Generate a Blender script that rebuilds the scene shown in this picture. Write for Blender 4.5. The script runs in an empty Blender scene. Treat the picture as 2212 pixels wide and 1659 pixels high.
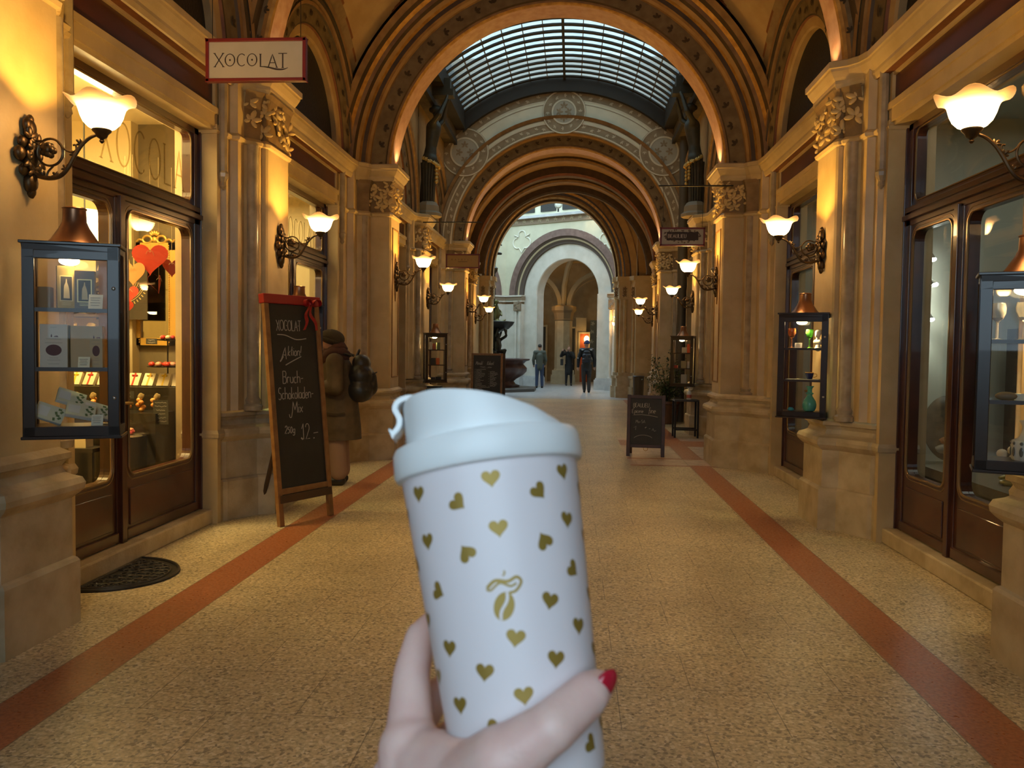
import bpy, bmesh, math, random
from mathutils import Vector as V, Matrix, noise as mnoise
PI = math.pi
RND = random.Random(11)
SC = bpy.context.scene
COL = SC.collection
sin, cos = math.sin, math.cos

# ------------------------------------------------------------------ materials
MATS = {}
def mat(name, col, rough=.6, metal=0.0, col2=None, nscale=6.0, bump=0.0, bscale=40.0, coat=0.0, spec=.5, detail=4.0, contrast=(.35, .65), sheen=0.0, sss=0.0):
    if name in MATS: return MATS[name]
    m = bpy.data.materials.new(name); m.use_nodes = True
    nt = m.node_tree; b = nt.nodes['Principled BSDF']
    b.inputs['Base Color'].default_value = (*col, 1)
    b.inputs['Roughness'].default_value = rough
    b.inputs['Metallic'].default_value = metal
    b.inputs['Coat Weight'].default_value = coat
    b.inputs['Specular IOR Level'].default_value = spec
    if sss:
        b.inputs['Subsurface Weight'].default_value = sss
        b.inputs['Subsurface Radius'].default_value = (.010, .004, .002)
        b.inputs['Subsurface Scale'].default_value = 1.0
    if col2 or bump:
        tc = nt.nodes.new('ShaderNodeTexCoord')
    if col2:
        n = nt.nodes.new('ShaderNodeTexNoise'); n.inputs['Scale'].default_value = nscale; n.inputs['Detail'].default_value = detail
        r = nt.nodes.new('ShaderNodeValToRGB')
        r.color_ramp.elements[0].position = contrast[0]; r.color_ramp.elements[1].position = contrast[1]
        r.color_ramp.elements[0].color = (*col, 1); r.color_ramp.elements[1].color = (*col2, 1)
        nt.links.new(tc.outputs['Object'], n.inputs['Vector']); nt.links.new(n.outputs['Fac'], r.inputs['Fac'])
        nt.links.new(r.outputs['Color'], b.inputs['Base Color'])
    if bump:
        n2 = nt.nodes.new('ShaderNodeTexNoise'); n2.inputs['Scale'].default_value = bscale; n2.inputs['Detail'].default_value = 5
        bp = nt.nodes.new('ShaderNodeBump'); bp.inputs['Strength'].default_value = bump; bp.inputs['Distance'].default_value = .01
        nt.links.new(tc.outputs['Object'], n2.inputs['Vector']); nt.links.new(n2.outputs['Fac'], bp.inputs['Height'])
        nt.links.new(bp.outputs['Normal'], b.inputs['Normal'])
    MATS[name] = m
    return m
def emat(name, col, strength):
    if name in MATS: return MATS[name]
    m = bpy.data.materials.new(name); m.use_nodes = True
    b = m.node_tree.nodes['Principled BSDF']
    b.inputs['Base Color'].default_value = (*[min(1, c) for c in col], 1)
    b.inputs['Emission Color'].default_value = (*col, 1); b.inputs['Emission Strength'].default_value = strength
    MATS[name] = m
    return m
def glass(name, tint=(1, 1, 1), gloss=.035, rough=.02):
    if name in MATS: return MATS[name]
    m = bpy.data.materials.new(name); m.use_nodes = True
    nt = m.node_tree; nt.nodes.clear()
    o = nt.nodes.new('ShaderNodeOutputMaterial'); mx = nt.nodes.new('ShaderNodeMixShader')
    t = nt.nodes.new('ShaderNodeBsdfTransparent'); t.inputs['Color'].default_value = (*tint, 1)
    g = nt.nodes.new('ShaderNodeBsdfGlossy'); g.inputs['Roughness'].default_value = rough; g.inputs['Color'].default_value = (.9, .9, .9, 1)
    lw = nt.nodes.new('ShaderNodeLayerWeight'); lw.inputs['Blend'].default_value = .5
    pw = nt.nodes.new('ShaderNodeMath'); pw.operation = 'POWER'; pw.inputs[1].default_value = 5.0
    mt = nt.nodes.new('ShaderNodeMath'); mt.operation = 'MULTIPLY_ADD'; mt.inputs[1].default_value = .9; mt.inputs[2].default_value = gloss * .6
    nt.links.new(lw.outputs['Facing'], pw.inputs[0]); nt.links.new(pw.outputs[0], mt.inputs[0]); nt.links.new(mt.outputs[0], mx.inputs['Fac'])
    nt.links.new(t.outputs[0], mx.inputs[1]); nt.links.new(g.outputs[0], mx.inputs[2]); nt.links.new(mx.outputs[0], o.inputs['Surface'])
    MATS[name] = m
    return m

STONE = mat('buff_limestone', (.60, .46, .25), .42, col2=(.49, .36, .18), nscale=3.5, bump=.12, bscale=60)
STONEP = mat('pedestal_limestone', (.56, .46, .30), .6, col2=(.40, .31, .18), nscale=5, bump=.3, bscale=45)
MARB = mat('grey_marble', (.46, .38, .27), .22, col2=(.33, .26, .17), nscale=8)
MARBW = mat('pale_marble', (.62, .50, .34), .2, col2=(.5, .38, .24), nscale=7)
PLAST = mat('ochre_plaster', (.50, .34, .15), .75, col2=(.42, .27, .11), nscale=4, bump=.1)
OLIVE = mat('olive_painted_plaster', (.20, .145, .07), .7, col2=(.15, .10, .045), nscale=9, bump=.1)
RUST = mat('rust_red_paint', (.24, .085, .028), .65, col2=(.17, .055, .018), nscale=8)
BROWNM = mat('brown_moulding_paint', (.30, .17, .065), .6, col2=(.21, .11, .04), nscale=7)
DARKM = mat('dark_moulding_paint', (.075, .042, .018), .6, col2=(.05, .028, .012), nscale=7)
GILT = mat('aged_gilding', (.62, .36, .10), .42, .55, col2=(.42, .22, .06), nscale=12)
LEAFP = mat('dark_leaf_paint', (.06, .035, .012), .7)
LEAFL = mat('pale_leaf_paint', (.42, .31, .15), .7)
ROSEM = mat('rose_marbled_soffit', (.62, .38, .20), .4, col2=(.50, .26, .12), nscale=9, detail=8)
REDB = mat('oxblood_panel', (.095, .022, .012), .38, col2=(.065, .016, .009), nscale=3)
DARKG = mat('dark_grille', (.018, .014, .007), .55, col2=(.006, .005, .003), nscale=30, bump=.8, bscale=35)
WOOD = mat('dark_mahogany', (.085, .027, .012), .28, col2=(.045, .014, .007), nscale=3, coat=.3)
WOODD = mat('dark_bronze_wood', (.035, .018, .009), .3, col2=(.022, .011, .006), nscale=4, coat=.2)
OAK = mat('oak_frame', (.30, .15, .05), .45, col2=(.22, .10, .03), nscale=14)
BOARD = mat('blackboard', (.016, .016, .013), .55, col2=(.024, .024, .019), nscale=4)
CHALK = mat('chalk', (.40, .38, .33), .9)
BRONZE = mat('dark_bronze', (.10, .062, .028), .38, .75, col2=(.055, .034, .016), nscale=18)
BRONZEG = mat('green_black_bronze', (.06, .058, .042), .45, .4, col2=(.085, .072, .048), nscale=7)
IRON = mat('black_iron', (.015, .013, .011), .5, .3)
BLACKP = mat('black_plastic', (.012, .012, .012), .45)
WHITE = mat('white_paint', (.8, .78, .74), .5)
GLASS = glass('clear_glass')
CLEARG = glass('display_glass', (1, 1, 1), .012)

# ------------------------------------------------------------------ mesh builder
class MB:
    def __init__(s): s.v = []; s.f = []; s.mi = []; s.sm = []; s.m = 0; s.s = False; s.X = None
    def add(s, pts):
        i = len(s.v)
        for p in pts:
            p = V(p)
            if s.X is not None: p = s.X @ p
            s.v.append(p)
        return i
    def face(s, idx): s.f.append(tuple(idx)); s.mi.append(s.m); s.sm.append(s.s)
    def poly(s, pts): i = s.add(pts); s.face(range(i, i + len(pts)))
    def grid(s, rows, cu=False, cv=False, mfun=None):
        n, m = len(rows), len(rows[0]); i = s.add([p for r in rows for p in r])
        for a in range(n if cu else n - 1):
            for b in range(m if cv else m - 1):
                a2, b2 = (a + 1) % n, (b + 1) % m
                if mfun: s.m = mfun(a, b)
                s.face((i + a * m + b, i + a * m + b2, i + a2 * m + b2, i + a2 * m + b))
    def box(s, c, d, rz=0.0, rot=None):
        M = rot if rot is not None else Matrix.Rotation(rz, 3, 'Z')
        hx, hy, hz = d[0] / 2, d[1] / 2, d[2] / 2; c = V(c)
        i = s.add([c + M @ V((x, y, z)) for x, y, z in ((-hx, -hy, -hz), (hx, -hy, -hz), (hx, hy, -hz), (-hx, hy, -hz), (-hx, -hy, hz), (hx, -hy, hz), (hx, hy, hz), (-hx, hy, hz))])
        for f in ((3, 2, 1, 0), (4, 5, 6, 7), (0, 1, 5, 4), (1, 2, 6, 5), (2, 3, 7, 6), (3, 0, 4, 7)): s.face([i + k for k in f])
    def bx(s, x0, x1, y0, y1, z0, z1): s.box(((x0 + x1) / 2, (y0 + y1) / 2, (z0 + z1) / 2), (abs(x1 - x0), abs(y1 - y0), abs(z1 - z0)))
    def prism(s, pts, fn0, fn1):   # fn maps 2d point to 3d, both caps
        n = len(pts); a = s.add([fn0(p) for p in pts]); b = s.add([fn1(p) for p in pts])
        s.face([a + k for k in reversed(range(n))]); s.face([b + k for k in range(n)])
        for k in range(n): s.face((a + k, a + (k + 1) % n, b + (k + 1) % n, b + k))
    def lathe(s, prof, n=24, c=(0, 0, 0), M=None, fn=None, caps=True):
        M = M or Matrix.Identity(3); c = V(c); rows = []
        for r, z in prof:
            row = []
            for k in range(n):
                a = 2 * PI * k / n; p = V((r * cos(a), r * sin(a), z))
                if fn: p = fn(p, a, r, z)
                row.append(c + M @ p)
            rows.append(row)
        s.grid(rows, False, True)
        if caps:
            if prof[0][0] > 1e-5: s.poly(list(reversed(rows[0])))
            if prof[-1][0] > 1e-5: s.poly(rows[-1])
    def tube(s, path, r, n=8, closed=False):
        path = [V(p) for p in path]; m = len(path); rows = []
        rr = r if isinstance(r, (list, tuple)) else [r] * m
        up = None
        for k in range(m):
            if closed: t = path[(k + 1) % m] - path[k - 1]
            else: t = path[min(k + 1, m - 1)] - path[max(k - 1, 0)]
            if t.length < 1e-9: t = V((0, 0, 1))
            t.normalize()
            if up is None: up = V((0, 0, 1)) if abs(t.z) < .9 else V((1, 0, 0))
            a = t.cross(up)
            if a.length < 1e-6: a = t.cross(V((.3, .9, .2)))
            a.normalize(); b = a.cross(t).normalized(); up = b
            rows.append([path[k] + (a * cos(2 * PI * j / n) + b * sin(2 * PI * j / n)) * rr[k] for j in range(n)])
        s.grid(rows, closed, True)
        if not closed: s.poly(list(reversed(rows[0]))); s.poly(rows[-1])
    def ell(s, c, r, M=None, n=12, m=8, fn=None):
        M = M or Matrix.Identity(3); c = V(c); rows = []
        for i in range(m + 1):
            a = PI * i / m - PI / 2; row = []
            for k in range(n):
                b = 2 * PI * k / n; d = V((cos(a) * cos(b), cos(a) * sin(b), sin(a)))
                q = fn(d) if fn else 1.0
                row.append(c + M @ V((d.x * r[0] * q, d.y * r[1] * q, d.z * r[2] * q)))
            rows.append(row)
        s.grid(rows, False, True)
    def build(s, name, mats, parent=None, smooth=None, loc=None, bevel=0):
        me = bpy.data.meshes.new(name)
        me.from_pydata([tuple(p) for p in s.v], [], s.f)
        if not isinstance(mats, (list, tuple)): mats = [mats]
        for m in mats: me.materials.append(m)
        for p, mi, sm in zip(me.polygons, s.mi, s.sm):
            p.material_index = min(mi, len(mats) - 1); p.use_smooth = sm if smooth is None else smooth
        bm = bmesh.new(); bm.from_mesh(me)
        bmesh.ops.remove_doubles(bm, verts=bm.verts, dist=1e-5)
        bmesh.ops.recalc_face_normals(bm, faces=bm.faces)
        bm.to_mesh(me); bm.free()
        o = bpy.data.objects.new(name, me); COL.objects.link(o)
        if parent is not None: o.parent = parent
        if loc is not None: o.location = loc
        if smooth or (smooth is None and any(s.sm)): autosmooth(me)
        if bevel:
            bv = o.modifiers.new('bevel', 'BEVEL'); bv.width = bevel; bv.segments = 2; bv.limit_method = 'ANGLE'
        return o
def autosmooth(me, ang=.7):
    bm = bmesh.new(); bm.from_mesh(me)
    for e in bm.edges:
        if len(e.link_faces) == 2 and e.calc_face_angle(0) > ang: e.smooth = False
    bm.to_mesh(me); bm.free()

def tag(o, label, cat, group=None, kind=None):
    o['label'] = label; o['category'] = cat
    if group: o['group'] = group
    if kind: o['kind'] = kind
    return o
def struct(o, label, cat):
    return tag(o, label, cat, None, 'structure')
def thing(name, label, cat, loc=(0, 0, 0), rz=0.0, group=None, kind=None):
    o = bpy.data.objects.new(name, None); COL.objects.link(o)
    o.location = loc; o.rotation_euler = (0, 0, rz); o.empty_display_size = .1
    return tag(o, label, cat, group, kind)
def dup(root, loc, rz=0.0, label=None, group=None, scale=None):
    r = root.copy(); COL.objects.link(r); r.location = loc; r.rotation_euler = (0, 0, rz)
    if label: r['label'] = label
    if group: r['group'] = group
    if scale: r.scale = scale
    for ch in list(root.children):
        c = ch.copy(); COL.objects.link(c); c.parent = r
        for g in ch.children:
            d = g.copy(); COL.objects.link(d); d.parent = c
    return r
def light(kind, loc, power, col=(1, .6, .24), size=.05, rot=None, spot=None, name='lamp_light'):
    l = bpy.data.lights.new(name, kind); l.energy = power; l.color = col
    if kind in ('POINT', 'SPOT'): l.shadow_soft_size = size
    if kind == 'SPOT': l.spot_size = spot or 1.2; l.spot_blend = .6
    if kind == 'AREA': l.shape = 'RECTANGLE'; l.size, l.size_y = size
    o = bpy.data.objects.new(name, l); COL.objects.link(o); o.location = loc
    if rot: o.rotation_euler = rot
    return o

# voxel-blended bodies out of tapered capsules
def capsule(mb, a, b, ra, rb, n=14):
    a, b = V(a), V(b); d = b - a; L = d.length
    if L < 1e-6: mb.ell(a, (ra, ra, ra), n=n, m=8); return
    q = d.to_track_quat('Z', 'Y').to_matrix(); prof = []
    for k in range(6): t = -PI / 2 + k * PI / 10; prof.append((max(ra * cos(t), 1e-6), ra * sin(t)))
    for k in range(6): t = k * PI / 10; prof.append((max(rb * cos(t), 1e-6), L + rb * sin(t)))
    mb.lathe(prof, n, a, q, caps=False)
def blob(name, caps, voxel, smooth, mats, parent=None, ells=(), loc=None, fn=None):
    mb = MB()
    for c in caps: capsule(mb, *c)
    for e in ells: mb.ell(*e, n=16, m=10)
    o = mb.build(name, mats, None, False)
    r = o.modifiers.new('r', 'REMESH'); r.mode = 'VOXEL'; r.voxel_size = voxel
    sm = o.modifiers.new('s', 'SMOOTH'); sm.iterations = smooth; sm.factor = .5
    dg = bpy.context.evaluated_depsgraph_get()
    me = bpy.data.meshes.new_from_object(o.evaluated_get(dg))
    o.modifiers.clear(); old = o.data; o.data = me; bpy.data.meshes.remove(old)
    me.materials.clear()
    for m in (mats if isinstance(mats, (list, tuple)) else [mats]): me.materials.append(m)
    if fn:
        for v in me.vertices: v.co = fn(V(v.co))
    for p in me.polygons: p.use_smooth = True
    if parent is not None: o.parent = parent
    if loc is not None: o.location = loc
    return o

# plan-path sweeps: offset is towards the corridor axis
def offset_path(path, d):
    out = []; n = len(path)
    for i in range(n):
        ns = []
        for a, b in ((i - 1, i), (i, i + 1)):
            if a < 0 or b >= n: continue
            dx, dy = path[b][0] - path[a][0], path[b][1] - path[a][1]; L = math.hypot(dx, dy) or 1
            ns.append((-dy / L, dx / L))
        if len(ns) == 2:
            nx, ny = ns[0][0] + ns[1][0], ns[0][1] + ns[1][1]; L = math.hypot(nx, ny) or 1; nx /= L; ny /= L
            c = max(.45, nx * ns[0][0] + ny * ns[0][1]); k = d / c
        else: (nx, ny), k = ns[0], d
        out.append((path[i][0] + nx * k, path[i][1] + ny * k))
    return out
def sweep(mb, path, prof, side, mi=None):
    rows = [[(side * x, y, z) for x, y in offset_path(path, o)] for o, z in prof]
    if mi:
        for k in range(len(rows) - 1): mb.m = mi[k]; mb.grid(rows[k:k + 2])
    else: mb.grid(rows)
# arches: profile of (radius, depth); fr maps (u, depth, height)
def arch(mb, prof, fr, n=40, mi=None, a0=0.0, a1=PI, sx=1.0, sz=1.0):
    rows = [[fr(r * sx * cos(a0 + (a1 - a0) * k / n), d, r * sz * sin(a0 + (a1 - a0) * k / n)) for k in range(n + 1)] for r, d in prof]
    for k in range(len(rows) - 1):
        if mi: mb.m = mi[k]
        mb.grid(rows[k:k + 2])
def leaf5(mb, c, nrm, ang, size, flat=.22, lobes=5):
    nrm = V(nrm).normalized(); a = nrm.cross(V((0, 0, 1)))
    if a.length < .1: a = V((1, 0, 0))
    a.normalize(); b = nrm.cross(a) * -1
    for k in range(lobes):
        t = ang + (k - (lobes - 1) / 2) * (1.05 if lobes == 5 else .9) + PI / 2
        d = a * cos(t) + b * sin(t); e = nrm.cross(d)
        L = size * (1 - .12 * abs(k - (lobes - 1) / 2))
        M = Matrix((d, e, nrm)).transposed()
        mb.ell(V(c) + d * L * .55, (L * .5, L * .25, size * flat * .5), M, 8, 5)

# ------------------------------------------------------------------ camera and sky
cam_d = bpy.data.cameras.new('camera'); cam = bpy.data.objects.new('camera', cam_d); COL.objects.link(cam)
cam.location = (.26, 0, 1.5)
cam_d.sensor_width = 36.0; cam_d.lens = 1790 / 2212 * 36.0; cam_d.clip_start = .05
pit, yaw, rol = math.radians(-2.42), math.radians(4.12), math.radians(.75)
cam.rotation_mode = 'XYZ'
cam.matrix_world = Matrix.Translation((.26, 0, 1.5)) @ Matrix.Rotation(yaw, 4, 'Z') @ Matrix.Rotation(PI / 2 + pit, 4, 'X') @ Matrix.Rotation(rol, 4, 'Z')
cam_d.dof.use_dof = True; cam_d.dof.focus_distance = 8.0; cam_d.dof.aperture_fstop = 17.0
SC.camera = cam
w = bpy.data.worlds.new('overcast_sky'); SC.world = w; w.use_nodes = True
bg = w.node_tree.nodes['Background']; bg.inputs['Color'].default_value = (.62, .84, 1.0, 1); bg.inputs['Strength'].default_value = 3.3
SC.view_settings.view_transform = 'Standard'; SC.view_settings.look = 'None'; SC.view_settings.gamma = 1; SC.view_settings.exposure = .2
cy = SC.cycles
cy.max_bounces = 7; cy.diffuse_bounces = 4; cy.glossy_bounces = 3; cy.transmission_bounces = 4; cy.transparent_max_bounces = 12
cy.sample_clamp_indirect = 6.0; cy.caustics_reflective = False; cy.caustics_refractive = False
cy.use_denoising = True; cy.use_adaptive_sampling = False
try:
    cy.denoiser = 'OPENIMAGEDENOISE'; cy.denoising_input_passes = 'RGB_ALBEDO_NORMAL'
except Exception: pass
WARM = (1.0, .52, .075)
# ================================================================== SETTING
ZS = 3.80
PIERS = [(.4, 'o'), (3.95, 'o'), (7.49, 'o'), (11.27, 'M'), (15.3, 'o'), (19.0, 'M'), (22.9, 'o')]
KW = {'o': .76, 'M': 1.0}
PED = {'o': [(2.37, .30), (2.44, .33), (2.50, .36), (2.66, .64), (2.69, .66), (2.70, .76), (3.0, .76)],
       'M': [(2.10, .34), (2.17, .38), (2.34, .48), (2.40, .50), (2.62, .80), (2.70, .84), (2.72, 1.0), (3.0, 1.0)]}
SHF = {'o': [(2.45, .26), (2.465, .28), (2.50, .28), (2.50, .33), (2.60, .43), (2.60, .56), (2.66, .58), (2.66, .66), (2.71, .68), (2.71, .76), (3.0, .76)],
       'M': [(2.18, .26), (2.20, .28), (2.45, .28), (2.46, .37), (2.60, .43), (2.60, .60), (2.68, .62), (2.68, .80), (2.72, .82), (2.72, 1.0), (3.0, 1.0)]}
COR = {'o': [(2.42, .31), (2.52, .36), (2.60, .46), (2.64, .60), (2.64, .76)],
       'M': [(2.14, .31), (2.46, .33), (2.50, .42), (2.62, .52), (2.64, .80), (2.64, 1.0)]}
def ppath(prof, y): return [(x, y - d) for x, d in reversed(prof)] + [(x, y + d) for x, d in prof]

# ---- floor: terrazzo slabs, red border stripes, marble bands
def floor_mat():
    m = bpy.data.materials.new('terrazzo_floor'); m.use_nodes = True; nt = m.node_tree; b = nt.nodes['Principled BSDF']
    N = nt.nodes.new; L = nt.links.new
    geo = N('ShaderNodeNewGeometry'); sep = N('ShaderNodeSeparateXYZ'); L(geo.outputs['Position'], sep.inputs[0])
    def math_(op, a, bb=None, c=None):
        n = N('ShaderNodeMath'); n.operation = op
        for i, q in enumerate((a, bb, c)):
            if q is None: continue
            if hasattr(q, 'links'): L(q, n.inputs[i])
            else: n.inputs[i].default_value = q
        return n.outputs[0]
    def mix(f, a, bb):
        n = N('ShaderNodeMix'); n.data_type = 'RGBA'
        L(f, n.inputs['Factor'])
        for i, q in (('A', a), ('B', bb)):
            s = [k for k in n.inputs if k.name == i and k.type == 'RGBA'][0]
            if hasattr(q, 'links'): L(q, s)
            else: s.default_value = (*q, 1)
        return [k for k in n.outputs if k.type == 'RGBA'][0]
    def noise(sc, det=2.0):
        n = N('ShaderNodeTexNoise'); n.inputs['Scale'].default_value = sc; n.inputs['Detail'].default_value = det
        L(geo.outputs['Position'], n.inputs['Vector']); return n.outputs['Fac']
    def ramp(f, stops):
        r = N('ShaderNodeValToRGB'); e = r.color_ramp.elements
        while len(e) < len(stops): e.new(.5)
        for k, (p, c) in enumerate(stops): e[k].position = p; e[k].color = (*c, 1)
        L(f, r.inputs['Fac']); return r.outputs['Color']
    ax = math_('ABSOLUTE', sep.outputs['X'])
    v = N('ShaderNodeTexVoronoi'); v.inputs['Scale'].default_value = 75; L(geo.outputs['Position'], v.inputs['Vector'])
    spk = ramp(v.outputs['Distance'], [(.0, (1, 1, 1)), (.28, (.35, .35, .35)), (.5, (.0, .0, .0))])
    vc = N('ShaderNodeSeparateColor'); L(v.outputs['Color'], vc.inputs[0])
    base = ramp(noise(55, 3), [(.34, (.40, .32, .18)), (.52, (.60, .49, .29)), (.68, (.72, .59, .37))])
    base = mix(math_('MULTIPLY', math_('GREATER_THAN', vc.outputs[0], .86), .75), base, (.80, .70, .52))
    base = mix(math_('MULTIPLY', math_('LESS_THAN', vc.outputs[1], .14), .7), base, (.20, .15, .09))
    big = ramp(noise(1.3, 3), [(.3, (.82, .82, .82)), (.7, (1.12, 1.12, 1.12))])
    n = N('ShaderNodeMix'); n.data_type = 'RGBA'; n.blend_type = 'MULTIPLY'; n.inputs['Factor'].default_value = 1
    ins = [k for k in n.inputs if k.type == 'RGBA']; L(base, ins[0]); L(big, ins[1]); base = [k for k in n.outputs if k.type == 'RGBA'][0]
    red = ramp(noise(60, 3), [(.34, (.30, .10, .042)), (.6, (.44, .16, .066))])
    pink = ramp(noise(7, 4), [(.35, (.48, .35, .25)), (.65, (.62, .48, .36))])
    Y = sep.outputs['Y']
    def band(q, a, bb): return math_('MULTIPLY', math_('GREATER_THAN', q, a), math_('LESS_THAN', q, bb))
    zone = band(Y, 10.88, 14.3)
    side = math_('GREATER_THAN', ax, 1.05)
    col = mix(math_('MULTIPLY', zone, side), base, pink)
    stripe = band(ax, 1.815, 2.085)
    z2 = math_('SUBTRACT', 1.0, band(Y, 10.98, 11.55))
    col = mix(math_('MULTIPLY', stripe, z2), col, red)
    lines = math_('MAXIMUM', math_('MAXIMUM', band(Y, 10.86, 10.95), band(Y, 11.56, 11.66)), band(Y, 13.15, 13.95))
    col = mix(math_('MULTIPLY', lines, side), col, red)
    far = band(Y, 25.3, 60.0)
    court = ramp(noise(5, 4), [(.35, (.34, .35, .35)), (.65, (.46, .47, .47))])
    col = mix(far, col, court)
    # slab joints
    bt = N('ShaderNodeTexBrick'); bt.offset = .5; bt.inputs['Scale'].default_value = 1.0; bt.inputs['Mortar Size'].default_value = .0028; bt.inputs['Mortar Smooth'].default_value = .3
    bt.inputs['Brick Width'].default_value = .66; bt.inputs['Row Height'].default_value = .43; bt.inputs['Bias'].default_value = 0
    bt.inputs['Color1'].default_value = (0, 0, 0, 1); bt.inputs['Color2'].default_value = (0, 0, 0, 1); bt.inputs['Mortar'].default_value = (1, 1, 1, 1)
    cmb = N('ShaderNodeCombineXYZ'); L(math_('ADD', sep.outputs['X'], 20.31), cmb.inputs[0]); L(math_('ADD', Y, 19.98), cmb.inputs[1]); L(cmb.outputs[0], bt.inputs['Vector'])
    jf = math_('MULTIPLY', bt.outputs['Fac'], math_('LESS_THAN', ax, 1.81))
    edge = math_('MAXIMUM', band(ax, 1.81, 1.816), band(ax, 2.084, 2.09))
    jf = math_('MAXIMUM', jf, edge)
    col = mix(math_('MULTIPLY', jf, .55), col, (.045, .032, .02))
    L(col, b.inputs['Base Color'])
    rr = N('ShaderNodeMapRange'); L(noise(35, 3), rr.inputs['Value']); rr.inputs['From Min'].default_value = .3; rr.inputs['From Max'].default_value = .7
    rr.inputs['To Min'].default_value = .26; rr.inputs['To Max'].default_value = .46
    L(rr.outputs[0], b.inputs['Roughness'])
    bp = N('ShaderNodeBump'); bp.inputs['Strength'].default_value = .12; bp.inputs['Distance'].default_value = .003
    L(noise(140, 2), bp.inputs['Height']); L(bp.outputs[0], b.inputs['Normal'])
    return m
mb = MB(); mb.bx(-9, 9, -6, 46, -.1, 0)
struct(mb.build('floor', floor_mat()), 'speckled terrazzo floor with a red stripe along each side', 'floor')

# ---- piers
def make_pier(y, kind, side, label):
    root = thing('pillar', label, 'pillar', (0, 0, 0), kind='structure')
    p = MB(); s = side; pp = ppath(PED[kind], y)
    sweep(p, pp, [(0, 0), (0, .335), (-.012, .352), (-.03, .36), (-.03, .675), (.0, .70), (.022, .725), (.026, .755), (.012, .785), (-.03, .80), (-.055, .815), (-.07, .85), (-.05, .88), (-.03, .89), (-.03, .92), (-.08, .95)], s)
    p.build('pedestal', STONEP, root)
    q = MB(); sp = ppath(SHF[kind], y)
    sweep(q, sp, [(0, .94), (0, 3.80)], s)
    sweep(q, sp, [(.0, 3.235), (.022, 3.245), (.03, 3.27), (.012, 3.29), (0, 3.30)], s)
    q.build('shaft', STONE, root)
    nx, ny, r = (2.545, .375, .052) if kind == 'o' else (2.525, .345, .062)
    k2 = .70 if kind == 'o' else .88
    for d in (-1, 1):
        c = MB(); c.s = True
        c.lathe([(r + .03, .93), (r + .035, .97), (r + .01, .99), (r + .02, 1.02), (r, 1.05), (r, 3.24)], 18, (s * nx, y + d * ny, 0))
        c.build('colonnette', MARB, root)
        c = MB(); c.s = False
        c.lathe([(.008, 2.80), (.028, 2.83), (.022, 2.86), (.045, 2.90), (.05, 2.93), (.036, 2.95), (.036, 3.72)], 8, (s * 2.67, y + d * k2, 0))
        c.build('corbel_shaft', MARB, root)
    if kind == 'M':
        fr = MB(); xf = s * 2.176
        for a, b in (((-.19, 1.1), (-.19, 3.1)), ((.19, 1.1), (.19, 3.1)), ((-.19, 3.1), (.19, 3.1)), ((-.19, 1.1), (.19, 1.1))):
            fr.tube([(xf, y + a[0], a[1]), (xf, y + b[0], b[1])], .010, 6)
        dz = [(0, 2.78), (.10, 2.46), (0, 2.14), (-.10, 2.46)]
        fr.tube([(xf, y + a, b) for a, b in dz], .009, 6, True)
        fr.build('panel_moulding', BROWNM, root)
    # capital and carved leaves
    cp = MB(); capp = [(x + (.0), d) for x, d in SHF[kind][:5]]
    cpath = ppath(capp, y)
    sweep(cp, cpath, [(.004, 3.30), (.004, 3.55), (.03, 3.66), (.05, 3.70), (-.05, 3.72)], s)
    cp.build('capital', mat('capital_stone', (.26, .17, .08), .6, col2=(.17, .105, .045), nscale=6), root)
    lv = MB(); lv.s = True; rr = random.Random(int(y * 100) + (7 if s > 0 else 0)); x0 = SHF[kind][0][0]
    def L(x, dy, z, n, sz): leaf5(lv, (s * x, y + dy, z), n, rr.uniform(-.5, .5), sz * .84, .3)
    for k in range(7):
        L(x0 - .02, rr.uniform(-.22, .22), 3.37 + .045 * k, (-s, rr.uniform(-.5, .3), .25), rr.uniform(.11, .145))
    for d in (-1, 1):
        if kind == 'o': spots = [(2.48, .30, 3.36), (2.47, .30, 3.52), (2.50, .31, 3.62), (2.55, .40, 3.45), (2.56, .41, 3.60)]
        else: spots = [(2.21, .30, 3.38), (2.22, .30, 3.55), (2.29, .30, 3.47), (2.32, .30, 3.36), (2.36, .30, 3.60), (2.42, .30, 3.50), (2.50, .36, 3.42), (2.53, .38, 3.60), (2.48, .32, 3.64), (2.20, .30, 3.66)]
        for x, dy, z in spots: L(x, d * dy, z, (-.35 * s, d, .2), rr.uniform(.11, .14))
    lv.build('leaf_carving', mat('carved_leaf_stone', (.60, .44, .20), .5), root)
    return root
plab = {.4: ('stone pillar beside the viewer on the left', 'stone pillar beside the viewer on the right'),
        3.95: ('nearest left stone pillar carrying the chocolate display case', 'nearest right stone pillar at the picture edge'),
        7.49: ('left stone pillar behind the tall chalkboard', 'right stone pillar carrying the case with the turquoise vase'),
        11.27: ('broad left stone pillar carrying the big front arch', 'broad right stone pillar under the big front arch beside the small chalkboard'),
        15.3: ('slim left pillar carrying a bronze figure and a slim display case', 'slim right pillar behind the potted plant and metal table'),
        19.0: ('broad left pillar behind the menu chalkboard', 'broad right pillar with the drainpipe in front'),
        22.9: ('left pillar inside the far vaulted passage', 'right pillar inside the far vaulted passage')}
for y, k in PIERS:
    for i, s in enumerate((-1, 1)): make_pier(y, k, s, plab[y][i])

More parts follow.
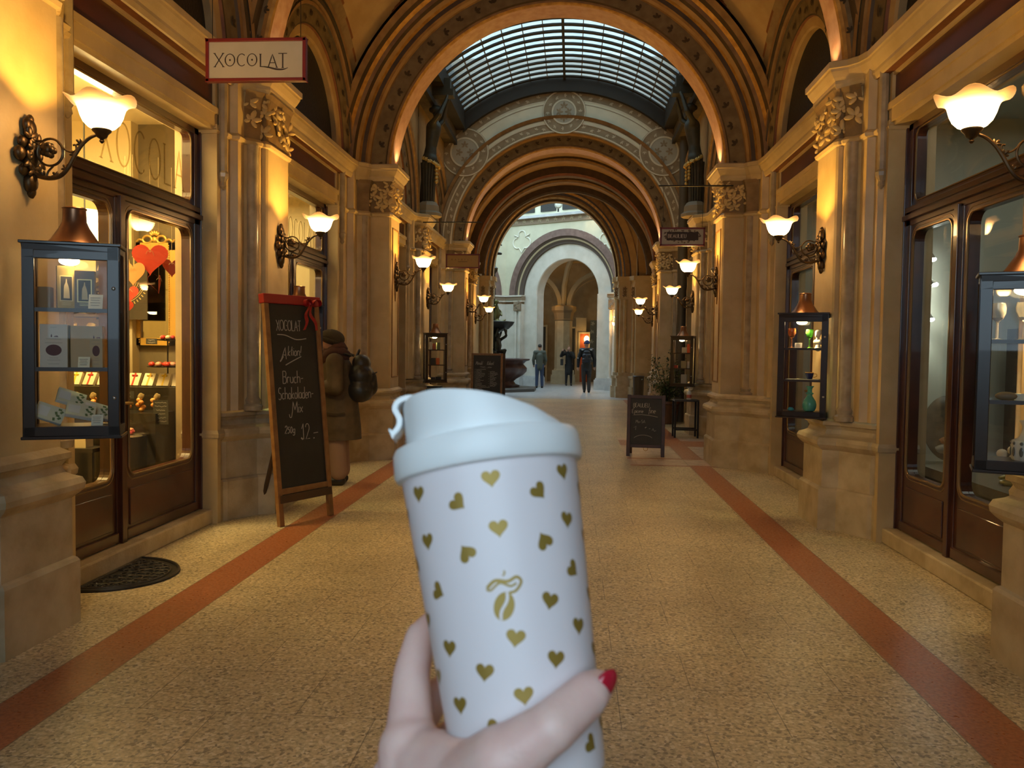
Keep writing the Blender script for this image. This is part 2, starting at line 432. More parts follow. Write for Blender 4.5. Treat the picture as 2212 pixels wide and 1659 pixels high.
# ---- walls above and below the shopfronts, per side
for s, nm in ((-1, 'left'), (1, 'right')):
    # entablature: cornice that wraps round every pier
    path = []
    for y, k in PIERS: path += ppath(COR[k], y)
    mb = MB(); sweep(mb, path, [(-.15, 3.69), (-.01, 3.69), (0, 3.70), (.012, 3.735), (.012, 3.76), (.03, 3.785), (.055, 3.83), (.06, 3.85), (.075, 3.855), (.075, 3.905), (.03, 3.925), (-.4, 3.93)], s,
                     [2, 1, 0, 0, 0, 0, 0, 0, 0, 0, 0])
    struct(mb.build('trim_%d' % (1 if s < 0 else 2), [STONE, STONE, RUST]), 'stone cornice running along the %s wall above the shopfronts' % nm, 'cornice')
    wl = MB()
    for (ya, ka), (yb, kb) in zip(PIERS[:-1], PIERS[1:]):
        y0, y1 = ya + KW[ka], yb - KW[kb]; x = lambda a, b: (min(s * a, s * b), max(s * a, s * b))
        wl.m = 0; wl.bx(*x(2.70, 3.05), y0 - .02, y1 + .02, 3.30, 3.44)
        wl.bx(*x(2.72, 3.05), y0 - .02, y1 + .02, 3.27, 3.31); wl.bx(*x(2.685, 3.05), y0 - .02, y1 + .02, 3.40, 3.45)
        wl.m = 1; wl.bx(*x(2.735, 3.05), y0 - .05, y1 + .05, 3.45, 3.69)
        wl.m = 0; wl.bx(*x(2.715, 3.05), y0 - .05, y1 + .05, 3.665, 3.70)
        # stone reveals beside the shopfront
        for a, b in ((y0 - .05, y0 + .012), (y1 - .012, y1 + .05)): wl.bx(*x(2.69, 3.05), a, b, 0, 3.32)
        wl.m = 0
        if yb < 3.3: wl.bx(*x(2.8, 3.0), y0, y1, 0, 3.3)
    wl.m = 2; wl.bx(*((6.4, 6.6) if s > 0 else (-6.6, -6.4)), -5, 27, 0, 9)  # unseen outer wall added to keep sky light out
    struct(wl.build('wall_%s' % nm, [STONE, REDB, PLAST]), '%s arcade wall with oxblood fascia panels above the shopfronts' % nm, 'wall')

# ---- lunettes and their moulded arches
LUN = []
def lunette(s, yc, r, sky, n):
    mb = MB(); zc = ZS + .08
    X = 2.80
    fr = lambda u, d, h: (s * (X - d), yc + u, zc + h)
    k = r / 1.06
    prof = [(r, 0), (r, .06), (r + .02, .08), (r + .11, .09), (r + .12, .115), (r + .135, .12), (r + .30, .15), (r + .31, .175), (r + .345, .185), (r + .36, .17), (r + .385, .20), (r + .42, .215), (r + .44, .19), (r + .46, .215), (r + .50, .23), (r + .52, .20)]
    mi = [0, 0, 0, 5, 3, 1, 3, 2, 4, 2, 3, 2, 4, 2, 3]
    if sky: prof += [(r + .55, .24), (r + .66, .25), (r + .67, .18)]; mi += [6, 6, 3]
    arch(mb, prof, fr, 40, mi)
    mb.m = 4; rows = [[fr(q * r * cos(PI * a / 30), -.0, q * r * sin(PI * a / 30)) for a in range(31)] for q in (.02, .5, 1.0)]
    mb.grid(rows); mb.m = 4; mb.bx(min(s * X, s * (X + .05)), max(s * X, s * (X + .05)), yc - r - .6, yc + r + .6, 3.6, zc + .01)
    # vine on the flat band
    mb.m = 7; mb.s = True
    for j in range(17):
        a = PI * (j + .5) / 17; q = r + .215
        leaf5(mb, fr(q * cos(a), .150, q * sin(a)), (-s, 0, 0), a * s + (1.2 if j % 2 else -1.2), .068, .12, 3)
    mb.s = False
    if sky:
        mb.m = 0; R = r + .67; N = 40; half = 1.85
        inner = [fr(R * cos(PI * a / N), .18, R * sin(PI * a / N)) for a in range(N + 1)]; outer = []
        for a in range(N + 1):
            t = PI * a / N; c, sn = cos(t), sin(t); q = min(half / max(abs(c), 1e-6), 2.75 / max(sn, 1e-6)); q = max(q, R)
            outer.append(fr(q * c, .18, q * sn))
        mb.grid([inner, outer])
    o = mb.build('trim_%d' % n, [PLAST, OLIVE, BROWNM, DARKM, DARKG, RUST, GILT, LEAFP])
    return struct(o, '', 'arch')
n = 10
for (ya, ka), (yb, kb) in zip(PIERS[1:-1], PIERS[2:]):
    if ya > 19.5: break
    for s, nm in ((-1, 'left'), (1, 'right')):
        y0, y1 = ya + KW[ka], yb - KW[kb]; yc = (y0 + y1) / 2 + (.06 if kb == 'M' else (-.06 if ka == 'M' else 0))
        sky = ya > 11 and ya < 18.9
        o = lunette(s, yc, 1.06, sky, n); n += 1
        if ya > 18.5: o['label'] = 'dark lunette in the far vault on the %s' % nm
        else: o['label'] = {3.95: 'dark lunette and painted vine arch over the %s near shopfront', 7.49: 'dark lunette with painted vine arch over the second %s shopfront', 11.27: 'gold-ribbed wall arch just past the front arch on the %s', 15.3: 'gold-ribbed wall arch below the glass roof end on the %s'}[ya] % nm

# ---- transverse arches
def tarch(y, kind, label, n, flip=False):
    mb = MB(); f = -1 if flip else 1
    fr = lambda u, d, h: (u, y + f * d, ZS + h)
    if kind == 'o':
        prof = [(2.72, -.36), (2.66, -.33), (2.63, -.30), (2.61, -.22), (2.575, -.215), (2.555, -.18), (2.53, -.165), (2.52, -.14), (2.52, .14), (2.53, .165), (2.555, .18), (2.575, .215), (2.61, .22), (2.63, .30), (2.66, .33), (2.72, .36)]
        mi = [0, 1, 0, 2, 1, 3, 3, 4, 3, 3, 1, 2, 0, 1, 0]; R = 2.59; D = -.222
    else:
        prof = [(2.78, -.80), (2.72, -.74), (2.70, -.66), (2.665, -.61), (2.62, -.60), (2.60, -.54), (2.565, -.50), (2.55, -.44), (2.50, -.43), (2.485, -.385), (2.455, -.36), (2.445, -.33), (2.26, -.30), (2.25, -.265), (2.225, -.26), (2.215, -.235), (2.20, -.225), (2.20, .20), (2.22, .24), (2.40, .27), (2.44, .33), (2.5, .36)]
        mi = [1, 0, 3, 1, 0, 5, 3, 0, 1, 5, 1, 2, 0, 1, 3, 3, 4, 3, 2, 0, 1]; R = 2.352; D = -.322
    arch(mb, prof, fr, 64, mi)
    mb.m = 6; mb.s = True; N = 30
    for j in range(N):
        a = PI * (j + .5) / N
        leaf5(mb, fr(R * cos(a), D, R * sin(a)), (0, -f, 0), (a - PI / 2) * 1.0 + (.5 if j % 2 else -.5), .075 if kind == 'M' else .05, .1, 3)
    return struct(mb.build('trim_%d' % n, [DARKM, BROWNM, OLIVE, GILT, ROSEM, mat('tan_moulding', (.40, .24, .09), .6, col2=(.32, .18, .06), nscale=6), LEAFP]), label, 'arch')
tarch(3.95, 'o', 'near transverse arch overhead at the nearest pillars', 30)
tarch(7.49, 'o', 'transverse arch between the second pair of pillars', 31)
tarch(11.27, 'M', 'big front arch with vine band and rosy soffit', 32)
tarch(19.0, 'M', 'second big arch below the painted gable', 33)

# ---- groin-like vaults over the two near bays
def vault(ya, ka, yb, kb, label, n, orn=False):
    y0, y1 = ya + KW[ka], yb - KW[kb]; yc = (y0 + y1) / 2 + (.06 if kb == 'M' else 0)
    ea, eb = ya + (.30 if ka == 'o' else .70), yb - (.30 if kb == 'o' else .72)
    a = 2.66; b = 1.60; nu, nv = 150, 84
    def P(x, y):
        T = 2.66 * math.sqrt(max(0, 1 - (x / a) ** 2)); W = 1.58 * math.sqrt(max(0, 1 - ((y - yc) / b) ** 2))
        return V((x, y, ZS + math.hypot(T, W))), T, W
    xs = [a * sin(PI * (k / nu - .5)) for k in range(nu + 1)]
    ys = [ea + (eb - ea) * (.5 - .5 * cos(PI * k / nv)) for k in range(nv + 1)]
    mb = MB(); mb.s = True; rows = [[P(x, y)[0] for y in ys] for x in xs]
    def mf(i, j):
        x = (xs[i] + xs[i + 1]) / 2; y = (ys[j] + ys[j + 1]) / 2; p, T, W = P(x, y)
        d2 = math.hypot(a - abs(x), p.z - ZS - W); d1 = min(math.hypot(y - ea, p.z - ZS - T), math.hypot(eb - y, p.z - ZS - T)); d = min(d1, d2)
        if d < .06: return 1
        if d < .085: return 3
        if d < .10: return 1
        if d < .27: return 2
        if d < .295: return 3
        return 0
    mb.grid(rows, mfun=mf)
    def nrm(x, y):
        e = 1e-3; p = P(x, y)[0]; return (P(x + e, y)[0] - p).cross(P(x, y + e)[0] - p).normalized() * -1
    if orn:
        for s in (-1, 1):
            for (x, dy, sz, m, ang, lb) in ORN:
                x *= s; y = dy; p = P(x, y)[0]; nn = nrm(x, y)
                mb.m = m; leaf5(mb, p + nn * .004, nn, ang * s, sz, .08, lb)
        for s in (-1, 1):
            for y_, off in [(eb - .03, 0)]: pass
    return struct(mb.build('ceiling_%d' % n, [PLAST, BROWNM, mat('tan_border', (.30, .20, .095), .7, col2=(.23, .15, .07), nscale=10), RUST, LEAFP, mat('wine_leaf_paint', (.16, .05, .02), .7), mat('green_leaf_paint', (.10, .085, .03), .7), LEAFL]), label, 'vault')
ORN = []
vault(3.95, 'o', 7.49, 'o', 'painted vault over the nearest bay', 1)
def _orn():
    # floral cluster painted low in each web next to the front arch, laid out on the vault
    base = [(0, 0, .10, 5, 0, 3), (-.09, -.02, .085, 5, 1.2, 3), (.09, -.02, .085, 5, -1.2, 3), (0, .14, .08, 6, 0, 3), (-.10, .17, .055, 4, .6, 3), (.10, .17, .055, 4, -.6, 3), (0, .27, .06, 4, 0, 3), (-.05, -.15, .06, 4, 2.4, 3), (.05, -.15, .06, 4, -2.4, 3), (0, -.26, .05, 4, 3.1, 3), (0, .36, .04, 4, 0, 3)]
    out = []
    for u, v, sz, m, a, lb in base:   # u across the web, v up the web
        x = 2.30 - v * .55; y = 9.72 + u * .8 - v * .18
        out.append((x, y, sz, m, a, lb))
    return out
ORN = _orn()
vault(7.49, 'o', 11.27, 'M', 'painted ochre vault with floral webs before the front arch', 2, True)

# ---- gable walls over arches
def gable(y0, y1, r, ztop, label, n, mats, xlim=2.75):
    mb = MB(); N = 60
    for y in (y0, y1):
        A = []; B = []
        for k in range(N + 1):
            t = PI * k / N; c, sn = cos(t), sin(t); A.append((r * c, y, ZS + r * sn))
            q = r
            for it in range(400):
                q += .012
                x, z = q * c, ZS + q * sn
                if abs(x) > xlim or z > ztop(x): break
            B.append((q * c, y, ZS + q * sn))
        mb.grid([A, B])
    return struct(mb.build('wall_gable_%d' % n, mats), label, 'wall'), mb
gable(3.62, 3.63, 2.6, lambda x: 7.1, 'gable wall over the nearest arch', 1, [PLAST], 2.75)
gable(11.60, 11.62, 2.42, lambda x: 7.6, 'far side of the wall over the big front arch', 2, [PLAST], 2.85)

# painted gable at the end of the glass-roofed bay
YG = 18.28
GREYP = mat('grey_green_plaster', (.58, .54, .38), .75, col2=(.48, .44, .30), nscale=5)
GREYB = mat('brown_grey_border', (.34, .26, .155), .75, col2=(.27, .20, .115), nscale=7)
GREYE = mat('pale_grey_panel', (.78, .75, .57), .75, col2=(.70, .67, .50), nscale=4)
LINEP = mat('pale_line_paint', (.68, .62, .46), .7)
g = MB(); N = 72
def ring(mb, r0, r1, y, a0, a1, m, th=.012, n=48, cx=0, cz=ZS):
    mb.m = m
    fr = lambda q, yy, t: (cx + q * cos(t), yy, cz + q * sin(t))
    rows = [[fr(q, yy, a0 + (a1 - a0) * k / n) for k in range(n + 1)] for q, yy in ((r0, y), (r0, y - th), (r1, y - th), (r1, y))]
    mb.grid(rows)
top = lambda x: math.sqrt(max(.1, 3.50 ** 2 - x * x)) + ZS
A = []; B = []
for k in range(N + 1):
    t = PI * k / N; c, sn = cos(t), sin(t); q = 3.48
    if abs(q * c) > 2.75: q = 2.75 / abs(c)
    A.append((2.42 * c, YG, ZS + 2.42 * sn)); B.append((q * c, YG, ZS + q * sn))
g.m = 1; g.grid([A, B])
am = math.acos(2.75 / 3.02); a2 = math.acos(2.75 / 3.40)
ring(g, 2.44, 2.47, YG, 0, PI, 3); ring(g, 2.62, 2.645, YG, .02, PI - .02, 3)
ring(g, 2.645, 3.10, YG, .72, PI - .72, 2, .006); ring(g, 2.70, 2.715, YG, .76, PI - .76, 1, .01); ring(g, 3.035, 3.05, YG, .76, PI - .76, 1, .01)
ring(g, 3.10, 3.125, YG, .5, PI - .5, 3); ring(g, 3.30, 3.33, YG, a2 + .1, PI - a2 - .1, 3); ring(g, 3.33, 3.46, YG, .68, PI - .68, 5, .03)
g.s = True
for r_, nn in ((2.545, 46), (3.21, 44)):
    for k in range(nn):
        t = PI * (k + .5) / nn
        if abs(r_ * cos(t)) > 2.65 or (r_ > 3 and not .62 < t < PI - .62): continue
        g.m = 4; leaf5(g, (r_ * cos(t), YG - .006, ZS + r_ * sin(t)), (0, -1, 0), t - PI / 2 + (PI if k % 2 else 0), .062, .1, 3)
g.s = False
for cx, cz, R in ((0, 6.66, .235), (-2.16, 5.80, .29), (2.16, 5.80, .29)):
    ring(g, .001, R + .24, YG, 0, 2 * PI, 1, .018, 40, cx, cz)
    ring(g, R + .21, R + .235, YG - .018, 0, 2 * PI, 3, .008, 40, cx, cz)
    ring(g, R, R + .035, YG - .018, 0, 2 * PI, 3, .014, 40, cx, cz)
    ring(g, .001, R, YG - .018, 0, 2 * PI, 6, .006, 40, cx, cz)
    g.s = True
    for k in range(12): t = 2 * PI * k / 12; g.m = 4; leaf5(g, (cx + (R + .12) * cos(t), YG - .02, cz + (R + .12) * sin(t)), (0, -1, 0), t, .06, .1, 3)
    for k in range(4): t = PI / 2 * k; g.m = 1; leaf5(g, (cx + R * .5 * cos(t), YG - .026, cz + R * .5 * sin(t)), (0, -1, 0), t - PI / 2, .10, .06, 5)
    g.s = False
g.m = 0; g.bx(-2.75, 2.75, 19.35, 19.45, 6.2, 8.2)
struct(g.build('wall_gable_3', [PLAST, GREYB, GREYE, LINEP, mat('grey_leaf_paint', (.56, .48, .33), .7), mat('gable_edge_band', (.17, .11, .055), .7), mat('roundel_grey', (.42, .39, .30), .7)]), 'painted grey gable wall with three roundels and leaf borders', 'wall')

# ---- glazed barrel roof between the two big arches
def sky_glass():
    m = bpy.data.materials.new('frosted_roof_glass'); m.use_nodes = True; nt = m.node_tree; nt.nodes.clear()
    o = nt.nodes.new('ShaderNodeOutputMaterial'); t = nt.nodes.new('ShaderNodeBsdfTransparent'); d = nt.nodes.new('ShaderNodeBsdfTranslucent'); mx = nt.nodes.new('ShaderNodeMixShader'); mx.inputs[0].default_value = .35
    tc = nt.nodes.new('ShaderNodeTexCoord'); nz = nt.nodes.new('ShaderNodeTexNoise'); nz.inputs['Scale'].default_value = 2.5; nz.inputs['Detail'].default_value = 6
    cr = nt.nodes.new('ShaderNodeValToRGB'); cr.color_ramp.elements[0].position = .3; cr.color_ramp.elements[1].position = .7
    cr.color_ramp.elements[0].color = (.20, .22, .21, 1); cr.color_ramp.elements[1].color = (.34, .34, .31, 1)
    d.inputs['Color'].default_value = (.42, .44, .42, 1)
    nt.links.new(tc.outputs['Object'], nz.inputs['Vector']); nt.links.new(nz.outputs['Fac'], cr.inputs[0]); nt.links.new(cr.outputs[0], t.inputs['Color'])
    nt.links.new(t.outputs[0], mx.inputs[1]); nt.links.new(d.outputs[0], mx.inputs[2]); nt.links.new(mx.outputs[0], o.inputs['Surface'])
    return m
RC = (0.0, ZS + .02); RR = 3.56
def rp(x, y, dz=0): return (x, y, RC[1] + math.sqrt((RR + dz) ** 2 - x * x))
roof = thing('skylight_roof', 'barrel glass skylight with dark ribs between the two big arches', 'skylight', kind='structure')
gl = MB(); xs = [-2.2 + 4.4 * k / 24 for k in range(25)]
gl.grid([[rp(x, y) for x in xs] for y in (11.6, 19.35)]); gl.build('glazing', sky_glass(), roof, True)
yb = 11.75
RIBM = mat('dark_roof_rib', (.03, .024, .016), .6)
while yb < 18.4:
    b = MB()
    rows = [[rp(x, yb + dy, dz) for x in xs] for dy, dz in ((-.048, -.008), (.048, -.008), (.048, -.036), (-.048, -.036))]
    b.grid(rows, True); b.build('roof_rib', RIBM, roof); yb += .315
b = MB()
for dx, w_ in ((0, .025),):
    b.grid([[rp(dx + w_ * k, y, dz) for k, dz in ((-1, -.01), (1, -.01), (1, -.07), (-1, -.07))] for y in (11.6, 18.3)], False, True)
b.build('ridge_bar', RIBM, roof)
gb = MB()
for j in range(1, 12):
    x = -2.2 + 4.4 * j / 12
    if abs(x) > .1: gb.grid([[rp(x + .008 * k, y, dz) for k, dz in ((-1, 0), (1, 0), (1, -.025), (-1, -.025))] for y in (11.6, 18.3)], False, True)
gb.build('glazing_bars', mat('zinc_glazing_bar', (.18, .18, .17), .5), roof)
b = MB()
rows = [[rp(x, y, dz) for x in xs] for y, dz in ((18.16, 0), (18.16, -.30), (18.30, -.30), (18.30, 0))]
b.grid(rows, True); b.build('end_fascia', RIBM, roof)
for s in (-1, 1):
    b = MB(); zr = rp(2.2, 0)[2]
    b.bx(*sorted((s * 2.15, s * 2.36)), 11.6, 18.3, zr - .34, zr + .08); b.m = 1
    b.bx(*sorted((s * 2.36, s * 2.80)), 11.6, 18.3, zr - .62, zr + .10)
    b.m = 0; b.bx(*sorted((s * 2.33, s * 2.40)), 11.6, 18.3, zr - .66, zr - .56)
    b.build('eaves_beam', [RIBM, mat('eaves_plaster', (.17, .12, .065), .75, col2=(.12, .085, .045), nscale=8)], roof)
# blocking roof slabs so only the skylights let daylight in
mb = MB()
for x0, x1, y0, y1, z in ((-6.6, 6.6, 3.4, 11.65, 7.25), (-6.6, -2.3, 11.6, 19.4, 7.3), (2.3, 6.6, 11.6, 19.4, 7.3), (-6.6, 6.6, 19.3, 26.6, 7.25),
                          (-6.6, 6.6, -2.2, 3.6, 7.1)):
    mb.bx(x0, x1, y0, y1, z, z + .15)
for s in (-1, 1):
    mb.bx(*sorted((s * 2.64, s * 2.75)), -5, 3.7, 3.9, 7.1); mb.bx(*sorted((s * 2.84, s * 2.95)), 3.6, 26, 3.9, 7.4)
    mb.bx(*sorted((s * 2.84, s * 6.6)), -5, 27, 3.72, 3.8)
struct(mb.build('ceiling_3', PLAST), 'flat upper ceiling hidden above the vaults', 'ceiling')
mb = MB(); mb.bx(-6.6, -1.15, -1.75, -1.6, 0, 7.2); mb.bx(1.25, 6.6, -1.75, -1.6, 0, 7.2); mb.bx(-1.15, 1.25, -1.75, -1.6, 4.5, 7.2); mb.bx(-1.15, 1.25, -1.75, -1.6, 0, 1.55)  # unseen wall added; its opening is shaped to let daylight on to the cup
struct(mb.build('wall_back', PLAST), 'plaster wall closing the arcade behind the viewer', 'wall')

# ---- far vaulted passage and its end arch
mb = MB(); mb.s = True
fr = lambda u, d, h: (u, d, ZS + h)
ys = [19.3, 20.3, 21.2, 22.0, 22.9, 23.8, 24.6, 25.6, 26.6]
arch(mb, [(2.66, y) for y in ys], fr, 40)
mb.s = False
for yy, R, ww, m in ((20.2, 2.5, .16, 1), (21.6, 2.56, .07, 2), (22.9, 2.42, .22, 1), (24.3, 2.56, .07, 2), (25.4, 2.46, .12, 3)):
    arch(mb, [(2.66, yy - ww), (R + .05, yy - ww), (R, yy - ww * .6), (R, yy + ww * .6), (R + .05, yy + ww), (2.66, yy + ww)], fr, 40, [3, m, 4, m, 3])
struct(mb.build('ceiling_4', [mat('warm_plaster', (.52, .33, .14), .75, col2=(.44, .27, .11), nscale=4), RUST, BROWNM, DARKM, OLIVE]), 'ribbed warm plaster vault of the far passage', 'vault')
mb = MB(); CX, HX, HZ = -.36, 1.97, 2.43
fr = lambda u, d, h: (CX + u, 26.9 + d, ZS + h)
prof = [(1.36, -.55), (1.34, -.50), (1.24, -.48), (1.22, -.42), (1.15, -.40), (1.13, -.34), (1.10, -.33), (1.075, -.25), (1.05, -.24), (1.03, -.16), (1.0, -.15), (1.0, .20), (1.03, .24), (1.15, .25)]
arch(mb, prof, fr, 48, [1, 0, 2, 1, 2, 3, 2, 1, 3, 2, 0, 1, 1], sx=HX, sz=HZ)
A = []; B = []
for k in range(61):
    t = PI * k / 60; A.append((CX + 1.36 * HX * cos(t), 26.37, ZS + 1.36 * HZ * sin(t))); q = 3.6; B.append((max(-3.2, min(3.2, q * cos(t) * 1.2)), 26.37, ZS + 3.9 * sin(t)))
mb.m = 0; mb.grid([A, B])
struct(mb.build('trim_40', [mat('warm_plaster', (.5, .32, .14)), BROWNM, DARKM, GILT]), 'tall inner arch opening on to the daylit courtyard', 'arch')
for s, xa in ((-1, CX - HX), (1, CX + HX)):
    root = thing('pillar', ('left' if s < 0 else 'right') + ' pillar of the last arch before the courtyard', 'pillar', kind='structure')
    e = s; p = MB()
    base = [(xa, 26.75), (xa, 27.1), (xa + e * 1.6, 27.1), (xa + e * 1.6, 26.1), (xa + e * .62, 26.1), (xa + e * .50, 26.4), (xa + e * .14, 26.45), (xa + e * .10, 26.65)]
    def exp(d): 
        cx_ = xa + e * .9; cy_ = 26.6
        return [(x - e * d if abs(x - xa) < .8 else x, y + (d if y > 26.9 else -d)) for x, y in base]
    def slab(mb, d, z0, z1): q = exp(d); mb.prism(q, lambda a: (a[0], a[1], z0), lambda a: (a[0], a[1], z1))
    for d, z0, z1 in ((.10, 0, .36), (.06, .36, .62), (.09, .62, .70), (.03, .70, .80)): slab(p, d, z0, z1)
    p.build('pedestal', STONEP, root)
    p = MB(); slab(p, 0, .8, 3.1); p.build('shaft', STONE, root)
    for cx_, cy_ in ((.07, 26.62), (.30, 26.42), (.56, 26.25)):
        c = MB(); c.s = True; c.lathe([(.085, .8), (.06, .86), (.06, 3.1)], 14, (xa + e * cx_, cy_, 0)); c.build('colonnette', STONE, root)
    p = MB(); slab(p, .01, 3.1, 3.14); slab(p, .03, 3.14, 3.48); slab(p, .07, 3.48, 3.56); slab(p, .05, 3.56, 3.68); slab(p, .10, 3.68, 3.82)
    p.build('capital', STONE, root)
    p = MB(); p.s = True
    for cx_, cy_ in ((.04, 26.56), (.30, 26.36), (.56, 26.19)):
        for k in range(3): leaf5(p, (xa + e * cx_ - e * .03, cy_ - .03, 3.22 + .1 * k), (-.5 * e, -1, .2), RND.uniform(-.4, .4), .09, .3)
    p.build('leaf_carving', mat('capital_stone', (.26, .17, .08)), root)
mb = MB()
for s in (-1, 1): mb.bx(*sorted((s * 2.72, s * 2.9)), 19.8, 22.2, 0, ZS); mb.bx(*sorted((s * 2.72, s * 2.9)), 23.6, 26.4, 0, ZS)
struct(mb.build('wall_passage', STONE), 'smooth stone side walls of the far passage', 'wall')

# ---- courtyard: three facets of a hexagon, open to the sky
CREAM = mat('cream_court_wall', (.66, .63, .46), .8, col2=(.58, .55, .40), nscale=2)
PALES = mat('pale_court_stone', (.66, .62, .54), .7, col2=(.56, .52, .44), nscale=2.5)
PURP = mat('purple_brown_arch', (.20, .125, .10), .7, col2=(.15, .09, .07), nscale=6)
DKBR = mat('dark_brown_arch', (.085, .06, .045), .7)
BASE = mat('cool_base_stone', (.55, .55, .53), .6, col2=(.45, .45, .44), nscale=5)
def facet(cx, cy, ang, opening, name, label, trefoils):
    mb = MB(); mb.X = Matrix.Translation((cx, cy, 0)) @ Matrix.Rotation(ang, 4, 'Z')
    Z0 = 3.62; W = 2.72; H = 6.45
    fr = lambda u, d, h: (u, d, Z0 + h)
    N = 48; A = []; B = []
    for k in range(N + 1):
        t = PI * k / N; c, sn = cos(t), sin(t); q = max(2.5, min(W / max(abs(c), 1e-5), (H - Z0) / max(sn, 1e-5)))
        A.append(fr(2.5 * c, 0, 2.5 * sn)); B.append(fr(q * c, 0, q * sn))
    mb.m = 0; mb.grid([A, B])
    arch(mb, [(2.5, 0), (2.5, -.06), (2.24, -.05), (2.22, 0), (2.16, .05), (2.1, .07), (2.02, .13), (1.97, .14), (1.95, .22)], fr, 40, [1, 1, 2, 2, 3, 2, 2, 2])
    if opening:
        arch(mb, [(1.95, .22), (1.40, .22), (1.37, .25), (1.37, .75)], fr, 40, [4, 4, 4])
        mb.m = 4
        for s in (-1, 1):
            mb.bx(*sorted((s * 1.37, s * 1.95)), .22, .75, .42, Z0)
            mb.m = 4; mb.lathe([(.03, .42), (.03, Z0)], 8, (s * 1.37, .24, 0)); mb.m = 4
            mb.m = 5; mb.bx(*sorted((s * 1.30, s * 2.0)), .12, .8, 0, .38); mb.bx(*sorted((s * 1.33, s * 2.0)), .17, .8, .38, .44); mb.m = 4
    else:
        mb.m = 4; mb.grid([[fr(q * cos(PI * a / 30), .22, q * sin(PI * a / 30)) for a in range(31)] for q in (.02, 1.95)]); mb.bx(-1.95, 1.95, .22, .3, 0, Z0)
        mb.m = 5; mb.bx(-2, 2, .15, .22, 0, .4)
    # imposts, pilasters, frieze, ledge
    for s in (-1, 1):
        mb.m = 4; mb.bx(*sorted((s * 1.95, s * 2.72)), .02, .3, .4, 3.3); mb.m = 6
        mb.bx(*sorted((s * 1.9, s * 2.75)), -.06, .3, 3.46, 3.60); mb.m = 4; mb.bx(*sorted((s * 1.9, s * 2.78)), -.10, .3, 3.58, 3.64); mb.bx(*sorted((s * 1.92, s * 2.74)), -.03, .3, 3.38, 3.46)
        for u in (2.02, 2.20): mb.m = 4; mb.lathe([(.075, .42), (.055, .5), (.055, 3.0)], 12, (s * u, .0, 0))
        mb.m = 6; mb.bx(*sorted((s * 1.96, s * 2.28)), -.07, .1, 3.02, 3.38)
        mb.s = True
        for k in range(4): leaf5(mb, (s * (2.03 + .09 * (k % 3)), -.08, 3.08 + .09 * k), (0, -1, .2), RND.uniform(-.5, .5), .09, .3)
        mb.s = False; mb.m = 5; mb.bx(*sorted((s * 1.9, s * 2.75)), -.16, .2, 0, .34); mb.bx(*sorted((s * 1.94, s * 2.75)), -.10, .2, .34, .46)
    mb.m = 6; mb.bx(-W, W, -.05, .1, H - .06, H + .16)
    mb.s = True
    for k in range(15): mb.m = 7; leaf5(mb, (-W + .18 + k * .36, -.06, H + .05), (0, -1, 0), 0, .11, .2, 5)
    mb.s = False; mb.m = 5; mb.bx(-W, W, -.22, .6, H + .16, H + .26); mb.m = 8; mb.bx(-W, W, .55, .7, H + .26, H + 1.4)
    mb.m = 9
    for k in range(5): mb.bx(-W + .3 + k * 1.0, -W + 1.0 + k * 1.0, .5, .56, H + .5, H + 1.3)
    # trefoil mouldings in the spandrels
    for u, h in trefoils:
        pts = []
        for ctr, R, a0, a1 in (((.0, .19), .17, -25, 205), ((-.20, -.12), .21, 95, 290), ((.20, -.12), .21, 250, 445)):
            for k in range(13): t = math.radians(a0 + (a1 - a0) * k / 12); pts.append((ctr[0] + R * cos(t), ctr[1] + R * sin(t)))
            if ctr[0] < 0: pts.append((0, -.50))
            elif ctr[0] == 0: pts += [(-.36, .20), (-.30, .05)]
        pts += [(.30, .05), (.36, .20)]
        mb.m = 10; mb.tube([(u + a, -.015, h + b) for a, b in pts], .028, 6, True)
    o = mb.build(name, [CREAM, PURP, DKBR, mat('tan_arch_line', (.42, .34, .2), .7), PALES, BASE, mat('court_brown_stone', (.26, .19, .12), .7), mat('court_frieze_leaf', (.42, .34, .22), .7), CREAM, DARKG, mat('trefoil_moulding', (.72, .70, .58), .7)])
    return struct(o, label, 'wall')
facet(-.10, 32.0, math.radians(-30), True, 'wall_courtyard_back', 'courtyard wall with the wide arched doorway at the far end', [(-1.95, 5.82), (1.95, 5.75)])
facet(-4.78, 32.0, math.radians(30), False, 'wall_courtyard_left', 'courtyard wall facet with a blind arch behind the fountain', [(1.95, 5.82)])
facet(2.24, 28.95, math.radians(-90), False, 'wall_courtyard_right', 'courtyard wall facet carrying two small lamps on the right', [])
mb = MB(); mb.bx(-7.3, -7.1, 24, 31, 0, 7.8); mb.bx(-7.2, -2.9, 26.9, 27.05, 3, 7.9); mb.bx(-7.2, -4, 26.9, 27.05, 0, 3); mb.bx(-3, 3, 26.95, 27.1, 6.3, 7.9)
mb.bx(2.9, 3.1, 25, 31, 0, 3.6)
struct(mb.build('wall_courtyard_near', CREAM), 'cream courtyard wall on the near side, out of view', 'wall')

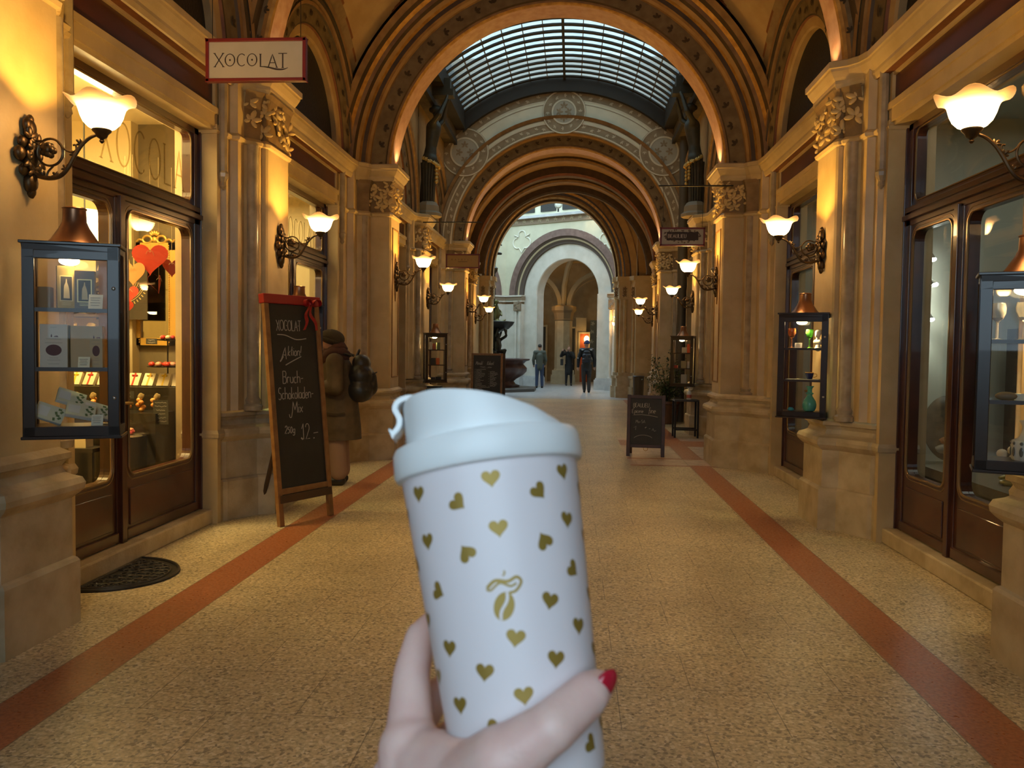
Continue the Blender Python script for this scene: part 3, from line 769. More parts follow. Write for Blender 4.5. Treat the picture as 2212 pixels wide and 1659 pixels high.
# ---- hall behind the doorway
HALL = mat('hall_plaster', (.46, .36, .22), .8, col2=(.38, .29, .17), nscale=3)
mb = MB(); mb.bx(-4.5, 3.8, 39.6, 39.8, 0, 6); mb.bx(-4.6, -4.4, 33.8, 40, 0, 6); mb.bx(3.4, 3.6, 30.6, 40, 0, 6); mb.bx(-5, -.4, 34.2, 40, 5.6, 5.8); mb.bx(-.4, 4, 33.0, 40, 5.6, 5.8)
mb.bx(-1.5, -1.2, 38.9, 39.6, 0, 3.0); mb.bx(.42, .9, 38.9, 39.6, 0, 3.0); mb.bx(-3.2, -2.5, 38.2, 39.6, 0, 2.9)
mb.m = 1
for c, rr_, a0, a1 in (((-1.65, 36.6), 1.25, 0, PI), ((1.45, 36.6), 1.3, 0, PI), ((-1.65, 38.6), 1.25, 0, PI), ((1.45, 38.6), 1.3, 0, PI)):
    arch(mb, [(rr_, -.14), (rr_, .14), (rr_ + .18, .14), (rr_ + .18, -.14), (rr_, -.14)], lambda u, d, h: (c[0] + u, c[1] + d, 3.4 + h * 1.05), 24)
mb.tube([(-.15, 36.6, 3.4), (-.12, 36.4, 4.3), (.02, 36.0, 5.0), (.22, 35.4, 5.5)], .12, 8)
struct(mb.build('wall_hall', [HALL, mat('hall_rib', (.33, .24, .13), .7)]), 'dim plaster hall with vault ribs behind the far doorway', 'wall')
root = thing('pillar', 'thick stone column standing in the hall behind the far doorway', 'pillar', (-.13, 36.4, 0), kind='structure')
mb = MB(); mb.box((0, 0, .2), (1.05, .9, .4)); mb.box((0, 0, .5), (.95, .8, .2)); mb.build('pedestal', HALL, root)
mb = MB(); mb.lathe([(.42, .6), (.38, .68), (.38, 2.75)], 8, (0, 0, 0)); mb.build('shaft', HALL, root)
mb = MB(); mb.lathe([(.38, 2.75), (.43, 2.8), (.40, 2.85), (.44, 3.1), (.54, 3.2), (.54, 3.38), (.40, 3.42)], 8); mb.build('capital', mat('hall_capital', (.22, .15, .08), .7), root)
light('POINT', (-1.0, 35.5, 3.2), 14, WARM, .1); light('POINT', (1.3, 36.3, 3.0), 10, WARM, .1)
for x, y, z in ((-.42, 36.2, 3.50), (.30, 36.2, 3.50)): light('POINT', (x, y - .25, z), 1.3, WARM, .03)
light('SPOT', (-.75, 38.7, 2.75), 30, WARM, .03, (PI, 0, 0), 1.0); light('SPOT', (.42, 38.7, 2.75), 30, WARM, .03, (PI, 0, 0), 1.0)
# ================================================================== WALL LAMPS
def shade_mat():
    m = bpy.data.materials.new('glowing_opal_glass'); m.use_nodes = True; nt = m.node_tree; nt.nodes.clear(); N = nt.nodes.new; L = nt.links.new
    o = N('ShaderNodeOutputMaterial'); add = N('ShaderNodeAddShader'); t = N('ShaderNodeBsdfTranslucent'); t.inputs['Color'].default_value = (.62, .46, .25, 1)
    e = N('ShaderNodeEmission'); tc = N('ShaderNodeTexCoord'); sp = N('ShaderNodeSeparateXYZ'); mr = N('ShaderNodeMapRange')
    mr.inputs['From Min'].default_value = .12; mr.inputs['From Max'].default_value = .285
    c = N('ShaderNodeValToRGB'); el = c.color_ramp.elements; el[0].position = 0; el[0].color = (1, .80, .42, 1); el[1].position = 1; el[1].color = (1, .55, .18, 1)
    s = N('ShaderNodeValToRGB'); q = s.color_ramp.elements; q[0].position = 0; q[0].color = (1, 1, 1, 1); q[1].position = .95; q[1].color = (.012, .012, .012, 1)
    k = q.new(.42); k.color = (.8, .8, .8, 1); k = q.new(.66); k.color = (.16, .16, .16, 1); k = q.new(.80); k.color = (.03, .03, .03, 1)
    mu = N('ShaderNodeMath'); mu.operation = 'MULTIPLY'; mu.inputs[1].default_value = 22
    L(tc.outputs['Object'], sp.inputs[0]); L(sp.outputs['Z'], mr.inputs['Value']); L(mr.outputs[0], c.inputs[0]); L(mr.outputs[0], s.inputs[0])
    L(s.outputs[0], mu.inputs[0]); L(c.outputs[0], e.inputs['Color']); L(mu.outputs[0], e.inputs['Strength'])
    L(e.outputs[0], add.inputs[0]); L(t.outputs[0], add.inputs[1]); L(add.outputs[0], o.inputs['Surface'])
    return m
SHADE = shade_mat()
def make_sconce():
    root = thing('wall_lamp', '', 'lamp')
    b = MB(); b.s = True; lump = lambda d: 1 + .16 * mnoise.noise(d * 5.0)
    for c, r in (((.02, 0, .13), (.028, .036, .055)), ((.02, .002, .178), (.018, .02, .026)), ((.02, -.022, .15), (.02, .022, .034)), ((.02, -.055, .06), (.02, .03, .03)), ((.02, -.078, .0), (.026, .03, .038)),
                 ((.025, 0, 0), (.035, .045, .075)), ((.02, .055, .045), (.018, .026, .04)), ((.02, .05, -.05), (.02, .03, .032)), ((.02, -.05, -.075), (.018, .028, .03)), ((.02, .004, -.13), (.03, .04, .055)), ((.02, .01, -.172), (.02, .022, .034))):
        b.ell(c, r, None, 12, 8, lump)
    for y, z, a in ((-.03, .08, 1.0), (.035, .06, -1.0), (.0, -.07, 3.1), (-.04, -.03, 1.8), (.045, -.02, -1.9), (0, .02, 0)): leaf5(b, (.045, y, z), (1, 0, 0), a, .062, .3)
    b.build('backplate', BRONZE, root)
    a = MB(); a.s = True
    pa = [(.02, -.07), (.06, -.095), (.12, -.108), (.175, -.098), (.215, -.06), (.25, .0), (.285, .05), (.325, .085), (.36, .10), (.39, .105)]
    sm = catmull([V((x, 0, z)) for x, z in pa], 5); a.tube(sm, [.013 - .006 * k / len(sm) for k in range(len(sm))], 8)
    for k in (3, 8, 13, 19, 25, 30): p = sm[k]; leaf5(a, p + V((0, 0, .008)), (0, -1 if k % 2 else 1, .4), .8 * (-1) ** k, .03, .4, 3)
    a.build('arm', BRONZE, root)
    c = MB(); c.s = True; C0 = (.125, .018); R = .066
    pth = [V((.025, 0, .06)), V((.045, 0, .075))] + [V((C0[0] + R * cos(t), 0, C0[1] + R * sin(t))) for t in [math.radians(d) for d in range(125, -215, -12)]]
    c.tube(pth, .006, 6)
    c.tube(catmull([V((.165, 0, .068)), V((.20, 0, .032)), V((.232, 0, .018)), V((.258, 0, .028)), V((.256, 0, .052)), V((.243, 0, .052))], 4), .005, 6)
    c.tube(catmull([V((.14, 0, -.05)), V((.115, 0, -.075)), V((.105, 0, -.10))], 4), .005, 6)
    c.tube(catmull([V((.03, 0, .05)), V((.055, 0, .06)), V((.07, 0, .045)), V((.075, 0, .02))], 4), .004, 6)
    c.build('scroll', BRONZE, root)
    r = MB(); r.s = True
    r.ell((.115, 0, .028), (.03, .03, .03), None, 12, 8)
    for k in range(5):
        t = 2 * PI * k / 5
        for s in (-1, 1): r.ell((.115 + .022 * cos(t), s * .012, .028 + .022 * sin(t)), (.017, .014, .017), None, 8, 6)
    r.build('rose', BRONZE, root)
    h = MB(); h.s = True
    h.lathe([(.004, .06), (.012, .07), (.009, .08), (.024, .09), (.03, .105), (.044, .118), (.046, .126), (.04, .13)], 20, (.39, 0, 0)); h.build('lamp_holder', BRONZE, root)
    g = MB(); g.s = True
    def fn(p, a, rr, z):
        k = max(0, (z - .20) / .066)
        return V((p.x * (1 + .06 * k * k * cos(5 * a)), p.y * (1 + .06 * k * k * cos(5 * a)), p.z + .015 * k * k * cos(5 * a + .6)))
    out = [(.036, .126), (.062, .138), (.083, .160), (.096, .188), (.103, .212), (.111, .234), (.126, .252), (.145, .262), (.160, .266)]
    inn = [(r_ - .004, z + .003) for r_, z in reversed(out)]
    g.lathe(out + inn, 48, (.39, 0, 0), None, fn, caps=False); g.build('lamp_shade', SHADE, root)
    bl = MB(); bl.s = True; bl.ell((.39, 0, .20), (.022, .022, .035)); bl.build('bulb', emat('bulb_glow', (1, .72, .36), 18), root)
    return root
def catmull(p, n):
    out = []; q = [p[0]] + list(p) + [p[-1]]
    for i in range(1, len(q) - 2):
        for k in range(n):
            t = k / n; a, b, c, d = q[i - 1], q[i], q[i + 1], q[i + 2]
            out.append(.5 * ((2 * b) + (c - a) * t + (2 * a - 5 * b + 4 * c - d) * t * t + (3 * b - a - 3 * c + d) * t ** 3))
    out.append(p[-1]); return out
LAMPS = [(-2.445, 3.95, 2.42, 0, 'large bronze wall lamp on the nearest left pillar, left of the lit shop door'),
         (2.445, 3.95, 2.40, PI, 'large bronze wall lamp at the upper right edge before the antique shop window'),
         (-2.445, 7.49, 2.42, 0, 'bronze wall lamp above the tall chalkboard on the second left pillar'),
         (2.445, 7.49, 2.40, PI, 'bronze wall lamp above the case with the turquoise vase'),
         (-2.176, 11.27, 2.47, 0, 'bronze wall lamp on the broad left pillar under the front arch'),
         (2.176, 11.27, 2.43, PI, 'bronze wall lamp on the broad right pillar just below the white sign'),
         (-2.445, 15.3, 2.42, 0, 'small lit wall lamp above the slim left display case'),
         (2.445, 15.3, 2.40, PI, 'small lit wall lamp above the potted plant on the right'),
         (-2.176, 19.0, 2.44, 0, 'upper lamp of the far left pair above the menu chalkboard'),
         (2.176, 19.0, 2.42, PI, 'upper lamp of the far right pair above the small chalkboard'),
         (-2.445, 22.9, 2.38, 0, 'lower lamp of the far left pair above the menu chalkboard'),
         (2.445, 22.9, 2.36, PI, 'lower lamp of the far right pair above the small chalkboard'),
         (2.20, 29.2, 2.45, PI, 'upper of two tiny lamps on the courtyard wall'),
         (2.20, 30.6, 2.28, PI, 'lower of two tiny lamps on the courtyard wall')]
PL = 34.0
sc0 = make_sconce()
for i, (x, y, z, rz, lab) in enumerate(LAMPS):
    if i == 0: sc0.location = (x, y, z); sc0['label'] = lab; sc0['group'] = 'bronze wall lamps along the arcade'; o = sc0
    else: o = dup(sc0, (x, y, z), rz, lab)
    sx = 1 if rz == 0 else -1
    light('POINT', (x + sx * .39, y, z + .235), PL * (.75 if i > 9 else 1), WARM, .035)
# uplights tucked on the capitals at the foot of the big arches
k = 0
for y, xs_, p in ((11.30, 2.10, 1.6), (19.0, 2.10, 1.6), (7.49, 2.41, .9), (3.95, 2.41, .9)):
    for s in (-1, 1):
        t = thing('uplight', ['left small uplight at the foot of the front arch', 'right small uplight at the foot of the front arch', 'left small uplight at the foot of the far gable arch', 'right small uplight at the foot of the far gable arch', 'left small uplight on the capital behind the hanging shop sign', 'right small uplight on the capital above the turquoise vase case', 'left small uplight on the nearest capital', 'right small uplight on the nearest capital'][k], 'uplight', (s * xs_, y, 3.925), 0, 'uplights on the capitals'); k += 1
        m = MB(); m.lathe([(.022, 0), (.022, .02), (.018, .02)], 12); m.build('housing', IRON, t)
        m = MB(); m.lathe([(.001, .0205), (.018, .0205)], 12, caps=False); m.build('lens', emat('uplight_lens', (1, .85, .6), 12), t)
        light('SPOT', (s * xs_, y, 3.955), p * 7, (1, .66, .36), .02, (PI, 0, 0), 1.9, 'uplight_beam')

# ================================================================== LETTERS
def arc(cx, cy, rx, ry, a0, a1, n=14): return [(cx + rx * cos(math.radians(a0 + (a1 - a0) * k / n)), cy + ry * sin(math.radians(a0 + (a1 - a0) * k / n))) for k in range(n + 1)]
G = {
 'A': (.62, [[(0, 0), (.31, 1), (.62, 0)], [(.12, .36), (.50, .36)]]), 'B': (.5, [[(0, 0), (0, 1)], [(0, 1)] + arc(.25, .77, .22, .23, 90, -90) + [(0, .54)], [(.2, .54)] + arc(.25, .27, .25, .27, 90, -90) + [(0, 0)]]),
 'C': (.62, [arc(.36, .5, .36, .5, 48, 312, 20)]), 'E': (.45, [[(.45, 1), (0, 1), (0, 0), (.45, 0)], [(0, .52), (.36, .52)]]), 'I': (.05, [[(.02, 0), (.02, 1)]]), 'K': (.5, [[(0, 0), (0, 1)], [(.5, 1), (0, .45), (.5, 0)]]),
 'L': (.45, [[(0, 1), (0, 0), (.45, 0)]]), 'M': (.7, [[(0, 0), (.08, 1), (.35, .25), (.62, 1), (.7, 0)]]), 'O': (.74, [arc(.37, .5, .37, .5, 90, 450, 26)]), 'S': (.46, [arc(.25, .75, .21, .25, 40, 250, 12) + arc(.22, .26, .22, .27, 80, -140, 12)]),
 'T': (.6, [[(0, 1), (.6, 1)], [(.3, 1), (.3, 0)]]), 'U': (.55, [[(0, 1), (0, .3)] + arc(.27, .28, .27, .28, 180, 360) + [(.54, 1)]]), 'X': (.6, [[(0, 1), (.6, 0)], [(.58, 1), (.02, 0)]]), 'V': (.55, [[(0, 1), (.27, 0), (.55, 1)]]),
 'a': (.4, [arc(.2, .25, .2, .25, 60, 400, 16), [(.4, .5), (.4, .06), (.46, 0)]]), 'b': (.4, [[(0, 1), (0, 0)], arc(.19, .25, .2, .25, 170, -170, 14)]), 'c': (.36, [arc(.2, .25, .2, .25, 50, 310, 14)]), 'd': (.42, [arc(.2, .25, .2, .25, 60, 400, 16), [(.4, 1), (.4, 0)]]),
 'e': (.4, [[(.02, .27), (.38, .27)] + arc(.2, .25, .19, .25, 5, 310, 14)]), 'f': (.28, [arc(.24, .82, .12, .18, 60, 180, 8) + [(.10, -.22)], [(0, .5), (.26, .5)]]), 'g': (.4, [arc(.2, .25, .2, .25, 60, 400, 16), [(.4, .5), (.4, -.1)] + arc(.2, -.12, .2, .2, 0, -150, 10)]),
 'h': (.4, [[(0, 1), (0, 0)], [(0, .3)] + arc(.2, .3, .19, .2, 170, 0, 8) + [(.39, 0)]]), 'i': (.06, [[(.03, .5), (.03, .04), (.08, 0)], [(.03, .68), (.04, .72)]]), 'k': (.36, [[(0, 1), (0, 0)], [(.34, .5), (.02, .22), (.36, 0)]]), 'l': (.08, [[(.02, 1), (.02, .06), (.08, 0)]]),
 'n': (.4, [[(0, .5), (0, 0)], [(0, .3)] + arc(.2, .3, .19, .2, 170, 0, 8) + [(.39, 0)]]), 'o': (.42, [arc(.21, .25, .2, .25, 90, 450, 18)]), 'p': (.4, [[(0, .5), (0, -.35)], arc(.19, .25, .2, .25, 170, -170, 14)]), 'r': (.28, [[(0, .5), (0, 0)], [(0, .28)] + arc(.16, .3, .14, .19, 160, 45, 6)]),
 't': (.28, [[(.12, .9), (.12, .08), (.22, 0)], [(0, .55), (.26, .55)]]), 'u': (.4, [[(0, .5), (0, .2)] + arc(.19, .2, .19, .2, 180, 340, 8), [(.39, .5), (.39, 0)]]), 'x': (.36, [[(0, .5), (.36, 0)], [(.36, .5), (0, 0)]]), 'v': (.36, [[(0, .5), (.18, 0), (.36, .5)]]),
 '0': (.4, [arc(.2, .4, .19, .4, 90, 450, 18)]), '1': (.22, [[(0, .68), (.18, 1), (.18, 0)]]), '2': (.42, [arc(.2, .72, .2, .26, 170, -30, 10) + [(.0, .0), (.44, .02)]]), '5': (.38, [[(.36, .8), (.06, .8), (.04, .48)] + arc(.16, .27, .2, .26, 110, -130, 10)]),
 '-': (.34, [[(.03, .34), (.31, .36)]]), '!': (.1, [[(.08, 1), (.05, .3)], [(.04, .08), (.05, .04)]]), '.': (.06, [[(.02, .0), (.04, .04)]]), ' ': (.3, []), "'": (.1, [[(.1, 1.1), (.0, .9)]]),
}
def ribbon(mb, pts, fn, w):   # flat stroke with a little thickness; fn maps (u, v, height)
    n = len(pts)
    if n < 2: return
    P = [V((a, b)) for a, b in pts]; rows = []
    for k in range(n):
        t = P[min(k + 1, n - 1)] - P[max(k - 1, 0)]
        if t.length < 1e-9: t = V((1, 0))
        t.normalize(); nn = V((-t.y, t.x)); ww = w(k / (n - 1), t) if callable(w) else w
        rows.append([fn(*(P[k] + nn * ww / 2), .0), fn(*(P[k] + nn * ww / 2), 1), fn(*(P[k] - nn * ww / 2), 1), fn(*(P[k] - nn * ww / 2), .0)])
    mb.grid(rows, False, True); mb.poly(rows[0]); mb.poly(rows[-1])
def text(mb, s, fn, x, y, h, w, sx=1.0, gap=.16, slant=0.0, serif=0.0, contrast=0.0, jit=0.0, seed=1):
    r = random.Random(seed)
    for ch in s:
        wd, st = G[ch]; dj = r.uniform(-jit, jit)
        for q in st:
            pts = [(x + (a * sx + b * slant) * h, y + (b + dj) * h) for a, b in q]
            if len(pts) < 6:
                pp = []
                for a, b in zip(pts[:-1], pts[1:]): pp += [(a[0] + (b[0] - a[0]) * k / 4, a[1] + (b[1] - a[1]) * k / 4) for k in range(4)]
                pts = pp + [pts[-1]]
            wf = (lambda t, d: w * (1 - contrast * abs(d.x) ** 1.0 * .8) * (1 - contrast * .35 * max(0, d.x * d.y) * 2)) if contrast else w
            ribbon(mb, pts, fn, wf)
            if serif:
                for e in ((0, 1), (-1, -2)):
                    a, b = pts[e[0]], pts[e[1]]
                    if abs(a[1] - b[1]) > abs(a[0] - b[0]) * .7 and (a[1] - y < .05 * h or a[1] - y > .95 * h): ribbon(mb, [(a[0] - serif * h, a[1]), (a[0], a[1]), (a[0] + serif * h, a[1])], fn, w * .45)
        x += (wd * sx + gap) * h
    return x
def textw(s, h, sx=1.0, gap=.16): return sum((G[c][0] * sx + gap) * h for c in s) - gap * h

# ================================================================== SHOPFRONTS
def rrect(y0, z0, y1, z1, r, n=6):
    out = []
    for cx, cz, a in ((y1 - r, z1 - r, 0), (y0 + r, z1 - r, 90), (y0 + r, z0 + r, 180), (y1 - r, z0 + r, 270)):
        for k in range(n + 1): t = math.radians(a + 90 * k / n); out.append((cx + r * cos(t), cz + r * sin(t)))
    return out
def plate(mb, o, i, r, s, x0, x1):   # slab with a round-cornered opening, x0 = corridor face
    inn = rrect(*i, r); y0, z0, y1, z1 = o; n = len(inn); q = n // 4
    cor = [(y1, z1), (y0, z1), (y0, z0), (y1, z0)]; out = [cor[k // q] for k in range(n)]
    for x, in ((x0,), (x1,)): mb.grid([[(s * x, a, b) for a, b in out], [(s * x, a, b) for a, b in inn]], False, True)
    mb.grid([[(s * x0, a, b) for a, b in inn], [(s * x1, a, b) for a, b in inn]], False, True)
    mb.grid([[(s * x0, a, b) for a, b in cor], [(s * x1, a, b) for a, b in cor]], False, True)
def pane(mb, i, r, s, x):
    p = rrect(*i, r); mb.prism(p, lambda a: (s * (x - .003), a[0], a[1]), lambda a: (s * (x + .003), a[0], a[1]))
BEAD = mat('bevel_bead', (.30, .20, .10), .22, .5)
def shopfront(s, y0, y1, m, nm, label, handle=None, floor_sill=.57, dark=None):
    root = thing(nm, label, 'shop door' if nm.startswith('door') else 'shop window', kind='structure')
    X = lambda a, b: (min(s * a, s * b), max(s * a, s * b))
    f = MB(); F0, F1 = 2.84, 2.95
    f.bx(*X(F0, F1), y0, y0 + .10, .12, 3.28); f.bx(*X(F0, F1), y1 - .10, y1, .12, 3.28); f.bx(*X(F0, F1), y0, y1, 3.22, 3.29)
    f.bx(*X(F0, F1), y0, y1, 2.49, 2.64); f.bx(*X(F0 - .03, F1), y0, y1, 2.53, 2.57); f.bx(*X(F0 - .015, F1), y0, y1, 2.59, 2.63)
    f.bx(*X(F0, F1), m - .06, m + .06, .12, 2.51); f.bx(*X(F0 - .025, F1), m - .03, m + .03, .12, 2.51)
    for e in (y0 + .012, y1 - .012): f.bx(*X(F0 - .02, F1), e - .012, e + .012, .12, 3.28)
    f.build('frame', WOOD, root, bevel=.004)
    up = (y0 + .08, 2.62, y1 - .08, 3.24); ui = (y0 + .12, 2.67, y1 - .12, 3.215)
    t = MB(); plate(t, up, ui, .07, s, F0 + .02, F1 - .02); t.build('transom_light', WOOD, root)
    t = MB(); pane(t, ui, .07, s, 2.90); t.build('glass_pane', GLASS, root)
    t = MB(); t.s = True; t.tube([(s * 2.858, a, b) for a, b in rrect(*ui, .07)], .007, 6, True); t.build('glazing_bead', BEAD, root)
    for k, (a, b) in enumerate(((y0 + .095, m - .055), (m + .055, y1 - .095))):
        o = (a, .13, b, 2.495); i = (a + .055, floor_sill, b - .055, 2.44)
        t = MB(); plate(t, o, i, .08, s, F0 + .01, F1 - .02); lf = t.build('door_leaf', WOOD, root)
        t = MB(); pane(t, i, .08, s, 2.90); t.build('glass_pane', GLASS, lf)
        t = MB(); t.s = True; t.tube([(s * 2.848, p, q) for p, q in rrect(*i, .08)], .009, 6, True); t.tube([(s * 2.852, p, q) for p, q in rrect(i[0] - .03, i[1] - .03, i[2] + .03, i[3] + .03, .10)], .006, 6, True); t.build('glazing_bead', BEAD, lf)
        t = MB(); t.bx(*X(F0 - .0, F0 + .03), a + .06, b - .06, .22, floor_sill - .09); t.bx(*X(F0 - .012, F0 + .02), a + .0, b - .0, .13, .20); t.build('kick_panel', WOOD, lf, bevel=.006)
        if handle == k:
            t = MB(); t.s = True; hy = m - .10 if k == 0 else m + .10
            t.bx(*X(F0 - .012, F0 + .01), hy - .018, hy + .018, .88, 1.22); t.tube([(s * 2.84, hy, 1.10), (s * 2.775, hy, 1.10), (s * 2.77, hy + (.02 if k else -.02), 1.10), (s * 2.77, hy + (-.12 if k == 0 else .12) * -1, 1.09)], .011, 8)
            t.build('handle', mat('brass', (.55, .36, .10), .25, .9), lf)
    if dark:
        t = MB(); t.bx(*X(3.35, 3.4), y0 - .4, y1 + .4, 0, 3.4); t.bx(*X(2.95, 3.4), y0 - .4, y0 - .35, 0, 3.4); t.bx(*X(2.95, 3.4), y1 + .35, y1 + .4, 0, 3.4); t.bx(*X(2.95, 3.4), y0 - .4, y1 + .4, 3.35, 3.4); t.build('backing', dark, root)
    st = MB(); st.bx(*X(2.735, 3.05), y0 - .02, y1 + .02, 0, .12); st.build('threshold', STONEP, root, bevel=.012)
    return root
BY = {}
for (ya, ka), (yb, kb) in zip(PIERS[1:-1], PIERS[2:]): BY[ya] = (ya + KW[ka], yb - KW[kb])
DIM = mat('dim_shop_backdrop', (.10, .075, .045), .8, col2=(.05, .035, .02), nscale=2)  # dark colour stands in for the shade of the unlit shop rooms
shopfront(-1, *BY[3.95], 5.50, 'door_1', 'glazed double door of the chocolate shop on the left, brightly lit inside', handle=0)
shopfront(1, *BY[3.95], 5.81, 'window_1', 'wide shop window of the antique shop on the right')
shopfront(-1, *BY[7.49], 9.02, 'window_2', 'second chocolate shop window behind the person in the long coat')
shopfront(1, *BY[7.49], 9.1, 'door_2', 'dark shop door behind the right case with the turquoise vase', 0)
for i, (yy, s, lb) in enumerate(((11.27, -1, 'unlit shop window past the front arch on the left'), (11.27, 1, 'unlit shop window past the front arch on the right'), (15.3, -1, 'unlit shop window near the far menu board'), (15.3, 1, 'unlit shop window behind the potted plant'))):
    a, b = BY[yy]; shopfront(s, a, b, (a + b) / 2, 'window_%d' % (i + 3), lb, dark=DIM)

# ---- shop rooms
CREAMW = mat('warm_cream_shop_wall', (.80, .66, .38), .7); BRNW = mat('brown_shop_wall', (.20, .15, .075), .7, col2=(.16, .12, .06), nscale=2)
PALEW = mat('pale_green_shop_wall', (.50, .52, .44), .7)
def room(x0, x1, y0, y1, name, label, mats, far=0, back=0, z=3.6):
    mb = MB(); T = .05; sx = 1 if x1 > x0 else -1
    mb.m = back; mb.bx(x1, x1 + sx * T, y0, y1, 0, z); mb.m = far; mb.bx(x0, x1, y1, y1 + T, 0, z); mb.m = back; mb.bx(x0, x1, y0 - T, y0, 0, z); mb.m = 2; mb.bx(x0, x1, y0, y1, z, z + T)
    fl = MB(); fl.bx(x0 - sx * .1, x1, y0, y1, .02, .13); struct(fl.build('floor_shop', mats[3]), 'dark floor of the ' + label.split(' of the ')[-1], 'floor')
    return struct(mb.build(name, mats), label, 'wall')
SFL = mat('shop_floor', (.12, .08, .05), .5)
room(-3.06, -5.6, 4.3, 7.75, 'wall_chocolate_shop', 'brown and cream inner walls of the lit chocolate shop', [CREAMW, BRNW, CREAMW, SFL], 1, 0)
room(-3.06, -5.0, 7.9, 11.3, 'wall_chocolate_room', 'pale inner walls of the second chocolate shop room', [CREAMW, CREAMW, CREAMW, SFL], 0, 0)
room(3.06, 5.2, 4.3, 7.75, 'wall_antique_shop', 'pale green inner walls of the antique shop', [PALEW, BRNW, PALEW, SFL], 0, 1)
room(3.06, 4.8, 7.9, 11.3, 'wall_antique_room', 'dim inner walls of the second antique shop room', [PALEW, PALEW, PALEW, SFL], 0, 0)
mb = MB(); mb.bx(-5.55, -3.92, 7.62, 7.75, 0, 3.6)
struct(mb.build('wall_cream_panel', CREAMW), 'cream wall panel behind the shelves of the chocolate shop', 'wall')
light('AREA', (-4.1, 5.6, 3.5), 90, (1, .70, .24), (1.6, 1.8), (0, 0, 0)); light('SPOT', (-3.7, 6.2, 3.3), 160, (1, .78, .36), .08, (.30, 0, 0), 1.1); light('POINT', (-3.5, 6.3, 2.9), 26, (1, .72, .26), .15)
light('AREA', (-3.9, 9.6, 3.45), 60, (1, .80, .36), (1.4, 2.2), (0, 0, 0))
light('AREA', (4.0, 6.0, 3.5), 9, (.92, 1, .84), (1.2, 1.6), (0, 0, 0)); light('AREA', (3.9, 9.6, 3.45), 7.0, (.92, 1, .82), (1.2, 1.6), (0, 0, 0))

# lettering on the shop glass
def glass_letters(s, y, z, h, sx, txt, name, label, parent, gap=.2):
    mb = MB(); W_ = textw(txt, h, sx, gap)
    fn = (lambda u, v, d: (s * (2.893 - .001 * d), y + u * s * -1, v)) if s > 0 else (lambda u, v, d: (s * (2.893 - .001 * d), y + u, v))
    text(mb, txt, fn, -W_ / 2, z, h, h * .075, sx, gap, 0, .07, .5)
    return mb, fn
# chocolate shop transom lettering, on the inside face of the second window
mb, fn = glass_letters(-1, 9.42, 2.70, .24, .75, 'XOCOLAT', '', '', None, .22)
ribbon(mb, catmull([V((.12, 2.68)), V((.25, 2.64)), V((.42, 2.60)), V((.52, 2.63))], 6), fn, lambda t, d: .03 * sin(PI * min(max(t, .05), .95)))
w2 = [o for o in bpy.data.objects if o.name == 'window_2'][0]
mb.build('lettering', mat('cream_glass_lettering', (.85, .72, .38), .5), w2)
d1 = [o for o in bpy.data.objects if o.name == 'door_1'][0]
mb, fn = glass_letters(-1, 6.05, 2.74, .30, .75, 'XOCOLAT', '', '', None, .22)
mb.build('lettering', glass('etched_glass_lettering', (.80, .76, .66), .02), d1)

# ================================================================== DISPLAY CASES
def make_case(h=.88):
    root = thing('display_case', '', 'display case'); w_, d = .40, .20; f = MB()
    hw, hd = w_ / 2, d / 2
    for x in (-1, 1):
        f.bx(*sorted((x * hw, x * (hw - .05))), -hd, -hd + .03, 0, h); f.bx(*sorted((x * hw, x * (hw - .025))), hd - .03, hd, 0, h)
    f.bx(-hw, hw, -hd, hd, 0, .045); f.bx(-hw, hw, -hd, hd, h - .03, h); f.bx(-hw, hw, -hd, -hd + .03, h - .065, h); f.bx(-hw - .012, hw + .012, -hd - .012, hd + .005, h, h + .014); f.bx(-hw - .01, hw + .01, -hd - .01, hd, -.014, 0)
    f.build('case_frame', WOODD, root, bevel=.003)
    for z in (h * .355, h * .665):
        s = MB(); s.bx(-hw + .012, hw - .012, -hd + .012, hd - .012, z - .004, z + .004); s.m = 1; s.bx(-hw + .01, hw - .01, -hd + .002, -hd + .02, z - .012, z + .006); s.build('shelf', [glass('shelf_glass', (.86, .95, .88), .12), WOODD], root)
    for nm, bxs in (('front_pane', (-hw + .045, hw - .045, -hd + .010, -hd + .013, .04, h - .06)), ('back_pane', (-hw + .02, hw - .02, hd - .012, hd - .009, .04, h - .03))):
        p = MB(); p.bx(*bxs); p.build(nm, CLEARG, root)
    hd_ = MB(); hd_.s = True; hd_.lathe([(.12, 0), (.10, .02), (.065, .075), (.052, .105), (.05, .16), (.055, .165), (.05, .17), (.0, .17)], 24, (0, 0, h + .014), caps=False)
    hd_.build('lamp_hood', mat('copper_hood', (.30, .15, .08), .32, .8), root)
    b = MB(); b.s = True; b.ell((-.02, -.02, h - .066), (.045, .045, .022), None, 16, 8); b.build('bulb', emat('case_bulb', (1, .78, .42), 26), root)
    for z in (h * .2, h * .78): k = MB(); k.s = True; k.ell((hw - .022, -hd - .002, z), (.009, .006, .009)); k.build('lock', mat('steel', (.5, .5, .48), .3, .9), root)
    return root
CASES = [((-2.08, 3.76, 1.07), .384, 'case_a', 'dark wooden display case on the nearest left pillar with white cartons and books'),
         ((2.32, 3.92, .98), -.384, 'case_b', 'dark wooden display case at the right edge with glasses and a cut glass vase'),
         ((-2.215, 7.38, .98), .384, 'case_c', 'display case half hidden behind the tall chalkboard'),
         ((2.265, 7.36, .95), -.384, 'case_d', 'display case with wine glasses, a bust and a turquoise vase on the right pillar'),
         ((-2.235, 15.02, .88), .384, 'case_e', 'slim display case with bottles and boxes on the far left pillar'),
         ((2.24, 15.02, .88), -.384, 'case_f', 'slim display case behind the metal side table on the far right pillar')]
cs0 = make_case(); CM = {}
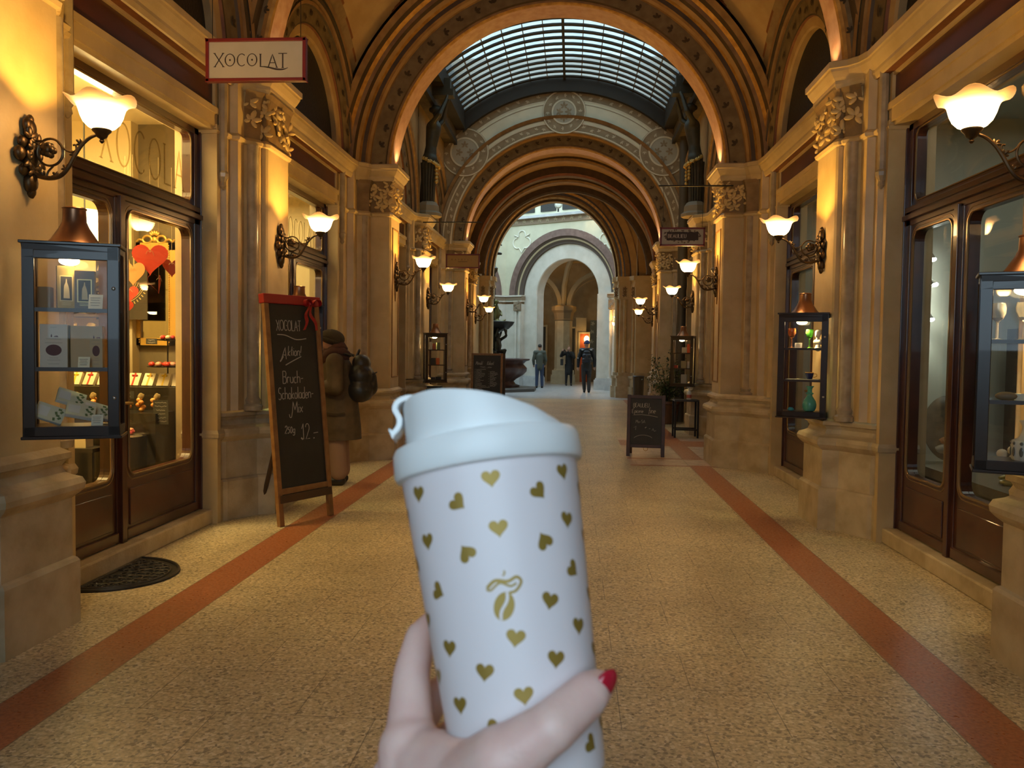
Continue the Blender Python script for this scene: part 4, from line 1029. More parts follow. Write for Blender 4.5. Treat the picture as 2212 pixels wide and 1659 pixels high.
for i, (loc, rz, key, lab) in enumerate(CASES):
    if i == 0: cs0.location = loc; cs0.rotation_euler = (0, 0, rz); cs0['label'] = lab; cs0['group'] = 'lit display cases hung on the pillars'
    else: dup(cs0, loc, rz, lab)
    CM[key] = (Matrix.Translation(loc) @ Matrix.Rotation(rz, 4, 'Z'), rz)
    light('SPOT', CM[key][0] @ V((0, 0, .79)), 26.0 if i < 4 else 16, (1, .72, .32), .03, None, 2.6, 'case_light')
    wl_ = MB(); 
def at(key, x, y, z): return CM[key][0] @ V((x, y, z))
S1, S2, S0 = .88 * .355 + .0045, .88 * .665 + .0045, .0455
def solid(name, label, cat, key, x, y, z, build, mats, rz=0, group=None):
    mb = MB(); build(mb); o = mb.build(name, mats); o.location = at(key, x, y, z); o.rotation_euler = (0, 0, CM[key][1] + rz); return tag(o, label, cat, group)
def carton(mb, w_, d, h, oval=True):
    mb.box((0, 0, h / 2), (w_, d, h)); yf = -d / 2
    if oval:
        mb.m = 1; mb.prism([(w_ * .29 * cos(2 * PI * k / 20), h * .40 + h * .13 * sin(2 * PI * k / 20)) for k in range(20)], lambda p: (p[0], yf - .0004, p[1]), lambda p: (p[0], yf, p[1]))
        mb.m = 2
        for z, a in ((.66, .34), (.57, .40), (.22, .2), (.17, .3), (.08, .25), (.93, .14)): mb.box((0, yf, h * z), (w_ * a * 1.6, .0006, h * .008))
        mb.m = 1; mb.prism([(-.012, .70), (-.006, .70), (-.006, .74), (-.009, .78), (-.012, .74)], lambda p: (p[0], yf - .0005, p[1] * h), lambda p: (p[0], yf, p[1] * h)); mb.prism([(.0, .71), (.02, .70), (.016, .74), (.004, .73)], lambda p: (p[0], yf - .0005, p[1] * h), lambda p: (p[0], yf, p[1] * h))
CART = [mat('white_carton', (.62, .55, .44), .6), mat('chocolate_print', (.10, .03, .025), .6), mat('grey_print', (.32, .27, .2), .7)]
solid('chocolate_carton', 'white carton with a brown oval print on the middle shelf, left', 'box', 'case_a', -.085, -.01, S1, lambda m: carton(m, .115, .06, .20), CART)
solid('chocolate_carton', 'tan carton with side text next to the white carton', 'box', 'case_a', .02, .0, S1, lambda m: carton(m, .085, .06, .195, False), [mat('tan_carton', (.52, .38, .21), .6)] + CART[1:], .25)
solid('chocolate_carton', 'narrow tan carton with a small oval at the right end of the middle shelf', 'box', 'case_a', .09, .01, S1, lambda m: carton(m, .055, .06, .195), [mat('tan_carton', (.52, .38, .21), .6)] + CART[1:])
def card(mb, w_=.05, h=.05):
    mb.prism([(-w_ / 2, 0), (w_ / 2, 0), (w_ / 2, h), (-w_ / 2, h)], lambda p: (p[0], -.01 + p[1] * .35, p[1]), lambda p: (p[0], -.0095 + p[1] * .35 + .0015, p[1])); mb.m = 1
    for k in range(4): z = h * (.78 - .17 * k); mb.box((-.002, -.011 + z * .35, z), (w_ * (.7 - .1 * (k % 2)), .0012, .0022))
CRD = [mat('cream_card', (.75, .68, .50), .7), mat('grey_print', (.32, .27, .2), .7)]
solid('price_card', 'small cream price card in front of the cartons', 'card', 'case_a', .045, -.06, S1, card, CRD)
solid('price_card', 'tilted cream price card beside the two picture tins', 'card', 'case_a', .095, -.055, S2, lambda m: card(m, .06, .07), CRD)
solid('price_card', 'small cream price card at the bottom right of the nearest case', 'card', 'case_a', .10, -.065, S0, card, CRD)
def tin(mb, w_, h):
    mb.box((0, 0, h / 2), (w_, .045, h)); y = -.0225; mb.m = 1; mb.box((0, y, h * .48), (w_ * .74, .001, h * .60)); mb.m = 2; mb.box((0, y - .0003, h * .48), (w_ * .62, .001, h * .55))
    mb.m = 3; mb.prism([(-.012, .25), (.014, .25), (.012, .45), (.008, .55), (.003, .62), (.002, .70), (-.001, .70), (-.003, .62), (-.010, .53)], lambda p: (p[0], y - .0012, p[1] * h), lambda p: (p[0], y - .0006, p[1] * h))
    mb.m = 1
    for z in (.10, .14): mb.box((0, y, h * z), (w_ * .5, .001, h * .012))
TIN = [mat('gold_tin', (.42, .29, .09), .35, .5), mat('pale_gold_print', (.62, .48, .2), .4, .3), mat('dark_print', (.04, .03, .02), .5), mat('cream_figure_print', (.6, .47, .25), .6)]
solid('picture_tin', 'gold tin with a dark picture panel, left of the pair on the top shelf', 'tin', 'case_a', -.04, .0, S2, lambda m: tin(m, .075, .20), TIN, .3)
solid('picture_tin', 'dark tin with a framed picture, right of the pair on the top shelf', 'tin', 'case_a', .045, -.01, S2, lambda m: tin(m, .085, .18), [mat('brown_tin', (.10, .06, .03), .4)] + TIN[1:])
solid('folded_box', 'plain brown box at the left end of the top shelf', 'box', 'case_a', -.135, .01, S2, lambda m: m.box((0, 0, .05), (.07, .08, .10)), mat('brown_box', (.24, .15, .07), .7))
def book(mb, lean=0):
    mb.box((0, 0, .011), (.125, .08, .022)); mb.m = 1; mb.box((0, -.0405, .011), (.12, .001, .016)); mb.m = 2
    for k in range(6): mb.box((.036 + .012 * sin(k * 2.1), .028 - .011 * k, .0225), (.015, .010, .001), k)
    mb.m = 1; mb.box((-.03, .0, .0222), (.05, .05, .0006))
BKS = [mat('cream_book_cover', (.62, .58, .40), .6), mat('page_edge', (.66, .62, .55), .8), mat('green_leaf_print', (.13, .17, .06), .7)]
for k, (x, y, z, ry, rz_, lb) in enumerate(((-.03, .03, .135, .9, .3, 'leaf-printed gift box leaning highest in the bottom of the nearest case'), (.02, -.02, .075, .75, .2, 'leaf-printed gift box lying in front in the bottom of the nearest case'), (-.11, -.02, .07, 1.25, .1, 'leaf-printed gift box standing at the bottom left of the nearest case'), (.07, .05, .075, 1.1, .4, 'dark green leaf-printed box at the back of the bottom shelf'))):
    o = solid('gift_box', lb, 'box', 'case_a', x, y, S0 + z - .02, book, BKS); o.rotation_euler = (ry * .55 + .3, ry - .55 if k == 0 else ry * .3, CM['case_a'][1] + rz_)
# right case: glasses and curios
def goblet(mb, s=1.0):
    mb.s = True; mb.lathe([(.030 * s, 0), (.028 * s, .004), (.006 * s, .010), (.005 * s, .075 * s), (.007 * s, .085 * s), (.024 * s, .10 * s), (.034 * s, .125 * s), (.035 * s, .15 * s), (.031 * s, .172 * s), (.029 * s, .172 * s), (.033 * s, .15 * s), (.031 * s, .127 * s), (.02 * s, .105 * s), (.001, .098 * s)], 24, caps=False)
def tglass(name, c, gl=.3):
    m = mat(name, c, .05, 0, spec=.8); b = m.node_tree.nodes['Principled BSDF']; b.inputs['Transmission Weight'].default_value = .75; return m
CLG = tglass('clear_crystal', (.95, .9, .75)); ORG = tglass('orange_crystal', (.9, .35, .12)); GRG = tglass('green_crystal', (.25, .75, .12))
solid('wine_glass', 'orange cut wine glass on the top shelf of the turquoise vase case', 'glass', 'case_d', -.10, -.03, S2, goblet, ORG)
solid('wine_glass', 'green cut wine glass next to the white bust', 'glass', 'case_d', .04, .03, S2, lambda m: goblet(m, .95), GRG)
bl = thing('bust', 'white portrait bust at the right end of the top shelf', 'bust', at('case_d', .115, -.01, S2), CM['case_d'][1] - .5)
blob('body', [((0, 0, .0), (0, 0, .015), .028, .022), ((0, 0, .02), (0, 0, .05), .014, .02), ((-.02, 0, .055), (.02, 0, .055), .022, .022), ((0, 0, .06), (0, -.004, .09), .018, .014), ((0, -.008, .112), (0, -.004, .132), .022, .026), ((0, -.03, .11), (0, -.028, .115), .006, .006)], .004, 3, mat('white_porcelain', (.75, .70, .58), .4), bl)
mb = MB(); mb.s = True; mb.ell((0, .006, .138), (.03, .032, .022), None, 14, 10, lambda d: 1 + .12 * mnoise.noise(d * 6)); mb.build('hair', mat('white_porcelain', (.75, .70, .58), .4), bl)
solid('price_card', 'white card between the two coloured wine glasses', 'card', 'case_d', -.04, -.055, S2, lambda m: card(m, .06, .045), [mat('white_card', (.85, .8, .68), .7), CRD[1]])
def teacup(mb):
    mb.s = True; mb.lathe([(.02, 0), (.026, .005), (.032, .03), (.036, .055), (.034, .055), (.029, .03), (.001, .008)], 24, caps=False)
t = thing('teacup', 'dark blue teacup with gilt handle on the middle shelf', 'teacup', at('case_d', .055, -.03, S1 + .008), CM['case_d'][1])
mb = MB(); teacup(mb); mb.build('bowl', mat('cobalt_glaze', (.012, .014, .09), .12), t)
mb = MB(); mb.s = True; mb.tube(catmull([V((.033, 0, .045)), V((.055, 0, .045)), V((.058, 0, .025)), V((.032, 0, .014))], 5), .0035, 8); mb.lathe([(.0362, .052), (.037, .055), (.0355, .0575)], 24, caps=False); mb.build('handle', GILT, t)
solid('glass_tray', 'flat pale tray under the dark blue teacup', 'tray', 'case_d', .0, -.02, S1, lambda m: m.box((0, 0, .004), (.27, .12, .006)), mat('milk_glass', (.5, .48, .38), .2))
t = thing('vase', 'turquoise glass bottle vase with a ringed neck in the right case', 'vase', at('case_d', .06, -.02, S0), 0)
mb = MB(); mb.s = True; mb.lathe([(.03, 0), (.045, .006), (.056, .035), (.058, .06), (.050, .09), (.034, .115), (.024, .13), (.022, .15)], 32); mb.build('body', mat('turquoise_glaze', (.08, .36, .29), .25, sss=0), t)
mb = MB(); mb.s = True; mb.lathe([(.022, .145), (.032, .150), (.032, .157), (.021, .163), (.019, .185), (.024, .205), (.034, .214), (.034, .218), (.02, .218)], 32); mb.build('neck', mat('turquoise_glaze', (.08, .36, .29), .25), t)
solid('shell_ornament', 'small turquoise lump at the bottom left of the right case', 'ornament', 'case_d', -.09, -.04, S0, lambda m: (setattr(m, 's', True), m.ell((0, 0, .015), (.028, .02, .016), None, 10, 6, lambda d: 1 + .3 * mnoise.noise(d * 3))), mat('turquoise_stone', (.05, .32, .38), .3))
for i, (x, y, lb) in enumerate(((-.12, .04, 'dim wine glass at the left back of the right edge case'), (-.02, -.02, 'lit wine glass, left of the pair in the right edge case'), (.06, .0, 'lit wine glass, right of the pair in the right edge case'))):
    solid('wine_glass', lb, 'glass', 'case_b', x, y, S2, goblet, CLG, 0, 'wine glasses in the right edge case')
solid('pebble', 'smooth grey stone on the middle shelf of the right edge case', 'stone', 'case_b', -.08, -.03, S1, lambda m: (setattr(m, 's', True), m.ell((0, 0, .018), (.045, .03, .02))), mat('grey_pebble', (.20, .15, .09), .6))
solid('price_card', 'pale block beside the grey stone', 'card', 'case_b', -.01, .0, S1, lambda m: m.box((0, 0, .015), (.07, .03, .03)), CRD[0])
solid('figurine', 'gold and red figurine on the middle shelf at the picture edge', 'figurine', 'case_b', .05, -.04, S1, lambda m: (setattr(m, 's', True), [m.ell((RND.uniform(-.03, .03), RND.uniform(-.02, .02), .02 + .012 * k), (.018, .014, .013)) for k in range(6)]), mat('gilt_red', (.5, .25, .06), .3, .3, col2=(.4, .03, .02), nscale=30))
def cutvase(mb):
    mb.s = True; fn = lambda p, a, r, z: V((p.x * (1 + .03 * cos(12 * a) * (z < .1)), p.y * (1 + .03 * cos(12 * a) * (z < .1)), p.z))
    mb.lathe([(.065, 0), (.070, .01), (.072, .075), (.068, .09), (.045, .10), (.033, .125), (.030, .155), (.042, .175), (.043, .18), (.03, .178), (.026, .15), (.03, .12), (.06, .088), (.06, .01), (.001, .008)], 48, (0, 0, 0), None, fn, caps=False)
    mb.m = 1
    for k in range(12):
        a = 2 * PI * k / 12; M = Matrix.Rotation(a, 3, 'Z'); mb.ell(M @ V((.0735, 0, .040)), (.003, .009, .022), M, 8, 6); mb.ell(M @ V((.0735, 0, .078)), (.003, .008, .008), M, 8, 6)
solid('cut_glass_vase', 'frosted cut glass vase at the bottom of the right edge case', 'vase', 'case_b', .02, -.01, S0, cutvase, [mat('frosted_glass', (.62, .60, .50), .25, spec=.8), mat('clear_facet', (.16, .15, .12), .1)])
# far cases
for key, items in (('case_e', [(-.09, S2, .05, .14, (.5, .45, .35), 'pale box on the top shelf of the slim left case'), (-.03, S2, .05, .11, (.35, .07, .03), 'dark red box on the top shelf of the slim left case'), (.05, S2, .06, .13, (.10, .12, .05), 'dark green bottle box on the top shelf of the slim left case'), (-.05, S1, .10, .12, (.03, .03, .025), 'black box on the middle shelf of the slim left case'), (.04, S1, .06, .12, (.62, .13, .03), 'orange box on the middle shelf of the slim left case'), (-.04, S0, .07, .04, (.05, .04, .03), 'dark tin at the bottom left of the slim left case'), (.06, S0, .09, .05, (.04, .035, .03), 'dark tin at the bottom right of the slim left case')]),
                   ('case_f', [(.10, S2, .04, .16, (.75, .12, .03), 'orange bottle box on the top shelf of the slim right case'), (.03, S2, .09, .10, (.62, .55, .38), 'cream sign card on the top shelf of the slim right case'), (-.12, S1, .05, .05, (.45, .05, .03), 'small red box on the middle shelf of the slim right case'), (.02, S1, .09, .13, (.45, .35, .16), 'amber jar box on the middle shelf of the slim right case'), (.11, S1, .04, .12, (.55, .5, .42), 'white bottle box on the middle shelf of the slim right case'), (.03, S0, .10, .16, (.42, .40, .33), 'grey tin on the bottom shelf of the slim right case')])):
    for x, z, w_, h, c, lb in items:
        solid('packaged_box', lb, 'box', key, x, -.01, z, (lambda m, w_=w_, h=h: m.box((0, 0, h / 2), (w_, .06, h))), mat('pack_%02d%02d%02d' % tuple(int(q * 99) for q in c), c, .5))

# ================================================================== CHOCOLATE SHOP CONTENTS
def put(name, label, cat, build, mats, loc, rz=0, group=None, smooth=None):
    mb = MB(); build(mb); o = mb.build(name, mats, None, smooth); o.location = loc; o.rotation_euler = (0, 0, rz); return tag(o, label, cat, group)
# gilded mirror on the brown wall
mx, my = -3.74, 7.735
mir = thing('mirror', 'tall gilded mirror with a carved crest on the brown shop wall', 'mirror', (mx, my, 1.49))
W_, H_ = .42, .98; f = MB()
for a, b, c, d in ((-W_ / 2, -W_ / 2 + .07, 0, H_), (W_ / 2 - .07, W_ / 2, 0, H_), (-W_ / 2, W_ / 2, 0, .07), (-W_ / 2, W_ / 2, H_ - .07, H_)): f.bx(a, b, -.04, 0, c, d)
f.s = True
for k in range(44): z = .03 + k * (H_ - .06) / 43; [f.ell((sx * (W_ / 2 - .062), -.045, z), (.006, .006, .008), None, 6, 4) for sx in (-1, 1)]
f.build('frame', mat('bright_gold_leaf', (.72, .45, .10), .32, .5), mir)
c = MB(); c.s = True
for s in (-1, 1):
    c.tube([(s * (.07 + .045 * cos(t)), -.03, H_ + .03 + .035 * sin(t)) for t in [2 * PI * k / 14 for k in range(14)]], .012, 8, True); c.tube(catmull([V((s * .11, -.03, H_ + .02)), V((s * .15, -.03, H_ + .03)), V((s * .18, -.03, H_ + .01)), V((s * .2, -.03, H_ + .03))], 4), .012, 8)
for k in range(5): a = PI / 2 + (k - 2) * .42; c.ell((.045 * cos(a), -.03, H_ + .055 + .04 * sin(a)), (.014, .012, .026), Matrix.Rotation(-(a - PI / 2), 3, 'Y'), 8, 6)
c.ell((0, -.03, H_ + .03), (.03, .014, .03)); c.build('crest', mat('bright_gold_leaf', (.72, .45, .10)), mir)
g = MB(); g.bx(-W_ / 2 + .06, W_ / 2 - .06, -.014, -.006, .06, H_ - .06); g.build('mirror_glass', mat('silvered_glass', (.5, .5, .42), .08, 1.0), mir)
# paper hearts on threads
def heart_pts(w_, n=36):
    pts = []
    for k in range(n): t = 2 * PI * k / n; pts.append((16 * sin(t) ** 3 / 32 * w_, (13 * cos(t) - 5 * cos(2 * t) - 2 * cos(3 * t) - cos(4 * t)) / 32 * w_))
    return pts
def paper_heart(x, y, z, w_, rz, m, lb, fold=0):
    t = thing('paper_heart', lb, 'paper heart', (x, y, z), rz, 'paper hearts hung in the chocolate shop window'); mb = MB()
    P = heart_pts(w_)
    if fold:
        for s in (-1, 1): mb.prism([p for p in P if p[0] * s >= -1e-6] + [(0, P[len(P) // 2][1])], lambda p: (p[0] * cos(fold), abs(p[0]) * sin(fold), p[1]), lambda p: (p[0] * cos(fold), abs(p[0]) * sin(fold) + .002, p[1]))
    else: mb.prism(P, lambda p: (p[0], -.001, p[1]), lambda p: (p[0], .001, p[1]))
    mb.build('heart', m, t)
    s = MB(); s.tube([(0, 0, w_ * .15), (0, 0, 3.0 - z)], .0012, 5); s.tube(catmull([V((-.03, -.004, w_ * .1)), V((-.015, -.006, w_ * .2)), V((0, -.004, w_ * .15)), V((.015, -.006, w_ * .2)), V((.03, -.004, w_ * .06))], 5), .0012, 5); s.build('thread', mat('gold_thread', (.6, .45, .2), .5), t)
REDP = mat('red_paper', (.68, .055, .02), .7); DRED = mat('dark_red_paper', (.40, .04, .02), .7); PEACH = mat('peach_paper', (.80, .32, .10), .7)
paper_heart(-3.11, 6.42, 2.19, .275, .25, REDP, 'largest bright red paper heart in front of the gilded mirror')
paper_heart(-3.24, 6.40, 2.07, .21, -.1, PEACH, 'peach paper heart beside the mirror, partly behind the door frame')
paper_heart(-3.42, 6.66, 1.92, .16, .1, REDP, 'small red paper heart below the peach heart')
paper_heart(-3.08, 6.50, 2.00, .17, 1.3, DRED, 'folded dark red paper heart hanging below the largest heart', .55)
paper_heart(-3.16, 6.88, 2.16, .17, 1.0, DRED, 'dark red paper heart at the right edge of the mirror')
paper_heart(-3.33, 6.45, 1.80, .12, .2, REDP, 'lowest small red paper heart near the door frame')
# drum pendant
dr = thing('pendant_lamp', 'glowing cream drum lamp hanging behind the left door leaf', 'lamp', (-3.76, 6.6, 2.31))
m = MB(); m.s = True; m.lathe([(.14, 0), (.145, .02), (.145, .26), (.14, .28), (.13, .28), (.13, .0)], 32, caps=False); m.build('lamp_shade', emat('drum_glow', (1, .84, .45), 5.0), dr)
m = MB(); m.tube([(0, 0, .26), (0, 0, 1.2)], .006, 6); m.build('cord', BLACKP, dr)
# wall shelves with cellophane bags
SHELFM = mat('dark_shelf', (.06, .04, .025), .5); CELLO = mat('crinkled_cellophane', (.62, .48, .22), .18, .15, col2=(.28, .2, .09), nscale=24, bump=.9, bscale=28)
for zi, z in enumerate((1.28, 1.52, 1.76, 2.0)):
    put('wall_shelf', ['lowest', 'second lowest', 'second highest', 'highest'][zi] + ' dark shelf of cellophane bags behind the nearest display case', 'shelf', lambda m: m.box((0, 0, 0), (.95, .2, .025)), SHELFM, (-4.42, 7.5, z), 0, 'wall shelves in the chocolate shop')
    for k in range(5):
        def bag(m):
            m.s = True; r = random.Random(k * 7 + int(z * 100))
            m.ell((0, 0, .06), (.075, .05, .062), None, 12, 8, lambda d: 1 + .28 * mnoise.noise(d * 3.1 + V((k, z, 0)))); m.ell((0, 0, .13), (.05, .02, .035), None, 10, 6, lambda d: 1 + .4 * mnoise.noise(d * 4 + V((z, k, 0))))
        put('sweet_bag', 'crinkled cellophane bag of chocolates on the shelves behind the nearest display case', 'bag', bag, CELLO, (-4.78 + .18 * k, 7.48, z + .012), 0, 'cellophane bags on the shop shelves')
sgn = thing('shop_poster', 'dark poster with pale shop lettering and an arch of leaves on the back wall', 'poster', (-3.98, 7.55, 2.06))
m = MB(); m.box((0, 0, 0), (.50, .012, .66)); m.build('board', mat('poster_dark', (.06, .045, .025), .6), sgn)
m = MB(); fn = lambda u, v, d: (u, -.0065 - .001 * d, v)
text(m, 'XOCOLAT', fn, -.235, .13, .13, .011, .5, .12, 0, .05, .4)
for r_ in (.15, .17, .22, .235): ribbon(m, arc(0, .06, r_, r_, 195, 345, 20), fn, .006)
for k in range(21): a = math.radians(198 + 144 * k / 20); ribbon(m, [(.25 * cos(a), .06 + .25 * sin(a)), (.275 * cos(a), .06 + .275 * sin(a))], fn, .010)
m.build('lettering', mat('pale_gold_print', (.62, .48, .2)), sgn)
# stepped black display table
put('display_table', 'black stepped display table heaped with chocolates in the shop', 'table', lambda m: (m.box((0, .30, .50), (1.25, .34, 1.0)), m.box((0, -.02, .40), (1.15, .34, .80)), m.box((0, -.32, .31), (1.0, .30, .62))), mat('black_lacquer', (.018, .016, .012), .3), (-3.72, 6.75, .13))
TZ = [1.13, .93, .75]; TY = [7.05, 6.73, 6.43]
WBOX = mat('white_gift_wrap', (.85, .78, .58), .5); GBOX = mat('gold_ribbon', (.75, .48, .08), .35, .3); RSW = mat('red_sweet_wrap', (.62, .05, .03), .3); ORF = mat('orange_fruit_sweet', (.75, .26, .04), .4, col2=(.85, .5, .15), nscale=20); PNK = mat('pink_sweet', (.72, .35, .22), .5); YEL = mat('yellow_ribbon', (.85, .62, .05), .4)
for k in range(9):
    x = -4.25 + k * .135
    def gb(m, k=k):
        R_ = Matrix.Rotation(-.5, 3, 'X'); m.box((0, 0, .055), (.11, .03, .12), 0, R_); m.m = 1; m.box(R_ @ V((0, -.016, 0)) + V((0, 0, .055)), (.016, .002, .12), 0, R_)
        m.s = True; [m.ell(R_ @ V((s * .016, -.02, .035)) + V((0, 0, .055)), (.014, .008, .009), None, 8, 5) for s in (-1, 1)]; m.s = False
    put('gift_box', 'white chocolate box with a ribbon bow on the top step of the display table', 'box', gb, [WBOX, (GBOX, YEL, RSW)[k % 3]], (x, TY[0] - .02, TZ[0]), RND.uniform(-.2, .2), 'ribboned white boxes on the display table')
for k in range(8):
    def fb(m, k=k):
        m.s = True; [m.ell((RND.uniform(-.03, .03), RND.uniform(-.025, .025), .02 + .02 * q), (.024, .022, .02), None, 8, 6) for q in range(5)]; m.m = 1; m.ell((0, 0, .13), (.03, .012, .03), None, 8, 6, lambda d: 1 + .4 * mnoise.noise(d * 4))
    put('fruit_sweet_bag', 'clear bag of orange candied fruit on the middle step of the display table', 'bag', fb, [ORF, CELLO], (-4.2 + k * .14, TY[1], TZ[1]), 0, 'candied fruit bags on the display table')
for k in range(7):
    put('sweet_carton', 'small pale sweet carton on the lowest step of the display table', 'box', lambda m: (m.box((0, 0, .035), (.10, .07, .07)), setattr(m, 'm', 1), m.box((0, -.0355, .035), (.02, .002, .07)), m.box((0, 0, .071), (.02, .07, .002))), [mat('pale_sweet_carton', (.78, .62, .34), .5), (GBOX, RSW, PNK)[k % 3]], (-4.15 + k * .125, TY[2], TZ[2]), RND.uniform(-.15, .15), 'sweet cartons on the display table')
dm = thing('cake_dome', 'clear dome over pink sweets on the lowest step of the display table', 'cake dome', (-3.33, 6.41, TZ[2]))
m = MB(); m.lathe([(.13, 0), (.14, .008), (.13, .014)], 32); m.build('tray', mat('silver_tray', (.6, .5, .35), .25, .8), dm)
m = MB(); m.s = True; m.lathe([(.115, .014), (.115, .06)] + [(.115 * cos(t), .06 + .085 * sin(t)) for t in [PI / 2 * k / 8 for k in range(1, 9)]], 32, caps=False); m.build('dome', CLEARG, dm)
m = MB(); m.s = True; [m.ell((RND.uniform(-.06, .06), RND.uniform(-.06, .06), .03 + .012 * (k % 3)), (.028, .028, .018), None, 8, 6) for k in range(12)]; m.build('filling', mat('pink_ribbon_sweet', (.55, .06, .08), .4, col2=(.7, .5, .25), nscale=25), dm)
st = thing('cake_stand', 'two-tier black stand of red and cream sweets above the display table', 'cake stand', (-3.30, 7.08, TZ[0]))
m = MB(); m.lathe([(.05, 0), (.05, .006), (.006, .012), (.006, .40)], 16); m.build('stem', BLACKP, st)
m = MB(); m.lathe([(.0, .40), (.085, .405), (.09, .415), (.0, .41)], 24); m.build('plate', BLACKP, st)
for k in range(6): m = MB(); m.s = True; m.ell((.045 * cos(k * 1.05), .045 * sin(k * 1.05), .432), (.024, .024, .02), None, 8, 6); m.build('sweet', (RSW, mat('cream_sweet', (.8, .66, .4), .5))[k % 2], st)
pt = st
m = MB(); m.lathe([(.0, .165), (.165, .17), (.17, .178), (.0, .175)], 28); m.build('plate', BLACKP, pt)
for k in range(14): m = MB(); m.s = True; a = k * 2.4; r_ = .04 + .0075 * k; m.ell((r_ * cos(a), r_ * sin(a), .196), (.03, .026, .022), None, 8, 6); m.build('sweet', (RSW, PNK)[k % 2], pt)
for k, (x, y, z, w_, h, lb) in enumerate(((-3.12, 6.60, .84, .13, .20, 'dark upright price sign at the right end of the display table'), (-3.42, 6.60, 1.05, .15, .06, 'small dark label above the candied fruit bags'), (-4.05, 6.30, .80, .12, .10, 'small dark price sign at the left end of the display table'), (-3.40, 6.99, 1.50, .10, .05, 'small dark label on the slim black stand'))):
    def ps(m, w_=w_, h=h, k=k):
        m.box((0, 0, h / 2), (w_, .004, h)); m.m = 1; r = random.Random(k); fn = lambda u, v, d: (u, -.002 - .001 * d, v)
        n = max(2, int(h / .03))
        for q in range(n):
            z = h * (1 - (q + .7) / (n + .4)); L_ = w_ * r.uniform(.5, .8); ribbon(m, [(-L_ / 2 + L_ * j / 14, z + r.uniform(-.004, .006)) for j in range(15)], fn, .004)
    put('price_sign', lb, 'sign', ps, [mat('slate_sign', (.05, .05, .04), .6), CHALK], (x, y, z), 0)
def spill(m):
    m.s = True; [m.ell((RND.uniform(-.05, .05), RND.uniform(-.03, .03), .085 + RND.uniform(0, .03)), (.028, .024, .02), None, 8, 6) for k in range(9)]; m.s = False; m.m = 1; m.box((0, 0, .04), (.15, .1, .08))
put('sweet_box', 'open white box heaped with cream sweets low at the table front', 'box', spill, [mat('cream_sweet', (.8, .66, .4)), WBOX], (-3.52, 6.12, .70), 0)
put('low_stool', 'low black stool carrying the open white sweet box', 'stool', lambda m: (m.box((0, 0, .57), (.32, .2, .03)), [m.box((a, b, .28), (.03, .03, .56)) for a in (-.13, .13) for b in (-.07, .07)]), mat('black_lacquer', (.018, .016, .012)), (-3.52, 6.12, .115))
# second room: ceiling spot and counter
sp_ = thing('ceiling_spotlight', 'round glowing ceiling spotlight behind the second chocolate shop window', 'spotlight', (-3.25, 8.95, 3.05))
m = MB(); m.s = True; m.lathe([(.03, .2), (.05, .12), (.075, .08), (.075, .05)], 20); m.build('housing', mat('white_paint', (.8, .78, .74)), sp_)
m = MB(); m.s = True; m.ell((0, 0, .045), (.078, .078, .05)); m.build('lens', emat('spot_glow', (1, .9, .6), 9), sp_)
put('counter', 'dark counter with a till in the second chocolate shop room', 'counter', lambda m: (m.box((0, 0, .5), (.9, .5, 1.0)), m.box((0, 0, 1.12), (.3, .3, .24))), mat('counter_brown', (.2, .14, .07), .5), (-3.95, 10.2, .13))
# ================================================================== ANTIQUE SHOP CONTENTS
bar = thing('spotlight_bar', 'vertical bar with three white spotlights inside the antique shop window', 'spotlight bar', (3.33, 7.66, 1.40))
m = MB(); m.bx(-.025, .025, -.01, .03, .25, 1.15); m.build('rail', mat('grey_rail', (.3, .3, .27), .4, .4), bar)
for k, z in enumerate((1.0, .76, .47)):
    m = MB(); m.s = True; M_ = Matrix.Rotation(-.45 if k != 1 else -.9, 3, 'Y') @ Matrix.Rotation(PI, 3, 'X'); m.lathe([(.012, -.06), (.022, -.05), (.024, .02), (.032, .06), (.03, .062)], 16, (.06, -.05, z), M_); m.tube([(0, -.01, z + .01), (.05, -.04, z + .01)], .008, 6); h = m.build('lamp_head', mat('grey_lamp_metal', (.32, .31, .27), .35, .5), bar)
    m = MB(); m.s = True; m.ell(V((.06, -.05, z)) + M_ @ V((0, 0, .066)), (.036, .036, .022)); m.build('lens', emat('white_spot', (.95, 1, .9), 22), h)
    light('SPOT', bar.location + V((.06, -.08, z)) + M_ @ V((0, 0, .10)), 5, (.92, 1, .85), .03, (0, .45, 0), 2.4)
put('window_platform', 'low display platform inside the antique shop window', 'platform', lambda m: m.box((0, 0, .30), (.9, 2.4, .36)), mat('platform_cloth', (.10, .095, .06), .8), (3.52, 5.95, .13))
pl = thing('charger_plate', 'large oval platter with shell reliefs leaning in the antique shop window', 'platter', (3.40, 7.10, .62))
m = MB(); m.s = True; R_ = Matrix.Rotation(PI / 2 - .15, 3, 'X'); m.lathe([(.0, 0), (.16, .004), (.24, .02), (.245, .026), (.16, .014), (.0, .01)], 40, (0, 0, .27), R_, lambda p, a, r, z: V((p.x * .86, p.y * 1.12, -p.z))); m.build('plate', mat('grey_majolica', (.16, .13, .09), .35, col2=(.26, .21, .14), nscale=9), pl)
for k, (x, z, r, c) in enumerate(((-.06, .10, .07, (.6, .55, .45)), (-.05, .17, .05, (.6, .28, .12)), (.06, .30, .06, (.3, .36, .34)), (.08, .16, .05, (.5, .5, .42)))):
    m = MB(); m.s = True; m.ell((x, -.03, z), (r, .025, r * .6), None, 14, 8, lambda d: 1 + .2 * mnoise.noise(d * 5)); m.build('shell_relief', mat('relief_%d' % k, c, .3), pl)
